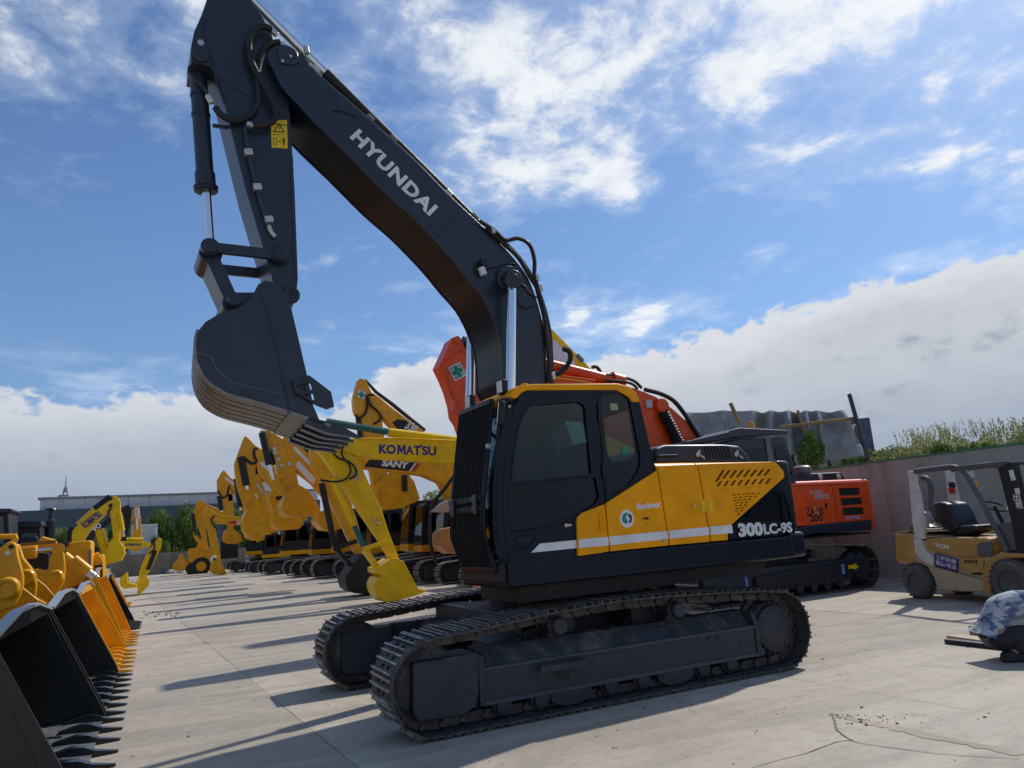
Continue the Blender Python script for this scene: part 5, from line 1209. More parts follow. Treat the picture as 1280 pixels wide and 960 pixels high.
# ---- orange excavator behind the near one
F1 = Fr(7.35, 4.7, 0)
e1 = thing('excavator', 'orange crawler excavator with black roof guard parked behind the big amber one', 'excavator', F1.o)
for y in (-1.3, 1.3):
    o = link('crawler_track', cached('trf', track_frame_mesh), e1); o.location = (0.02, y, 0); o.scale = (1.045, 1, 1.06)
    q = link('track_shoes', cached('shoes', shoes_stuff), o); q['kind'] = 'stuff'
bk1 = paint('dark_track_beam', (.016, .017, .021), .5, .25, 0)  # dark paint of the track beam and sprocket cover
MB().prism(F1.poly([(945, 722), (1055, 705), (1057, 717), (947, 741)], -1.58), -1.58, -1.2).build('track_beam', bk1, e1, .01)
for pts in ([(931, 722), (934, 722), (936, 735), (933, 735)], [(1052, 705), (1055.5, 705), (1056.5, 718), (1053, 718)]):
    MB().prism(F1.poly(pts, -1.6), -1.604, -1.582).build('reflector', flat('blue_reflector', (.12, .22, .55)), e1)
ar = F1.poly([(1060, 706.5), (1067, 706), (1067, 704), (1073, 708), (1068, 712.5), (1067.5, 710.5), (1060.5, 711)], -1.6)
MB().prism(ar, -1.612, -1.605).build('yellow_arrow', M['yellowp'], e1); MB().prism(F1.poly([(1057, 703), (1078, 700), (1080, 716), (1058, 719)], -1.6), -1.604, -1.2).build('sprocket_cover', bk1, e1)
MB().bx(-1, 1, -1.1, 1.1, .5, .9).cyl((0, 0, .85), (0, 0, 1.3), .7, n=24).build('carbody', M['under'], e1)
Y1 = -1.40; og = M['orange']
MB().prism(F1.poly([(915, 676), (1012, 657), (1090.6, 650), (1090, 662.5), (1019, 667), (915, 688)], Y1 - .01), Y1 - .01, 1.4).build('deck', M['navy'], e1, .02)
MB().prismz([(-1.6, Y1), (2.7, Y1), (2.7, 1.4), (-.2, 1.4), (-1.0, .4), (-1.6, -.4)], 1.12, 1.16).build('deck_underside', M['black'], e1)
v1 = [F1.poly(p, Y1) for p in ([(1048.3, 610.3), (1074.5, 609.6), (1075.3, 618.3), (1049.5, 619.8)], [(1050.5, 623), (1077.5, 621.5), (1078.2, 630), (1052, 632)], [(1053, 635), (1079.2, 633.8), (1080.7, 642.7), (1054.1, 644.5)])]
plate('side_panel', round_corner(F1.poly([(1040.2, 606), (1081, 603.8), (1090.3, 649.5), (1048.2, 652.8)], Y1), .03), [round_corner(v, .02) for v in v1], Y1, Y1 + .03, og, e1)
plate('side_door', round_corner(F1.poly([(900, 612), (1039.3, 606), (1047.3, 653), (910, 666)], Y1), .03), [], Y1, Y1 + .03, og, e1)
b = MB(); x0 = F1.at(900, 612, Y1)[0]; x1 = F1.at(1081, 604, Y1)[0]; zt = F1.at(1060, 603.5, Y1)[1]
b.bx(x0, x1 - .02, Y1 + .031, 1.38, 1.4, zt - .02); b.build('engine_bay', M['black'], e1)
pr = [(Y1 + .10 * (1 - math.cos(k * math.pi / 10)), zt - .02 + .10 * math.sin(k * math.pi / 10)) for k in range(6)] + [(1.38, zt + .08), (1.38, zt - .02)]
MB().prismx(pr, x0, x1 - .01).build('top_cover', og, e1, .01)
p = F1.P(1058, 626.5, Y1); MB().box((p.x + .38, Y1 + .045, p.z), (.3, .02, .16)).build('filter_box', M['grey'], e1)
# counterweight, rounded
cb = F1.poly([(1082, 604), (1096.5, 656)], Y1); xa, xb = cb[0][0] + .01, 3.22; zb = F1.at(1095, 661, Y1)[1]
pts = [(xa, -1.40), (xb - .30, -1.38), (xb - .10, -1.25), (xb, -.9), (xb + .05, 0), (xb, .9), (xb - .10, 1.25), (xb - .3, 1.38), (xa, 1.4)]
MB().prismz(pts, zb, zt + .07).build('counterweight', og, e1, .12, 4)
text('lettering', 'ZA', F1.P(1008.5, 644.8, Y1 - .001), F1.P(1018.8, 644.3, Y1 - .001), .17, M['blackp'], e1, bold=.03)
text('lettering', 'X', F1.P(1018.5, 644.3, Y1 - .001), F1.P(1024.3, 643.8, Y1 - .001), .19, M['yellowp'], e1, bold=.04)
text('lettering', '/', F1.P(1019.4, 644, Y1 - .004), F1.P(1023.6, 643.8, Y1 - .004), .20, M['blueprint'], e1, bold=.01)
text('lettering', 'IS', F1.P(1024.4, 643.8, Y1 - .001), F1.P(1030, 643.3, Y1 - .001), .16, M['blackp'], e1, bold=.03)
text('lettering', '200', F1.P(1012.5, 652.6, Y1 - .001), F1.P(1029, 651.7, Y1 - .001), .15, M['blackp'], e1, bold=.03)
pale = paint('pale_print', (.5, .5, .52), .5, 0, 0)
text('lettering', '機械租賃', F1.P(1018, 624.8, Y1 - .001), F1.P(1037, 623.8, Y1 - .001), .13, pale, e1, bold=.0); text('lettering', '日立建機', F1.P(1012.5, 618, Y1 - .001), F1.P(1027, 617, Y1 - .001), .09, pale, e1)
text('lettering', '564186', F1.P(1057.5, 649.4, Y1 - .001), F1.P(1076, 648.4, Y1 - .001), .08, paint('violet_print', (.42, .42, .68), .5, 0, 0), e1, bold=.02)
p = F1.P(1032.5, 632.5, Y1); MB().box(p + Vector((0, -.004, 0)), (.06, .012, .12)).build('door_latch', M['black'], e1)
hd = MB().prism(F1.poly([(1002, 605), (1006, 592), (1051, 590), (1060, 602)], Y1 + .3), Y1 + .3, .8).build('engine_hood', M['navy'], e1, .03)
for i in range(8): a, c = F1.P(1029.5 + i * 2, 592.5, Y1 + .3), F1.P(1031 + i * 2, 599.5, Y1 + .3); MB().bar(a, c, .012, .035).build('hood_louvre', M['black'], hd)
for px in (1025, 1048): q = F1.P(px, 596, Y1 + .29); MB().lathe(q, (0, -1, 0), [(.07, -.01), (.07, .02), (.03, .03)], 10).build('hood_latch', M['fitting'], hd)
p = F1.P(1003, 590, Y1 + .5); MB().lathe((p.x, p.y, p.z - .3), (0, 0, 1), [(.16, 0), (.16, .28), (.20, .29), (.20, .40), (.14, .44), (.04, .45)], 18).build('air_cleaner_cap', M['grey'], e1)
# cab with roof guard and beacon
c1 = MB(); cp = F1.poly([(905, 690), (905, 553), (925, 548), (982, 547), (991, 574), (996, 600), (996, 680)], Y1 + .02)
cabo = c1.prism(cp, Y1 + .02, -.42).build('cab', M['navy'], e1, .04, 3)
for pts in ([(911, 562), (955, 560), (959, 574), (963, 600), (916, 605)], [(968, 558), (979, 557), (986, 574), (990, 592), (973, 595)]): plate('window_pane', round_corner(F1.poly(pts, Y1 + .02), .05), [], Y1 + .008, Y1 + .018, M['darkglass'], cabo)
plate('cab_pillar', F1.poly([(955.5, 547.5), (961, 547.5), (966, 574), (968, 590), (961.5, 590)], Y1 + .02), [], Y1 - .004, Y1 + .006, M['grey'], cabo)
b = MB(); b.prism(F1.poly([(912, 538.5), (924, 534.5), (984, 537.5), (986, 542), (905, 547.5)], Y1), Y1, -.40); ro = b.build('roof_guard', M['navy'], cabo, .02)
A = F1.P(912, 541, Y1 - .02); B = F1.P(858, 553, Y1 - .02); b = MB(); b.prism([(A.x, A.z + .03), (B.x, B.z + .02), (B.x, B.z - .05), (A.x, A.z - .12)], Y1 - .02, -.38); b.build('sun_visor', M['navy'], cabo, .015)
p = F1.P(939.5, 535.5, Y1 + .4); MB().lathe(p, (0, 0, 1), [(.075, 0), (.075, .10), (.05, .15), (.02, .16)], 14).build('beacon', M['beacon'], cabo)
# boom, arm cylinder, arm, bucket
bo1 = girder('boom', F1, [(603, 472), (612, 464), (625, 462), (690, 472), (746, 479), (776, 480), (794, 485), (820.6, 496), (840, 510), (858, 526), (872, 542), (880, 558), (886, 578), (872, 582), (850, 572), (812, 556), (780, 540), (740, 520), (690, 503), (640, 494), (612, 488)], 0, .30, og, e1)
for a, c in (((700, 470), (744, 476)), ((748, 480.5), (792, 487))): MB().tube([F1.P(*a, -.32), F1.P(*c, -.32)], .03, 8).build('boom_pipe', og, bo1)
oc = MB().cyl(F1.P(648, 447, -.12), F1.P(775, 479, -.12), .13, n=16).build('arm_cylinder', og, e1, .01)
MB().cyl(F1.P(764, 475.5, -.14), F1.P(777, 479, -.14), .19, n=14).build('cylinder_head', og, oc); bellows('rod_bellows', F1, (578, 428), (650, 447), -.12, .13, M['rubber'], oc, 20)
hoseline('arm_hose', F1, [(757, 469), (775, 471), (792, 476), (802, 485)], -.2, .035, bo1); hoseline('arm_hose', F1, [(757, 475), (778, 477), (790, 480), (797, 486)], -.35, .03, bo1)
hoseline('boom_hose', F1, [(806, 487), (825, 492), (842, 501), (856, 518), (866, 534), (874, 546)], -.33, .05, bo1); hoseline('boom_hose', F1, [(690, 470), (702, 464), (712, 452), (712, 440), (704, 436)], -.3, .055, bo1)
p = F1.P(825, 508, -.31); MB().cyl(p, p + Vector((0, -.12, 0)), .16, n=18).build('cylinder_boss', og, bo1, .02)
bellows('boom_cylinder', F1, (829, 515), (850, 556), -.42, .13, M['rubber'], bo1, 12); p = F1.P(811, 505, -.33); MB().box(p, (.16, .06, .18)).build('boom_lamp', pale, bo1, .02)
a1 = girder('arm', F1, [(570, 420.5), (565, 422), (564, 426), (550, 456), (557, 470), (564, 487), (569, 505), (571, 519), (577, 528), (595, 580), (620, 640), (630, 690), (642, 690), (646, 640), (640, 570), (626, 520), (617, 495), (601, 461), (589, 447), (577, 426)], 0, .22, og, e1)
MB().tube([F1.P(*a, -.22) for a in ((549, 457), (562, 448), (572, 440), (577, 439), (583, 443), (601, 466))], .02, 6).build('doubler_edge', og, a1); MB().tube([F1.P(*a, -.22) for a in ((556, 467), (562, 490), (578, 520))], .02, 6).build('doubler_edge', og, a1)
p = F1.P(571, 425, -.22); MB().cyl(p, p + Vector((0, -.04, 0)), .07, n=16).build('pin_boss', og, a1); p = F1.P(570.5, 514, -.22); MB().cyl(p, p + Vector((0, -.04, 0)), .09, n=16).build('pin_boss', og, a1)
safety(F1, [(560, 459.5), (574.8, 452.5), (583.5, 469), (568.8, 476.5)], -.22, a1, M['green'])
bb_ = bucket_generic(F1, [(630, 684), (619, 705), (621, 735), (628, 752.5), (650, 752), (656, 735), (654, 700), (642, 684)], 0, .55, og, e1)
for px in (628, 634, 640, 646): MB().bar(F1.P(px, 730, -.57), F1.P(px + 3, 750, -.57), .03, .04).build('bucket_rib', og, bb_)

# ---- second machine back: bright yellow, steep boom seen past the black boom
F2 = Fr(9.2, 8.4, 0); e2 = thing('excavator', 'bright yellow excavator whose steep boom shows just right of the black boom', 'excavator', F2.o)
gen_body(e2, .95, M['lemon'], M['navy'])
b2 = girder('boom', F2, [(648, 372), (660, 380), (690, 411), (747, 469), (790, 520), (800, 570), (780, 580), (757, 545), (735, 500), (700, 470), (664, 425), (640, 392)], 0, .28, M['lemon'], e2)
MB().bar(F2.P(690, 418, -.29), F2.P(745, 474, -.29), .03, .10).build('boom_pipe', M['lemon'], b2)
plate('white_mark', F2.poly([(691, 424), (704, 431), (717, 444), (718, 455), (712, 461), (690, 458)], -.28), [], -.290, -.282, M['white'], b2)
plate('blue_mark', F2.poly([(712, 461), (718, 455), (718, 459), (714, 463)], -.28), [], -.292, -.282, M['blueprint'], b2)
p = F2.P(724.5, 448, -.30); MB().box(p, (.25, .06, .12), Matrix.Rotation(R_(45), 3, 'Y')).build('pipe_clamp', M['grey'], b2); hoseline('boom_hose', F2, [(740, 459), (746, 459), (751, 466), (752, 472)], -.2, .05, b2)
girder('arm', F2, [(640, 380), (655, 372), (666, 400), (660, 620), (640, 650), (630, 620), (628, 410)], 0, .2, M['lemon'], e2); bucket_generic(F2, [(640, 640), (655, 640), (668, 690), (650, 700), (625, 690), (622, 665)], 0, .5, M['lemon'], e2)

# ---- bright yellow machine with blue lettering, arm planted on the ground
F3 = Fr(7.2, 11.8, 0); e3 = thing('excavator', 'bright yellow excavator with blue boom lettering and its bucket set down on the concrete', 'excavator', F3.o)
gen_body(e3, .78, M['lemon'], M['navy'])
MB().prism(F3.poly([(550, 682), (549, 667), (554, 661), (575, 657), (590, 657), (590, 692), (562, 692)], -1.3), -1.3, -.7).build('brown_cover', M['brown'], e3, .03)
MB().prism(F3.poly([(540, 640), (548, 632), (560, 625), (590, 618), (590, 637), (560, 640)], -1.4), -1.4, -1.2).build('pale_plate', paint('pale_plate', (.45, .33, .28), .5, .2, 0), e3, .01)
MB().tube([F3.P(*a, -1.0) for a in ((583, 576), (570, 592), (555, 612), (542, 628), (538, 640), (537, 665), (540, 690), (546, 704))], .05, 8, 4).build('bent_handrail', M['black'], e3)
le = M['lemon']
b3 = girder('boom', F3, [(428, 560), (431, 553), (437, 549), (446, 547.3), (475, 547.5), (540, 548), (600, 550), (650, 565), (680, 610), (672, 650), (655, 640), (630, 605), (600, 585), (568, 579), (540, 577.5), (490, 574.5), (455, 572), (445, 569), (436, 566.5), (429, 563)], 0, .15, le, e3)
MB().tube([F3.P(*a, -.2) for a in ((446, 548.5), (500, 547.5), (568, 551))], .02, 6).build('boom_pipe', le, b3)
for tx_, xa_, xb_, bo_ in (('KO', 473.5, 494.8, .045), ('A', 507, 517.2, .035), ('T', 516.8, 526, .045), ('SU', 527.3, 545.5, .04)): text('boom_lettering', tx_, F3.P(xa_, 567 + (xa_ - 473.5) * .0375, -.153), F3.P(xb_, 567 + (xb_ - 473.5) * .0375, -.153), .27, M['blueprint'], b3, bold=bo_)
MB().prism(F3.poly([(496.6, 567.9), (496.6, 556), (499.8, 556.1), (501.8, 562), (503.9, 556.2), (507, 556.3), (507, 568.3), (504.4, 568.2), (504.4, 561.5), (502.5, 566.6), (501.1, 566.5), (499.1, 561.2), (499.1, 568)], -.15), -.1552, -.1512).build('boom_lettering', M['blueprint'], b3)
p = F3.P(526.5, 557, -.155); MB().box(p, (.07, .01, .06)).build('lettering_mark', M['blueprint'], b3)
p = F3.P(434, 560, -.15); MB().cyl(p, p + Vector((0, -.05, 0)), .13, n=18).build('pin_boss', le, b3, .01)
oc = MB().cyl(F3.P(485, 540.3, 0), F3.P(575, 551, 0), .125, n=18).build('arm_cylinder', le, e3, .01); bellows('rod_bellows', F3, (408, 527), (485, 540), 0, .11, M['teal'], oc, 30)
a3 = girder('arm', F3, [(391, 558), (398, 548), (405, 540), (415, 536), (424, 541), (430, 550), (437, 566), (452, 583), (464, 610), (477.5, 638), (486, 665), (498, 695), (499, 702), (493, 705), (488, 699), (473, 674), (448, 638), (425, 602), (405, 573)], 0, .12, le, e3)
MB().tube([F3.P(*a, -.16) for a in ((434, 600), (446, 622), (460, 643), (463, 650))], .022, 6).build('arm_pipe', le, a3); p = F3.P(465.5, 647, -.16); MB().tube([p, p + Vector((.10, 0, -.14)), p + Vector((.22, 0, -.18))], .025, 8).build('hose_fitting', M['fitting'], a3)
hoseline('arm_hose', F3, [(436, 550), (425, 549), (417, 556), (417, 566), (424, 573), (436, 577), (444, 585), (445, 593), (437, 599)], -.22, .028, a3); hoseline('arm_hose', F3, [(434, 553), (428, 560), (428, 570), (436, 580), (438, 590), (432, 599), (418, 602), (400, 600)], -.26, .028, a3)
plate('warning_label', F3.poly([(440, 590), (446, 587), (451.5, 600), (445, 602)], -.12), [], -.128, -.122, paint('faded_label', (.62, .47, .22), .6, 0, 0), a3)
o3 = MB().cyl(F3.P(416, 598, -.05), F3.P(443, 657, -.05), .085, n=14).build('bucket_cylinder', le, e3, .005); bellows('rod_bellows', F3, (443, 657), (455, 684), -.05, .085, M['teal'], o3, 9)
def bar3(fr, a, c, y0, w, h, m, par, name): return MB().bar(fr.P(*a, y0), fr.P(*c, y0), w, h).build(name, m, par, .01)
for y in (-.2, .2): bar3(F3, (455, 686), (483, 677), y, .06, .12, le, e3, 'side_link')
bar3(F3, (456, 688), (474, 713), 0, .34, .12, le, e3, 'bucket_link')
bu3 = bucket_generic(F3, [(497, 698), (505, 702), (511, 714), (523, 736), (534, 738), (527, 742), (508, 748), (490, 752), (481, 752.5), (474, 748), (469, 738), (468, 729), (472, 722), (478, 720), (470, 716), (469, 710), (476, 707), (488, 698)], 0, .40, le, e3)
MB().tube([F3.P(*a, -.402) for a in ((486, 721), (495, 714), (506, 728), (515, 744))], .012, 6).build('weld_seam', le, bu3); MB().cyl(F3.P(475, 712, -.3), F3.P(475, 712, -.3) + Vector((0, .6, 0)), .10, n=14).build('bucket_pin', le, bu3)

# ---- ochre machine with the white and red boom plate and a black bucket
oc_ = M['ochre']
F4 = Fr(6.8, 15.3, 0); e4 = thing('excavator', 'ochre excavator with a black and red lettered boom panel and a black bucket', 'excavator', F4.o)
gen_body(e4, .9, oc_, M['navy'])
b4 = girder('boom', F4, [(393, 556), (400, 547), (412, 544), (440, 552), (500, 558), (568, 562), (600, 580), (625, 630), (620, 660), (600, 650), (580, 625), (566, 612), (550, 602.5), (530, 594), (500, 590), (455, 585), (430, 578), (398, 566)], 0, .24, oc_, e4)
plate('name_panel', F4.poly([(462, 574), (523, 576.5), (513, 589.3), (455, 583.5)], -.24), [], -.247, -.242, M['blackp'], b4)
for pts in ([(465, 575.5), (471, 575.7), (467.5, 579), (462, 578.5)], [(459, 579.5), (465, 580), (461, 583.8), (455.5, 582.8)]): plate('name_mark', F4.poly(pts, -.24), [], -.252, -.248, M['blackp'], b4)
plate('red_mark', F4.poly([(521, 579), (526, 579.3), (518, 589.6), (513.5, 589.2)], -.24), [], -.253, -.248, M['redp'], b4); plate('white_mark', F4.poly([(518.5, 578.7), (520.8, 578.9), (513, 589.1), (511, 588.9)], -.24), [], -.253, -.248, M['white'], b4)
text('boom_lettering', 'SANY', F4.P(477, 582.6, -.25), F4.P(511, 586.2, -.25), .23, M['white'], b4, bold=.05, shear=.15)
a4 = girder('arm', F4, [(388, 562), (393, 554), (404, 556), (416, 574), (432, 606), (446, 650), (458, 690), (452, 697), (444, 690), (425, 650), (404, 606), (390, 580)], 0, .18, oc_, e4)
k4 = MB().cyl(F4.P(402, 604, -.22), F4.P(414, 662, -.22), .10, n=14).build('bucket_cylinder', M['black'], e4, .005); bellows('rod_bellows', F4, (414, 662), (421, 690), -.22, .10, M['rubber'], k4, 8)
for y in (-.24, .2): bar3(F4, (420, 686), (446, 676), y, .06, .13, M['black'], e4, 'side_link')
bar3(F4, (421, 688), (440, 710), 0, .4, .12, M['black'], e4, 'bucket_link')
bucket_generic(F4, [(452, 692), (462, 700), (473, 716), (480, 735), (472, 742), (456, 743), (443, 741.5), (435, 736), (432, 727), (433, 719), (438, 714), (441, 707)], 0, .55, M['black'], e4)
# ---- ochre machines further along the row
def seen(i, xc, yc, s, label, boom, bh, arm, ah, bucket, bkh, extra=None, body=True):
    fr = Fr(xc, yc, 0); t = thing('excavator', label, 'excavator', fr.o)
    if body: gen_body(t, s, oc_, M['black'], None, True, oc_)
    if boom: bo = girder('boom', fr, boom, 0, bh, oc_, t)
    a = girder('arm', fr, arm, 0, ah, oc_, t); bk_ = bucket_generic(fr, bucket, 0, bkh, oc_, t)
    if extra: extra(fr, t, bo if boom else a, a, bk_)
    return t
def x5(fr, t, bo, a, bk_):
    safety(fr, [(448, 487.3), (457, 489.3), (456, 499.2), (446.5, 497)], -.22, a, M['tealp'], False)
    hoseline('arm_hose', fr, [(467, 493), (459, 495), (459, 506), (457, 516), (450, 523)], -.28, .045, a); hoseline('arm_hose', fr, [(460, 497), (463, 506), (471, 513), (476, 520), (474, 526), (467, 530)], -.3, .045, a)
    MB().tube([fr.P(*c, 0) for c in ((456, 474.5), (470, 490), (490, 505), (512, 523), (531, 538))], [.05, .07, .08, .08, .08], 8).build('arm_cylinder', M['black'], bo)
    plate('dark_panel', fr.poly([(490, 528), (497, 524), (507, 525.5), (517, 534), (518, 540), (500, 541)], -.24), [], -.247, -.242, M['blackp'], bo); text('boom_lettering', '330', fr.P(505, 535, -.25), fr.P(517, 544, -.25), .42, M['white'], bo, up=(.6, 0, .7), bold=.04)
    o = MB().cyl(fr.P(447, 518, -.1), fr.P(452, 560, -.1), .10, n=12).build('bucket_cylinder', M['black'], a)
    MB().cyl(fr.P(505.5, 594, -.62), fr.P(506, 614, -.62), .11, n=12).build('hose_bundle', M['black'], bk_); MB().tube([fr.P(*c, -.602) for c in ((484, 603), (496, 608), (516, 622))], .025, 6).build('weld_seam', oc_, bk_)
seen(5, 6.7, 19, 1.0, 'ochre excavator with a teal cross plate on its raised arm above the lettered yellow boom', [(462, 497), (466, 491), (474, 496), (488, 508), (512, 526), (530, 539), (575, 580), (590, 640), (570, 640), (548, 600), (520, 566), (503, 549), (490, 533), (475, 517), (465, 506)], .24,
     [(452, 472.5), (448, 474.5), (442, 498), (443, 510), (445, 517), (451, 523), (457, 547), (462, 580), (468, 610), (480, 612), (484, 590), (481, 550), (477, 520), (466, 493), (457, 475)], .2,
     [(472, 604), (480, 596), (488, 590), (510, 592), (518, 602), (523, 617), (525, 624), (519, 628), (505, 633), (490, 637), (480, 637), (474, 630), (471, 618)], .6, x5)
def x6(fr, t, bo, a, bk_):
    for p0, p1, y in (((328, 541), (336, 580), -.28), ((333, 541), (345, 579), -.02)):
        o = rodcyl('bucket_cylinder', fr, p0, (p1[0] + 5, p1[1] + 20), y, .15, M['black'], a, .32)
    for px, py in ((343, 561), (344, 566), (347.5, 574), (352, 582), (362, 580)): p = fr.P(px, py, -.22); MB().box(p, (.16, .06, .16)).build('pipe_clamp', M['fitting'], a, .02)
    for pts in ([(367, 557), (371, 560), (389, 578), (388, 583), (368, 563)], [(371, 577), (374, 577), (394, 598), (392, 606), (386, 601), (370, 583)]): plate('white_stripe', fr.poly(pts, -.24), [], -.249, -.242, M['white'], bo)
    plate('dark_panel', fr.poly([(373, 554), (377, 553), (390, 562), (392, 572), (381, 563)], -.24), [], -.249, -.242, M['blackp'], bo)
    bar3(fr, (338, 599), (354, 594), -.28, .1, .22, oc_, a, 'side_link'); bar3(fr, (345, 602), (357, 619), -.28, .1, .25, oc_, a, 'bucket_link'); bar3(fr, (357, 619), (372, 604), -.3, .1, .22, oc_, a, 'side_link')
seen(6, 6.35, 22, 1.05, 'ochre excavator with twin black bucket cylinders and white boom stripes', [(355, 546), (365, 548), (382, 555), (400, 575), (430, 610), (440, 650), (420, 650), (405, 622), (390, 604), (372, 590), (360, 570)], .24,
     [(326, 537.5), (336, 538.5), (350, 546), (366, 560), (369, 579), (373, 604), (375, 620), (366, 626), (356, 618), (350, 600), (342, 570), (333, 550), (325, 545)], .2,
     [(358, 620), (366, 612), (374, 606), (385, 612), (395, 626), (400, 637), (397, 644), (380, 645), (365, 645.5), (356, 643), (352, 636), (353, 628)], .65, x6)
def x6b(fr, t, bo, a, bk_):
    p = fr.P(349.5, 622.5, -.62); MB().box(p, (.3, .05, .16)).build('maker_plate', M['blackp'], bk_)
seen(62, 5.85, 26, 1.0, 'ochre excavator with its round bucket hanging behind the twin cylinder machine', None, 0, [(340, 565), (352, 575), (364, 610), (372, 640), (360, 650), (350, 640), (344, 600), (338, 580)], .2,
     [(340, 612), (350, 612), (360, 625), (366, 640), (380, 655), (374, 661), (358, 662), (346, 661), (341, 652), (342, 640), (338, 628), (336, 620)], .6, x6b)
def x7(fr, t, bo, a, bk_):
    safety(fr, [(304, 556.5), (310.5, 557.3), (309.5, 563), (303.5, 562)], -.2, a, M['tealp'], False)
    o = rodcyl('bucket_cylinder', fr, (301, 571), (309, 612), -.25, .17, M['black'], a, .12); q = rodcyl('bucket_cylinder', fr, (296, 598), (302, 638), .5, .17, M['black'], a, .1)
    hoseline('arm_hose', fr, [(322, 561), (318, 562), (318, 570), (321, 577), (314, 579), (304, 571)], -.26, .07, a)
    for pts in ([(325.5, 577), (330, 578), (338, 585), (337, 590), (326, 582)], [(328, 602), (333, 604), (343, 616), (340, 619), (330, 610)]): plate('white_stripe', fr.poly(pts, -.3), [], -.309, -.302, M['white'], bo)
    p = fr.P(321, 605, -.22); MB().tube([p, p + Vector((.2, 0, -.35)), p + Vector((.4, 0, -.5))], .06, 8).build('hose_fitting', M['fitting'], a)
    for pts in ([(318, 617), (320, 617), (323, 623), (321, 623)], [(345, 655), (347, 655), (350, 668), (348, 668)]): plate('pale_label', fr.poly(pts, -.6), [], -.64, -.63, M['white'], bk_)
    p = fr.P(323, 588, -.21); MB().box(p, (.28, .02, .35)).build('warning_label', M['yellowp'], a)
seen(7, 5.3, 30, 1.1, 'ochre excavator with a pointed arm top and teal cross plate, fourth in the ochre row', [(318, 556), (328, 562), (345, 583), (365, 610), (385, 650), (370, 655), (350, 630), (335, 610), (322, 590)], .3,
     [(307, 544.5), (305, 547), (299, 563), (293, 580), (294, 592), (297, 610), (305, 632), (312, 640), (322, 638), (328, 628), (327, 600), (326, 575), (322, 560), (311, 548)], .22,
     [(306, 642), (312, 635), (320, 622), (330, 630), (340, 650), (345, 661), (332, 668), (320, 672), (310, 671), (305, 663), (303.5, 652)], .65, x7)
def x8(fr, t, bo, a, bk_):
    o = rodcyl('bucket_cylinder', fr, (273.5, 620), (277, 640), -.3, .16, M['black'], a, .1); hoseline('arm_hose', fr, [(287, 607), (285, 613), (284, 619), (278, 622), (272, 613)], -.28, .07, a)
    plate('white_stripe', fr.poly([(279, 597), (283, 597), (296, 606), (294, 608)], -.3), [], -.309, -.302, M['white'], bo); p = fr.P(288.5, 622, -.21); MB().box(p, (.35, .02, .5)).build('warning_label', M['yellowp'], a)
seen(8, 3.2, 50, 1.05, 'ochre excavator whose arm rises left of the row against the blue building', [(276, 592), (282, 592), (300, 606), (320, 640), (335, 670), (322, 672), (308, 648), (296, 620), (284, 604)], .3,
     [(280, 587.5), (277, 590), (271, 601), (272, 615), (277, 622), (280, 636), (285, 660), (292, 664), (293, 645), (291, 620), (288, 602), (286, 594)], .22,
     [(279, 672), (281, 664), (287, 659), (296, 664), (301, 668), (304, 676), (296, 680), (285, 679.5), (280, 677)], .6, x8)
def x0(fr, t, bo, a, bk_): pass
seen(71, 4.75, 34, 1.0, 'ochre excavator deep in the row with its lowered bucket behind the pointed arm machine', None, 0, [(322, 600), (330, 604), (336, 630), (345, 648), (338, 654), (328, 640), (322, 620)], .2, [(330, 640), (342, 642), (352, 650), (350, 662), (338, 668), (326, 664), (322, 652)], .6, x0)
seen(72, 4.1, 40, 1.0, 'ochre excavator far down the row whose bucket hangs lowest behind the others', None, 0, [(312, 600), (320, 604), (324, 640), (328, 660), (320, 664), (313, 640)], .2, [(314, 655), (326, 656), (334, 664), (330, 674), (318, 676), (308, 672), (306, 662)], .6, x0)
seen(73, 6.4, 20.6, 1.0, 'ochre excavator whose small round bucket shows just left of the black bucket cylinder', None, 0, [(398, 556), (408, 566), (420, 600), (432, 640), (424, 646), (410, 626), (400, 590)], .2, [(396, 652), (397.5, 643), (404, 638), (420, 640), (436, 648), (433, 658), (418, 663.5), (405, 662)], .6, x0)
# front machine with red and white lettered boom, its bucket on the ground
F9 = Fr(3.6, 46, 0); e9 = thing('excavator', 'ochre excavator with red and white boom lettering and bucket resting on the ground', 'excavator', F9.o)
gen_body(e9, .85, oc_, M['black'], None, True, oc_)
b9 = girder('boom', F9, [(254, 640), (262, 636), (275, 644), (305, 646), (318, 652), (330, 675), (322, 678), (310, 658), (290, 655.5), (272, 655), (262, 648)], 0, .22, oc_, e9)
plate('red_mark', F9.poly([(284, 653), (292, 650.7), (296, 651), (295, 655), (287, 654.5)], -.22), [], -.238, -.224, M['redp'], b9); text('boom_lettering', 'CAT', F9.P(295.5, 654.7, -.24), F9.P(305, 655.3, -.24), .22, M['white'], b9, bold=.05)
girder('arm', F9, [(252, 638), (258, 634), (264, 640), (268, 655), (273, 680), (276, 700), (270, 702), (265, 690), (259, 662), (254, 648)], 0, .2, oc_, e9)
bucket_generic(F9, [(267, 697), (274, 696), (278, 706), (284, 717), (280, 719), (268, 718), (262.5, 714), (264, 706)], 0, .45, oc_, e9)
b = MB(); p = F9.P(267, 699, -.25); b.lathe(p, (0, -1, 0), [(.2, 0), (.25, .1), (.1, .2)], 8); b.build('wrapped_coupler', M['white'], e9)
hoseline('arm_hose', F9, [(268, 645), (264, 650), (268, 658), (272, 662)], -.28, .05, b9)
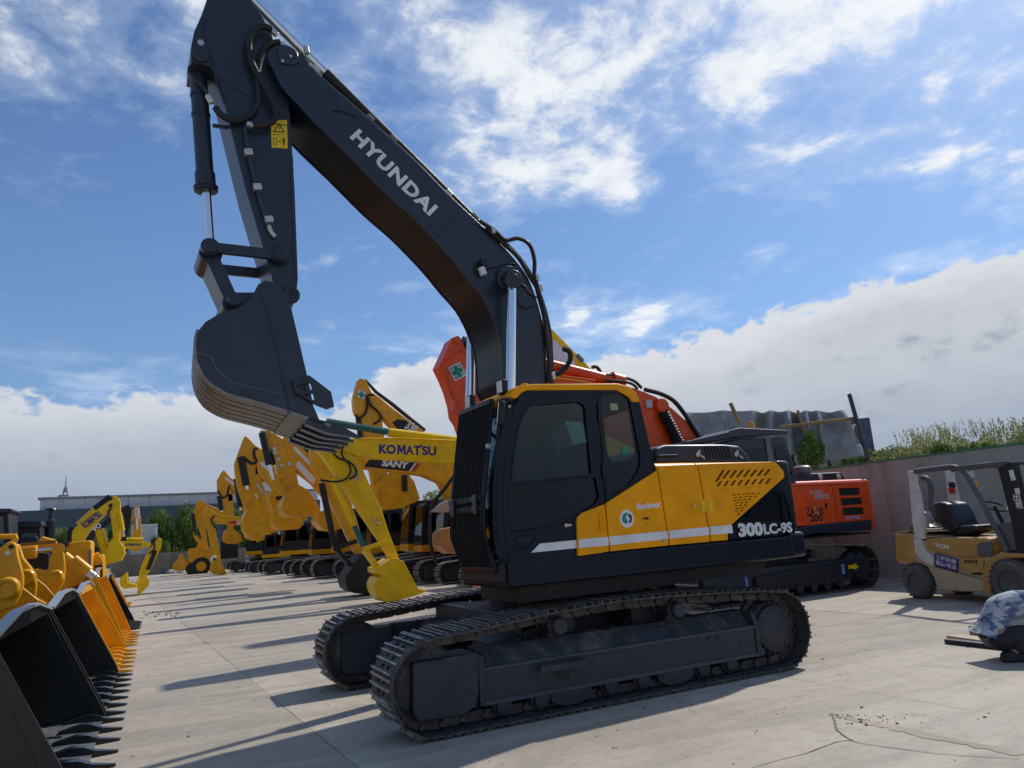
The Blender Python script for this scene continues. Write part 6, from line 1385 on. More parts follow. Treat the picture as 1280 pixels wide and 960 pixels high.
# backhoe loader beyond it
FB = Fr(-.9, 54, 0); eb = thing('backhoe_loader', 'ochre backhoe loader with raised digging arm at the far end of the yard', 'backhoe loader', FB.o)
girder('body', FB, [(235, 690), (237, 686), (252, 684), (266, 686), (268, 704), (240, 708), (235, 704)], 0, .75, oc_, eb); girder('boom', FB, [(241, 642), (247, 626), (252, 632), (256, 655), (261, 690), (248, 695), (244, 686), (252, 672), (247, 655)], 0, .2, oc_, eb)
girder('arm', FB, [(246, 625.5), (251, 625), (262, 632), (280, 640), (282, 645), (262, 641), (250, 635)], -.3, .14, oc_, eb)
MB().cyl(FB.P(241, 642, -.3), FB.P(243, 664, -.3), .12, n=10).build('bucket_cylinder', M['black'], eb); MB().bar(FB.P(244, 626, -.1), FB.P(285, 640, -.1), .12, .10).build('chrome_cylinder', M['fitting'], eb)
girder('digging_bucket', FB, [(217, 705), (222, 700), (226, 692), (230, 696), (236, 706), (232, 713), (222, 714), (216, 712)], 0, .8, oc_, eb)
girder('side_link', FB, [(241, 668), (248, 670), (252, 680), (246, 678)], 0, .15, oc_, eb)
for sy in (-.9, .75):
    w = MB(); p = FB.P(251.5, 708, sy); w.lathe(p, (0, 1, 0), [(.35, 0), (.62, .02), (.68, .1), (.68, .25), (.62, .32), (.35, .34)], 20); wo = w.build('wheel', M['rubber'], eb); MB().lathe(p + Vector((0, -.02, 0)), (0, 1, 0), [(.1, 0), (.36, .01), (.38, .3)], 16).build('rim', oc_, wo)
    w = MB(); p = FB.P(240, 711, sy); w.lathe(p, (0, 1, 0), [(.25, 0), (.42, .02), (.45, .1), (.45, .2), (.25, .26)], 16); w.build('wheel', M['rubber'], eb)
girder('cab', FB, [(277, 672), (297, 672), (298, 697), (276, 699)], .0, .7, M['black'], eb)
# ------------------------------------------------------------------ wheel loaders on the left, buckets in a line
TB2 = MB(); prof = [(-.28, .045), (-.10, .085), (.0, .075), (.10, .03), (.27, .0), (.27, -.012), (.05, -.02), (-.05, -.03), (-.28, .02)]; n = len(prof); vs = []
for sg_ in (-1, 1):
    for x, z in prof: w = .045 if x < .02 else .045 - (x - .02) * .10; vs.append((x, sg_ * w, z))
TB2.add(vs, [tuple(range(n)), tuple(range(2 * n - 1, n - 1, -1))] + [(i, i + n, (i + 1) % n + n, (i + 1) % n) for i in range(n)])
def loader_bucket(par, half, m, lip_m, tooth_m, nt, rail_m, ht=1.24):
    """opening towards +X, teeth tips at x = 0"""
    outer = [(-.22, .02), (-.95, .0), (-1.25, .06), (-1.45, .25), (-1.50, .50), (-1.40, .80), (-1.15, 1.05), (-.84, ht)]
    outer = [(p.x, p.z) for p in spline([Vector((a, 0, c)) for a, c in outer], 3)]
    bk_ = link('bucket', None, par); b = MB()
    for (x0, z0), (x1, z1) in zip(outer[3:], outer[4:]):
        dx, dz_ = x1 - x0, z1 - z0; l = math.hypot(dx, dz_) or 1; nx, nz = -dz_ / l * .03, dx / l * .03
        b.prism([(x0, z0), (x1, z1), (x1 - nx, z1 - nz), (x0 - nx, z0 - nz)], -half, half)
    b.build('shell', m, bk_)
    MB().prism([(-.20, .025), (-.42, .045), (-1.0, .045), (-1.0, .012), (-.42, .008)], -half + .03, half - .03).build('cutting_floor', lip_m, bk_)
    sidep = [(-.25, .03), (-.95, .0), (-1.25, .06), (-1.45, .25), (-1.50, .50), (-1.40, .80), (-1.15, 1.05), (-.84, ht), (-.76, ht - .06), (-.26, .10)]
    for y in (-half, half - .03): MB().prism(sidep, y, y + .03).build('side_wall', m, bk_, .004)
    for y in (-half - .012, half - .02): MB().prism([(-.74, ht - .05), (-.80, ht - .07), (-.34, .12), (-.30, .04), (-.18, .04), (-.21, .13)], y, y + .032).build('side_edge', m, bk_, .004)
    # spill guard, lower towards both ends
    gz = ht + .07; xg = -.76; t = .03
    g_ = MB(); prf = [(-half, ht - .04), (-half * .32, gz), (half * .32, gz), (half, ht - .04), (half, ht - .07), (-half, ht - .07)]
    g_.prismx([(y, z) for y, z in prf], xg - .012, xg + .012); g_.build('spill_guard', dullb if m is BB else m, bk_, .004)
    r_ = MB(); pp = [Vector((xg, y, z + .012)) for y, z in prf[:4]]
    for a, c in zip(pp, pp[1:]): r_.bar(a, c, .085, .022, (1, 0, 0))
    r_.build('guard_edge', rail_m, bk_)
    for k in range(1, 4): y = -half + half * k / 2; MB().prism([(-.5, .05), (-1.2, .09), (-1.43, .3), (-1.46, .5), (-1.42, .5), (-1.39, .33), (-1.18, .125), (-.5, .06)], y - .012, y + .012).build('wear_rib', m, bk_)
    tm = cached('lt' + tooth_m.name, lambda: TB2.mesh('tooth', tooth_m))
    for k in range(nt):
        o = link('tooth', tm, bk_); o.location = (-.27, -half + .10 + (2 * half - .20) * k / (nt - 1), .02)
    return bk_
dullb = paint('dull_black_guard', (.006, .008, .008), .75, 0, 0, 0, 3, 0, .1)
BB = M['bucketblack']
def wheel_mesh():
    b = MB(); b.lathe((0, -.3, 0), (0, 1, 0), [(.40, .05), (.62, 0), (.76, .06), (.78, .15), (.78, .45), (.76, .54), (.62, .6), (.40, .55)], 28, 0, False)
    for k in range(22):
        a = 2 * math.pi * k / 22
        for s_, y in ((1, -.15), (-1, .15)): b.box((.785 * math.cos(a + s_ * .07), y, .785 * math.sin(a + s_ * .07)), (.05, .30, .09), Matrix.Rotation(-a, 3, 'Y') @ Matrix.Rotation(s_ * .5, 3, 'X'))
    return b.mesh('wheel', M['rubber'])
def loader(label, y, half, m_in, lip, tooth, nt, rail, xt=-4.44, body_m=None, ht=1.24, crank=True):
    t = thing('wheel_loader', label, 'wheel loader', (xt, y, 0), 0, None); bm2 = body_m or M['loader']
    loader_bucket(t, half, m_in, lip, tooth, nt, rail, ht)
    for y0 in (-.62, .50):
        MB().prism([(-1.15, .30), (-1.45, .42), (-2.1, .85), (-3.0, 1.65), (-4.0, 2.15), (-4.1, 1.95), (-3.2, 1.35), (-2.3, .55), (-1.6, .16), (-1.2, .14)], y0, y0 + .12).build('lift_arm', bm2, t, .02)
        p = Vector((-1.62, y0 - .01 if y0 < 0 else y0 + .12, .42)); MB().lathe(p, (0, -1 if y0 < 0 else 1, 0), [(.13, 0), (.13, .05), (.09, .07), (.04, .07)], 18).build('arm_pin', bm2, t)
    if crank:
        ck = [(-1.84, 2.0), (-1.92, 2.03), (-2.02, 1.98), (-2.06, 1.85), (-2.10, 1.5), (-2.06, 1.1), (-1.9, .8), (-1.72, .62), (-1.62, .70), (-1.55, 1.0), (-1.52, 1.25), (-1.60, 1.5), (-1.72, 1.72), (-1.75, 1.9)]
        for y0 in (-.30, .16):
            o = MB().prism(ck, y0, y0 + .09).build('bell_crank', bm2, t, .025); MB().lathe((-1.84, y0, 1.28), (0, -1, 0), [(.17, -.02), (.17, .06), (.12, .10), (.05, .10)], 22).build('crank_pin', bm2, o)
            MB().cyl((-1.9, y0 - .012, 1.92), (-1.9, y0, 1.92), .035, n=12).build('pin_hole', M['black'], o)
        MB().tube([(-1.62, 0, .85), (-1.42, 0, .70), (-1.30, 0, .62)], .09, 10).build('tilt_link', bm2, t)
        c_ = MB().cyl((-2.35, 0, 1.92), (-3.6, 0, 1.80), .13, n=16).build('tilt_cylinder', bm2, t); MB().cyl((-2.36, 0, 1.92), (-1.9, 0, 1.93), .055, n=14).build('piston_rod', M['chrome'], c_)
        MB().bar((-1.9, -.42, 2.06), (-2.6, -.42, 2.0), .05, .05).build('hose_guard', bm2, t); MB().tube([(-1.88, -.4, 1.98), (-1.90, -.4, 2.08), (-2.2, -.4, 2.1), (-3, -.4, 2.05)], .02, 6).build('hydraulic_hose', M['rubber'], t)
    MB().prismz([(-3.0, -.5), (-4.6, -.7), (-4.6, .7), (-3.0, .5)], .55, 1.7).build('front_frame', bm2, t, .03); MB().bx(-7.6, -4.7, -.85, .85, .7, 1.35).build('rear_frame', bm2, t, .03)
    MB().prism([(-5.9, 1.36), (-7.9, 1.36), (-8.0, 1.5), (-7.9, 2.2), (-5.9, 2.4)], -.8, .8).build('engine_hood', bm2, t, .05); MB().tube([(-6.6, .3, 2.3), (-6.6, .3, 3.0)], .07, 10).build('exhaust_pipe', M['black'], t)
    cb_ = MB(); 
    for x, yy in ((-4.5, -.72), (-4.5, .72), (-5.85, -.72), (-5.85, .72)): cb_.bx(x - .05, x + .05, yy - .05, yy + .05, 1.36, 3.1)
    cb_.bx(-5.9, -4.45, -.77, .77, 1.36, 1.95); cb_.bx(-5.95, -4.35, -.80, .80, 3.1, 3.22); co = cb_.build('cab', M['black'], t, .01)
    MB().bx(-5.80, -4.55, -.745, -.735, 1.96, 3.09).build('window_pane', M['glass'], co); MB().bx(-4.485, -4.475, -.67, .67, 1.96, 3.09).build('window_pane', M['glass'], co)
    wm = cached('lw', wheel_mesh); rm = cached('lr' + bm2.name, lambda: MB().lathe((0, -.31, 0), (0, 1, 0), [(.1, 0), (.40, .03), (.42, .1), (.42, .55), (.1, .6)], 20).mesh('rim', bm2))
    for x in (-3.8, -6.8):
        for yy in (-1.05, 1.05): o = link('wheel', wm, t); o.location = (x, yy, .79); link('rim', rm, o)
    return t
BB = M['bucketblack']; LD = M['loader']; rail = paint('bare_edge_steel', (.32, .34, .38), .4, .1, .1)
loader('wheel loader nearest the camera with a black bucket and scuffed steel floor', -.02, 1.50, BB, M['scuff'], BB, 7, rail, -4.44, None, 1.22, False)
t2 = loader('wheel loader with a black bucket, second from the near left corner', 3.15, 1.50, BB, M['scuff'], BB, 7, rail, -4.44, None, 1.22, False)
t3 = loader('wheel loader with the first bright orange yellow bucket beyond the black ones', 6.22, 1.38, LD, LD, LD, 6, rail, -4.44, None, 1.22, False)
t4 = loader('wheel loader with an ochre bucket between the orange yellow and the far black bucket', 9.65, 1.38, LD, LD, LD, 6, rail, -4.45, None, 1.40, False)
loader('wheel loader with the smaller black bucket at the far end of the bucket line', 12.75, 1.1, BB, BB, BB, 7, rail, -4.45, None, 1.2, False)
def traced(t, name, px, y, th, m, bevel=.03):              # plate of the machine t outlined at its own distance y
    ox, oy = t.location.x, t.location.y; pl = [(a - ox, c) for a, c in fz.poly(px, y)]
    return MB().prism(pl, y - oy, y - oy + th).build(name, m, t, bevel, 3)
def tpt(t, px, py, y): a = fz.at(px, py, y); return Vector((a[0] - t.location.x, y - t.location.y, a[1]))
def tboss(t, px, py, y, r, par=None): return MB().lathe(tpt(t, px, py, y), (0, -1, 0), [(r, -.02), (r, .06), (r * .8, .09), (r * .55, .09), (r * .5, .07), (r * .1, .07)], 24).build('pin_boss', LD, t, .006)
traced(t2, 'lift_ear', [(-30, 690), (0, 685), (7, 679), (13, 676.5), (18, 678), (21, 683), (22, 693), (26, 708), (29, 721), (28.5, 733), (24, 746), (17.6, 758), (0, 766), (-30, 766)], 2.6, .11, LD)
traced(t2, 'lift_ear', [(8, 690), (15, 680), (22, 679), (26, 687), (29, 697), (39, 709), (44.7, 721), (46, 732), (44, 747), (39, 762), (8, 764)], 3.6, .11, LD)
tboss(t2, 9.5, 735, 2.6, .13); tboss(t2, 33, 722, 3.6, .11)
q = tpt(t2, 14, 683.6, 2.598); MB().cyl(q, q + Vector((0, .02, 0)), .028, n=14).build('pin_hole', M['black'], t2); q = tpt(t2, 10, 691.5, 2.6); MB().cyl(q + Vector((0, -.03, 0)), q, .03, n=10).build('bolt', M['fitting'], t2)
traced(t2, 'web_plate', [(44, 722), (57, 732), (68, 745), (64, 752), (44, 744)], 4.05, .05, LD, .01); traced(t2, 'web_plate', [(28, 734), (38, 742), (48, 750), (46, 760), (26, 760)], 3.1, .05, LD, .01)
MB().tube([tpt(t2, *a, 2.7) for a in ((-10, 671), (8, 670.5), (20, 670), (20, 673), (17, 677))], .03, 8).build('lubrication_pipe', LD, t2)
traced(t3, 'lift_ear', [(65, 691.5), (69, 682), (73, 680), (78.5, 682.6), (80, 694), (81.6, 710), (80, 726.6), (74.5, 737.5), (67.7, 745), (58, 732), (48, 722), (40, 712), (59.6, 712.5), (62, 699.6)], 5.7, .12, LD)
tboss(t3, 69.7, 721, 5.7, .11); q = tpt(t3, 73, 686, 5.7); MB().cyl(q + Vector((0, -.03, 0)), q, .09, n=18).build('pin_boss', LD, t3)
cy = MB().cyl(tpt(t3, 20, 690, 5.76), tpt(t3, 46, 688.6, 5.76), .115, n=18).build('tilt_cylinder', LD, t3, .008); MB().cyl(tpt(t3, 45, 688.7, 5.76), tpt(t3, 70, 686.3, 5.76), .035, n=14).build('piston_rod', M['chrome'], cy)
MB().bar(tpt(t3, 26, 681, 5.6), tpt(t3, 70, 677, 5.6), .04, .05).build('hose_guard', paint('rusty_guard', (.36, .13, .02), .6, .2, 0), t3)
traced(t3, 'rubber_shield', [(31, 701), (50, 690), (61, 692), (61, 712), (45, 711), (34, 707)], 6.3, .3, M['black'], .01)
for k in range(4): MB().tube([tpt(t3, 48 + k * 4, 686, 6.1), tpt(t3, 54 + k * 4, 673 + k, 6.1), tpt(t3, 64 + k * 2, 682, 6.1)], .035, 6, 4).build('hydraulic_hose', LD, t3)
traced(t4, 'front_frame_plate', [(82, 684.7), (86.7, 678), (112.4, 675), (114.4, 678), (113.7, 721), (108, 728), (76, 740), (79, 720), (81, 708)], 8.6, .8, LD); traced(t4, 'dark_guard', [(77, 679), (85, 677.5), (84, 683), (80, 684.5)], 8.55, .3, M['black'], .01)
MB().bar(tpt(t4, 84, 691, 8.59), tpt(t4, 112, 689, 8.59), .02, .03).build('pressed_ridge', LD, t4)
for a, c in (((80, 694), (107, 716)), ((92, 698), (112, 714))):
    cy = MB().cyl(tpt(t4, *a, 8.3), tpt(t4, *c, 8.3), .085, n=16).build('tilt_cylinder', LD, t4, .006); MB().cyl(tpt(t4, *c, 8.3), tpt(t4, c[0] + 10, c[1] + 8, 8.3), .04, n=14).build('piston_rod', M['chrome'], cy)
MB().bar(tpt(t4, 112.5, 687, 8.55), tpt(t4, 112, 716, 8.55), .05, .05).build('grey_strut', M['grey'], t4)
traced(t4, 'frame_box', [(115, 694), (128.6, 693), (130, 721), (122, 726), (113, 722)], 9.4, .8, LD); q = tpt(t4, 123.5, 714, 9.398); MB().box(q, (.12, .01, .24)).build('recess', M['black'], t4)
MB().cyl(tpt(t4, 112, 703, 9.3), tpt(t4, 126, 696, 9.3), .12, n=14).build('torque_tube', LD, t4)
# dark cabs and a tall stack standing behind the loader line
tD = loader('wheel loader with tall dark exhaust stack and black cab behind the bucket line', 21.5, 1.3, LD, LD, LD, 6, rail, -3.6 - 1.3, None, 1.2, False)
p0, p1 = fz.at(61, 690, 21.5), fz.at(58.5, 636, 21.5)
sk_ = MB(); d0 = Vector((p0[0] + 4.9, 0, p0[1])); d1 = Vector((p1[0] + 4.9, 0, p1[1])); sk_.lathe((d0.x, -.2, 1.3), (0, 0, 1), [(.13, 0), (.13, .5), (.165, .55), (.165, d1.z - 1.3 - .42), (.11, d1.z - 1.3 - .38), (.10, d1.z - 1.3 - .08), (.20, d1.z - 1.3 - .05), (.17, d1.z - 1.3)], 16); sk_.build('exhaust_stack', M['navy'], tD)
def tcab(t, px, wpx, y, roof):
    o = traced(t, 'cab', px, y, 1.3, M['black'], .03); 
    w_ = traced(t, 'cab_window', wpx, y - .012, .01, paint('bluish_glass', (.10, .15, .15), .1, .05, .4), 0); traced(t, 'cab_roof', roof, y - .1, 1.5, M['navy'], .02); return o
tcab(tD, [(21, 694), (22, 655), (50, 655), (51, 694)], [(27, 667), (46, 666), (46, 682), (27, 682)], 20.0, [(15, 659), (24, 651), (51, 651), (53, 656), (50, 659)])
q = tpt(tD, 37, 676, 19.9); MB().box(q, (.45, .12, .25)).build('work_lamp', M['navy'], tD, .06)
tC = thing('wheel_loader', 'wheel loader at the left edge of the photo showing only its tall dark cab', 'wheel loader', (-8.6, 18.6, 0))
tcab(tC, [(-30, 694), (-30, 640), (12.5, 640), (14, 694)], [(-20, 646), (4, 646), (5, 680), (-20, 682)], 17.5, [(-34, 641), (-34, 636), (14, 635.5), (16, 638), (13, 641)])
traced(tC, 'pale_pillar', [(9.5, 642), (12, 642), (13, 668), (11, 668)], 17.45, .04, M['grey'], 0)
traced(tC, 'chassis', [(-60, 735), (-60, 694), (20, 694), (20, 735)], 17.4, 1.5, LD); 
for px_ in (-40, 10): q = tpt(tC, px_, 730, 17.2); q.z = .75; o = link('wheel', cached('lw', wheel_mesh), tC); o.location = q
# excavators facing the yard on the left
FL = Fr(-9.8, 19.0, 0); eL = thing('excavator', 'bright yellow excavator with blue lettering folded up at the left behind the loaders', 'excavator', FL.o)
def flipbody(t, s, paint_m):
    h = link('machine_body', None, t); h.rotation_euler = (0, 0, math.pi); gen_body(h, s, paint_m, M['black'])
def simple_body(t, s, pm):                                  # same parts, turned to face +X
    n0 = set(COL.objects); gen_body(t, s, pm, M['black'])
    R = Matrix.Rotation(math.pi, 4, 'Z')
    for o in list(COL.objects):
        if o not in n0 and o.parent is t: o.matrix_local = R @ o.matrix_basis
simple_body(eL, .8, le)
bL = girder('boom', FL, [(86, 684), (89, 668), (91, 662), (117, 638.5), (136, 626), (142, 624), (142, 630), (137, 638), (113, 662), (96, 690)], 0, .17, le, eL)
MB().cyl(FL.P(119, 637, -.05), FL.P(98, 656, -.05), .10, n=12).build('arm_cylinder', le, bL); MB().cyl(FL.P(119, 637, -.05), FL.P(139, 621.5, -.05), .13, n=12).build('rod_bellows', M['rubber'], bL)
text('boom_lettering', 'KOMATSU', FL.P(107, 661, -.175), FL.P(128.5, 644.5, -.175), .22, M['blueprint'], bL, up=(-.5, 0, .8), bold=.05)
aL = girder('arm', FL, [(140, 621), (143, 619.3), (148, 622), (150.5, 628), (151, 640), (150, 660), (150, 676), (142, 677), (139.5, 655), (137, 640), (138.5, 630)], 0, .14, le, eL)
hoseline('arm_hose', FL, [(136, 633), (139, 630), (138, 636), (134, 641)], -.2, .03, aL); rodcyl('bucket_cylinder', FL, (149, 641), (155, 671), -.18, .07, le, aL, .25)
MB().cyl(FL.P(124, 662, .1), FL.P(137, 705, .1), .13, n=12).build('bucket_cylinder', le, eL)
bucket_generic(FL, [(137, 679), (141, 676), (150, 678), (155, 684), (156, 692), (151, 701), (141, 704), (134, 700), (132, 690)], 0, .45, le, eL)
MB().tube([FL.P(87, 696, -.1), FL.P(88, 664, -.1), FL.P(91, 659, -.1)], .09, 8).build('boom_cylinder', M['black'], eL)
FM = Fr(-9.4, 28, 0); eM = thing('excavator', 'small bright yellow excavator with level boom and bucket lowered beside the left row', 'excavator', FM.o)
simple_body(eM, .72, le)
bM_ = girder('boom', FM, [(140, 684), (148, 676), (160, 677), (187, 677.5), (189, 681), (187, 684), (170, 684.5), (155, 687), (142, 700), (132, 700)], 0, .14, le, eM)
text('boom_lettering', 'KOMATSU', FM.P(156.5, 682.2, -.145), FM.P(176, 682.6, -.145), .11, M['blueprint'], bM_, bold=.05)
MB().cyl(FM.P(158, 674.5, 0), FM.P(179, 674.5, 0), .09, n=10).build('arm_cylinder', le, bM_); MB().cyl(FM.P(189, 678, 0), FM.P(198, 673.5, 0), .06, n=10).build('piston_rod', M['black'], bM_)
aM = girder('arm', FM, [(197, 673), (200, 672), (202.5, 675), (201.5, 684), (195, 697), (187, 715), (181, 720), (173, 718.5), (178, 704), (186, 688)], 0, .12, le, eM)
hoseline('arm_hose', FM, [(189, 680), (193, 680), (192, 687), (186, 692)], -.16, .03, aM)
MB().cyl(FM.P(194, 688, -.14), FM.P(185, 712, -.14), .09, n=8).build('bucket_cylinder', M['black'], aM)
bucket_generic(FM, [(174, 719), (182, 718), (187, 727), (186, 732), (178, 740), (170.5, 748), (172, 738), (171, 728)], 0, .4, M['lemon'], eM)
girder('blade', FM, [(150, 722), (158, 716), (160, 728), (172, 731), (172, 734), (155, 736), (150, 732)], 0, .9, le, eM)
FN = Fr(-9.5, 36, 0); eN = thing('excavator', 'black armed excavator behind the folded yellow boom at the left', 'excavator', FN.o); simple_body(eN, .8, M['redp'])
girder('boom', FN, [(104, 672), (140, 644), (153, 634), (155, 640), (120, 668), (108, 690)], 0, .18, M['black'], eN); girder('arm', FN, [(153, 634), (161, 630.5), (165, 640), (163, 655), (158, 674), (152, 674), (156, 650)], 0, .16, M['black'], eN); bucket_generic(FN, [(150, 674), (160, 672), (163, 684), (156, 692), (148, 686)], 0, .45, M['black'], eN)
text('boom_lettering', 'VO', FN.P(118.5, 666, -.185), FN.P(128, 657.5, -.185), .28, M['white'], girder('name_panel', FN, [(117, 666), (137, 650), (138, 653), (119, 668)], -.17, .012, M['black'], eN, 0), up=(-.5, 0, .8), bold=.05)
FO = Fr(-8.4, 45, 0); eO = thing('excavator', 'ochre excavator with upright chrome cylinder in front of the white kiosk', 'excavator', FO.o); simple_body(eO, .8, oc_)
girder('boom', FO, [(125, 692), (150, 660), (168, 634), (172, 640), (150, 675), (135, 700)], 0, .18, oc_, eO); girder('arm', FO, [(167, 634), (173, 631), (176, 645), (177, 672), (171, 674), (165, 674), (167, 650)], 0, .16, oc_, eO); bucket_generic(FO, [(162, 674), (176, 671), (178, 686), (168, 690), (160, 684)], 0, .45, oc_, eO); rodcyl('bucket_cylinder', FO, (171, 635), (171.5, 662), -.24, .14, M['fitting'], eO, .5)

# ------------------------------------------------------------------ forklift
FF = Fr(8.72, .27, math.atan2(.98, .2)); K = .5
fk = thing('forklift', 'worn ochre and beige forklift with black seat beside the boundary wall', 'forklift', FF.o, FF.rot)
fo = paint('forklift_ochre', (.52, .29, .075), .4, .5, .2, .35, 4); fb = paint('forklift_beige', (.55, .43, .27), .55, .6, 0, .30, 4); fwht = paint('forklift_white', (.72, .69, .63), .5, .25, 0, .5, 4); fd = paint('forklift_dark', (.11, .11, .112), .5, .4, 0, .2)
def fg(name, px, y0, y1, m, bevel=.02, par=None):           # near side of the forklift is +y'
    return MB().prism(FF.poly(px, K), y0, y1).build(name, m, par or fk, bevel, 3)
fg('counterweight', [(1117, 667), (1140.7, 667), (1143, 672), (1143, 690), (1143, 704.6), (1123, 704.6), (1118.5, 700)], -K, K, fo, .06)
fg('lower_body', [(1141.7, 688), (1152, 700), (1168, 708.5), (1197, 716.5), (1232, 726.5), (1232, 741), (1171, 738), (1166, 722), (1158, 709), (1149, 704.4), (1143.2, 704)], -K + .02, K - .012, fb, .03)
fg('upper_body', [(1143.2, 672), (1200, 694), (1240, 696), (1240, 727), (1232, 726), (1197, 716), (1168, 708), (1152, 699.5), (1143.2, 690)], -K + .03, K - .03, fb, .02)
fg('engine_hood', [(1155.5, 675), (1159.5, 672.5), (1183, 671.5), (1234, 672.5), (1238, 677), (1238, 696.7), (1199, 697), (1167.4, 690.7), (1158, 686)], -K + .04, K - .003, fo, .05)
fg('side_panel', [(1199.5, 697.4), (1229, 697.4), (1229, 719), (1200.5, 712)], K - .02, K + .004, fo, .01)
for px in (1206, 1209.5, 1213, 1216.5, 1220): fg('vent_slot', [(px, 700), (px + 2, 700), (px + 2, 704), (px, 704)], K + .004, K + .008, M['black'], 0)
fg('dark_panel', [(1220.5, 681), (1226, 676.5), (1238, 676.5), (1240, 696), (1224, 696), (1220.5, 693)], K - .06, K + .006, fd, .03)
fg('step_slot', [(1215, 715.5), (1228, 715.5), (1228, 718.5), (1215, 718.5)], K + .004, K + .007, M['black'], 0)
fg('rear_cover', [(1122, 667), (1141, 667), (1183, 671), (1158, 672), (1143, 666), (1146, 660), (1180, 664)], -K + .1, K - .06, fb, .02)
fg('white_fairing', [(1141.7, 674), (1150.6, 674), (1155.5, 686.8), (1167.4, 697.6), (1167.4, 708.5), (1151.6, 700.6), (1144, 690)], K - .05, K + .006, fwht, .01)
sgn = fg('sign_plate', [(1168.4, 691.5), (1197, 698.6), (1197, 714.8), (1168.4, 706.8)], K - .01, K + .010, M['blueprint'], 0)
for body, a, c, h in (('工程机械', (1169.5, 698.8), (1195.5, 705.4), .085), ('租赁电话', (1169.5, 705.6), (1195.5, 712.6), .085)):
    text('sign_lettering', body, FF.P(*a, K + .0115), FF.P(*c, K + .0115), h, fwht, fk, bold=.015)
text('maker_lettering', 'TCM', FF.P(1168.5, 684.5, K - .001), FF.P(1186.5, 687.2, K - .001), .08, fwht, fk, bold=.05)
# overhead guard
for y0, y1 in ((K - .12, K - .02), (-K + .02, -K + .12)):
    fg('rear_pillar', [(1132.8, 588.8), (1139.7, 588.8), (1142, 605), (1145.6, 617.5), (1150, 645), (1154.5, 674), (1141.7, 674), (1137.7, 637), (1134.7, 600)], y0, y1, fwht, .01)
    pts = [FF.P(a, c, K) for a, c in ((1140, 589), (1180, 584), (1190, 584), (1198, 588), (1206, 597), (1222, 624), (1236, 652), (1247, 672), (1255, 690))]
    for p in pts: p.y = (y0 + y1) / 2
    MB().tube(pts, .045, 8, 4).build('front_pillar', fd, fk)
    b = MB(); A, B = FF.P(1133, 591, K), FF.P(1258, 578, K); b.bar((A.x, (y0 + y1) / 2, A.z), (B.x, (y0 + y1) / 2, B.z), .06, .06); b.build('roof_rail', fd, fk, .01)
for k in range(9):
    px = 1137 + k * 13.4; p = FF.P(px, 588.5 - k * 1.25, K); MB().bar((p.x, -K + .05, p.z + .02), (p.x, K - .05, p.z + .02), .03, .05).build('roof_bar', fd, fk)
MB().tube([FF.P(1152.5, 597, -.3), FF.P(1158, 598, -.3), FF.P(1162.5, 604, -.3), FF.P(1164, 620, -.3), FF.P(1164.5, 664, -.3)], .05, 10, 4).build('intake_pipe', fd, fk)
# lamps on the far pillar
p = FF.P(1190, 613, -.3); MB().box(p, (.09, .08, .12)).build('tail_lamp', M['redp'], fk, .015); p = FF.P(1190, 606, -.3); MB().box(p, (.1, .08, .10)).build('lamp_housing', M['black'], fk, .02)
p = FF.P(1220, 608, -.2); MB().box(p, (.10, .09, .16)).build('turn_lamp', M['beacon'], fk, .02); p = FF.P(1214, 593, -.2); MB().box(p, (.12, .03, .10)).build('label_plate', fwht, fk, .005)
# seat, wheel, dash, levers
sb = FF.poly([(1175, 631), (1180, 627), (1189, 626.4), (1199, 629), (1206, 640), (1211, 652), (1214, 662), (1204, 664), (1194, 660), (1182, 650), (1176, 641)], .0)
MB().prism(sb, -.22, .26).build('seat_back', M['seat'], fk, .05, 3)
MB().prism(FF.poly([(1190, 655), (1200, 657), (1228, 655), (1236, 656), (1234, 665), (1215, 669), (1195, 668)], .0), -.24, .27).build('seat_cushion', M['seat'], fk, .05, 3)
p = FF.P(1190, 657, .28); MB().lathe(p, (0, 1, 0), [(.10, -.04), (.12, .0), (.09, .05)], 16).build('arm_rest', M['seat'], fk)
ct = FF.P(1243, 633, 0); b = MB(); ring = []
for k in range(25): a = 2 * math.pi * k / 24; ring.append(ct + Vector((.19 * math.cos(a) * .9, .19 * math.sin(a), .19 * math.cos(a) * .45)))
b.tube(ring, .016, 6); b.tube([ct, ct + Vector((-.12, 0, -.35))], .03, 8); b.bar(ct + Vector((0, -.18, 0)), ct + Vector((0, .18, 0)), .02, .03); b.build('steering_wheel', M['black'], fk)
fg('dashboard', [(1240, 655), (1262, 652), (1272, 660), (1274, 690), (1250, 690)], -.4, .4, fd, .03); fg('floor_plate', [(1232, 696), (1272, 696), (1272, 700), (1232, 700)], -K + .05, K - .04, fd)
MB().tube([FF.P(1254, 684, .2), FF.P(1250, 672, .2)], [.015, .03], 8).build('lever', fb, fk); MB().tube([FF.P(1264, 683, .2), FF.P(1270, 676, .2)], [.015, .03], 8).build('lever', fwht, fk)
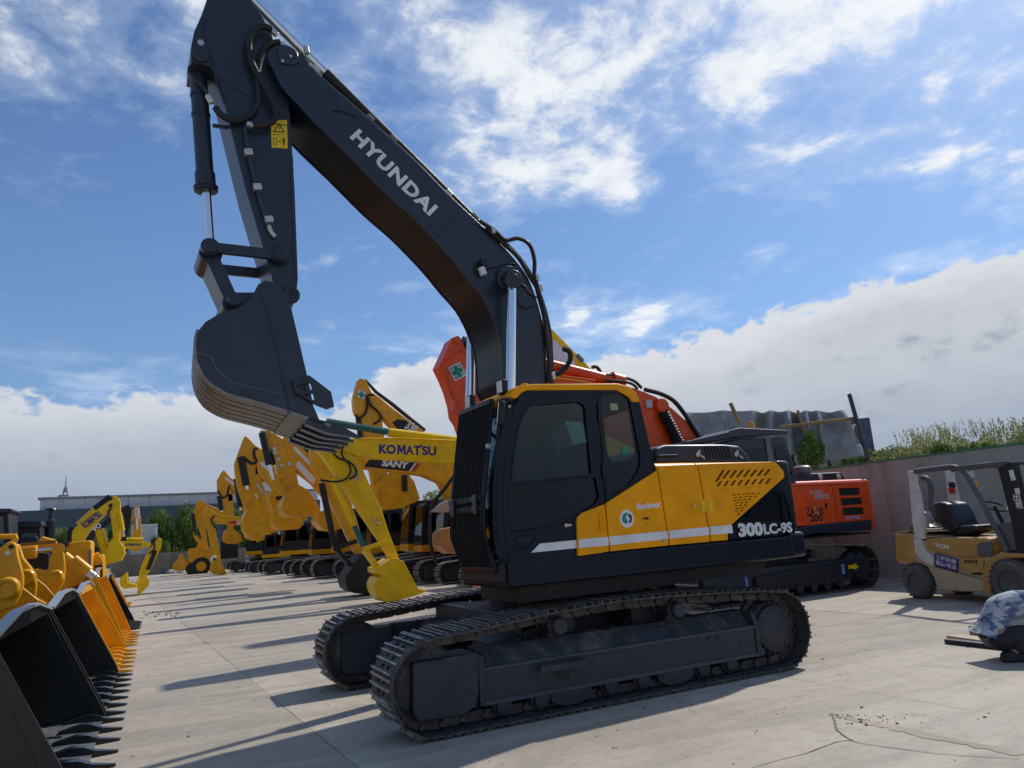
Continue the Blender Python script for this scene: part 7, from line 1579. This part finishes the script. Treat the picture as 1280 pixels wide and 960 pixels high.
# mast, carriage, forks
fg('mast_rail', [(1244.6, 585), (1260, 577.5), (1279, 663), (1290, 735), (1276, 738), (1268, 690), (1262, 655)], K - .22, K - .04, M['black'], .01); fg('mast_rail', [(1244.6, 585), (1260, 577.5), (1279, 663), (1290, 735), (1276, 738), (1268, 690), (1262, 655)], -K + .04, -K + .22, M['black'], .01)
for pts in ([(1258.5, 588), (1264, 587.3), (1267.5, 600), (1262, 601.2)], [(1265.5, 611), (1271.5, 610), (1273, 617.5), (1268, 618.3)]): fg('pale_label', pts, K - .039, K - .034, fwht, 0)
for ch, a in (('出', (1267.5, 626.5)), ('租', (1270.5, 636))):
    q0 = FF.P(*a, K - .033); text('mast_lettering', ch, q0, q0 + Vector((-.12, 0, 0)), .12, fwht, fk, bold=.015)
MB().bx(-1.75, -1.60, -.45, .45, .15, .75).build('fork_carriage', M['black'], fk, .01)
for y in (-.32, .22): MB().prism([(-1.76, .75), (-1.80, .75), (-1.80, .05), (-2.7, .02), (-2.7, .05), (-1.84, .10), (-1.76, .15)], y, y + .10).build('fork', M['black'], fk)
fg('fender', [(1229, 743), (1229, 712), (1237, 697), (1252, 690.7), (1282, 692), (1284, 697), (1262, 698), (1248, 703), (1240, 716), (1240, 743)], K - .35, K + .02, fo, .02); fg('fender', [(1229, 743), (1229, 712), (1237, 697), (1252, 690.7), (1282, 692), (1284, 697), (1262, 698), (1248, 703), (1240, 716), (1240, 743)], -K - .02, -K + .35, fo, .02)
def fwheel(px, py, r, w, y):
    p = FF.P(px, py, K); p.y = y; p.z = r; b = MB(); b.lathe((0, -w / 2, 0), (0, 1, 0), [(r * .55, .02), (r * .80, 0), (r * .95, .03), (r, .07), (r, w - .07), (r * .95, w - .03), (r * .80, w), (r * .55, w - .02)], 30, 0, False)
    for k in range(26): a = 2 * math.pi * k / 26; b.box((r * 1.0 * math.cos(a), 0, r * 1.0 * math.sin(a)), (.022, w * .8, r * .12), Matrix.Rotation(-a, 3, 'Y'))
    o = b.build('wheel', tyre, fk); o.location = p; MB().lathe((0, -w / 2 + .04, 0), (0, 1, 0), [(r * .2, .06), (r * .42, .05), (r * .56, 0), (r * .58, .02), (r * .58, w - .1), (r * .56, w - .08), (r * .42, w - .13), (r * .2, w - .14)], 24).build('rim', fd, o)
tyre = paint('dusty_tyre', (.115, .105, .092), .85, .9, 0)
for y in (K - .02, -K + .02): fwheel(1147.6, 726, .305, .22, y); fwheel(1266, 720, .37, .26, y)
# black bag and grey plastic sheet on the counterweight
o = tag(MB().lathe((0, 0, 0), (0, 0, 1), [(.09, 0), (.14, .05), (.12, .13), (.07, .19), (.02, .21)], 12).build('rubbish_bag', M['black']), 'black bag lying on the forklift counterweight', 'bag'); p = FF.o + FF.X * 1.0 + FF.Y * .12; o.location = (p.x, p.y, 1.18)
sh_ = MB(); NXs = 14
a0 = FF.P(1150, 659, 0); b0 = FF.P(1184, 660, 0); vs = []; fs = []
for i in range(NXs + 1):
    for j in range(NXs + 1):
        u, v = i / NXs, j / NXs; h = .30 * math.sin(math.pi * min(1, u * 1.15)) ** .8 * math.sin(math.pi * v) ** .6 + .05 * mathutils.noise.noise(Vector((u * 5, v * 5, 2)))
        vs.append((a0.x + (b0.x - a0.x) * u, -.35 + .72 * v, a0.z + h))
for i in range(NXs):
    for j in range(NXs): k = i * (NXs + 1) + j; fs.append((k, k + 1, k + NXs + 2, k + NXs + 1))
me = bpy.data.meshes.new('plastic_sheet'); me.from_pydata(vs, [], fs); pm, pt_ = newmat('grey_plastic'); fin(pm, pt_, **{'Base Color': (.22, .22, .20, 1), 'Roughness': .3}); me.materials.append(pm)
o = tag(link('plastic_sheet', me), 'crumpled grey plastic sheet on the forklift behind the seat', 'sheet'); o.location = FF.o; o.rotation_euler = (0, 0, FF.rot); me.polygons.foreach_set('use_smooth', [True] * len(fs)); o.modifiers.new('t', 'SOLIDIFY').thickness = .01

# ------------------------------------------------------------------ crouching worker, planks
FWK = Fr(4.25, -2.85, R_(-27)); 
def J(px, py, y): return FWK.P(px, py, y)
wk = thing('person', 'crouching person in blue and white camouflage shirt and dark trousers bending over planks', 'person', FWK.o, FWK.rot)
def skin(name, nodes, edges, m, parent, sub=2, root=0):
    me = bpy.data.meshes.new(name); me.from_pydata([n[0] for n in nodes], edges, []); me.materials.append(m); o = link(name, me, parent)
    md = o.modifiers.new('skin', 'SKIN'); md.use_smooth_shade = True
    for v, n in zip(me.skin_vertices[0].data, nodes): v.radius = n[1] if isinstance(n[1], tuple) else (n[1], n[1]); v.use_root = False
    me.skin_vertices[0].data[root].use_root = True
    o.modifiers.new('sub', 'SUBSURF').levels = sub; o.modifiers['sub'].render_levels = sub; return o
skm = paint('skin', (.36, .20, .13), .5, 0, 0); trou = paint('dark_trousers', (.022, .023, .027), .8, .1, 0)
mm, tt_ = newmat('camouflage_cloth'); tc = tt_.n('ShaderNodeTexCoord').outputs['Object']; mp = tt_.n('ShaderNodeMapping', {'Vector': tc, 'Rotation': (0, R_(25), 0), 'Scale': (4.5, 4.5, 8)}).outputs[0]
cc = tt_.mix(tt_.ramp(tt_.noise(mp, 1.5, 6, .62, .7), .47, .56), (.44, .47, .50), (.085, .125, .24)); cc = tt_.mix(tt_.ramp(tt_.noise(mp, 2.3, 5, .6, .4), .58, .64, b=.8), cc, (.20, .25, .36))
fin(mm, tt_, **{'Base Color': cc, 'Roughness': .85, 'Normal': tt_.n('ShaderNodeBump', {'Height': tt_.noise(tc, 12, 4, .6), 'Strength': .5, 'Distance': .03}).outputs[0]})
hip = J(1243, 797, 0); bodyn = [(hip, .125), (J(1238, 783, 0), .125), (J(1250, 762, 0), .135), (J(1274, 752, 0), .135), (J(1296, 753, 0), .10), (J(1310, 758, 0), .055), (J(1320, 764, 0), .075),
    (J(1248, 801, -.13), .10), (J(1286, 787, -.17), .072), (J(1276, 806, -.17), .055), (J(1266, 818, -.16), .04), (J(1248, 801, .13), .10), (J(1286, 785, .17), .072), (J(1279, 800, .17), .055), (J(1272, 812, .17), .04),
    (J(1294, 757, -.19), .06), (J(1302, 778, -.23), .042), (J(1318, 794, -.16), .032), (J(1294, 755, .19), .06), (J(1302, 776, .23), .042), (J(1318, 792, .16), .032)]
be = [(0, 1), (1, 2), (2, 3), (3, 4), (4, 5), (5, 6), (0, 7), (7, 8), (8, 9), (9, 10), (0, 11), (11, 12), (12, 13), (13, 14), (4, 15), (15, 16), (16, 17), (4, 18), (18, 19), (19, 20)]
skin('body', bodyn, be, skm, wk)
skin('trousers', [(hip, .150), (J(1250, 801, -.13), .128), (J(1287, 786, -.17), .100), (J(1277, 806, -.17), .085), (J(1268, 816, -.16), .075), (J(1250, 801, .13), .128), (J(1287, 784, .17), .100), (J(1280, 800, .17), .085), (J(1274, 811, .17), .075), (J(1240, 791, 0), .142)], [(0, 1), (1, 2), (2, 3), (3, 4), (0, 5), (5, 6), (6, 7), (7, 8), (0, 9)], trou, wk)
skin('shirt', [(J(1239, 779, 0), .155), (J(1250, 762, 0), .168), (J(1274, 753, 0), .168), (J(1294, 755, 0), .13), (J(1294, 757, -.18), .085), (J(1301, 773, -.225), .07), (J(1294, 755, .18), .085), (J(1301, 771, .225), .07), (J(1238, 784, 0), .118)], [(0, 1), (1, 2), (2, 3), (3, 4), (4, 5), (3, 6), (6, 7), (0, 8)], mm, wk)
MB().lathe(J(1239, 790, 0), J(1250, 802, 0) - J(1236, 786, 0), [(.135, -.02), (.142, .02), (.142, .05), (.135, .08)], 20).build('waistband', flat('grey_blue_band', (.10, .12, .17)), wk)
b = MB(); hc = J(1322, 765, 0); b.lathe(hc + Vector((-.02, 0, .0)), (.5, 0, .8), [(.03, .115), (.085, .09), (.105, .03), (.105, -.02), (.09, -.05)], 16); b.build('hair', M['black'], wk)
b = MB(); fpos = hc + Vector((.09, 0, -.05)); b.box(fpos, (.03, .025, .045), Matrix.Rotation(R_(40), 3, 'Y'))
for sy in (-1, 1): b.box(hc + Vector((.075, sy * .035, .0)), (.02, .025, .012)); b.lathe(hc + Vector((-.01, sy * .085, -.01)), (0, sy, 0), [(.03, -.01), (.032, .008), (.01, .014)], 8)
b.build('face', skm, wk)
for sy, px0, py0 in ((-.16, 1318, 794), (.16, 1318, 792)):
    w0 = J(px0, py0, sy)
    nd = [(w0, .03), (w0 + Vector((.07, 0, -.03)), .036)]; ed = [(0, 1)]
    for q in range(4):
        yy = (q - 1.5) * .022; L_ = (.075, .085, .08, .065)[q]; k = len(nd); nd += [(w0 + Vector((.10, yy, -.045)), .010), (w0 + Vector((.10 + L_ * .5, yy, -.06)), .009), (w0 + Vector((.10 + L_ * .85, yy, -.085)), .008)]; ed += [(1, k), (k, k + 1), (k + 1, k + 2)]
    k = len(nd); sgy = 1 if sy < 0 else -1; nd += [(w0 + Vector((.05, sgy * .04, -.04)), .012), (w0 + Vector((.09, sgy * .055, -.06)), .010)]; ed += [(0, k), (k, k + 1)]
    skin('hand', nd, ed, skm, wk, 1)
for (px, py, sy, m) in ((1260, 821, -.16, M['black']), (1274, 820, .17, flat('brown_shoe', (.16, .06, .04)))):
    p = J(px, py, sy); b = MB(); b.prism([(-.13, 0), (.15, 0), (.16, .04), (.06, .08), (-.04, .11), (-.12, .10), (-.14, .04)], -.045, .045); o = b.build('shoe', m, wk, .025, 3); o.location = (p.x + .07, sy, -FWK.o.z + .001)
b = MB(); q = J(1238, 779, 0); 
def plank(px0, py0, px1, py1, w, h, label, m, z=0.0):
    A, B = ground_at(px0, py0, z), ground_at(px1, py1, z); d_ = B - A; t = MB(); t.bx(0, d_.length, -w / 2, w / 2, 0, h); o = t.build('plank', m, None, .004); o.location = (A.x, A.y, z + .002); o.rotation_euler = (0, 0, math.atan2(d_.y, d_.x)); tag(o, label, 'plank'); return o
plank(1184, 804, 1262, 813, .10, .05, 'dark painted plank on the concrete beside the crouching person', flat('dark_plank', (.022, .02, .035), .5)); plank(1192, 797, 1256, 806, .22, .035, 'pale wooden plank just behind the dark plank', flat('pale_wood', (.46, .36, .24), .7))
p = ground_at(1221, 795); o = MB().bx(-.07, .07, -.06, .06, 0, .13).build('wood_block', flat('pink_block', (.33, .22, .17), .7), None, .01); o.location = (p.x, p.y, .0); o.rotation_euler = (0, 0, .3); tag(o, 'small brownish block standing behind the crouching person', 'block')
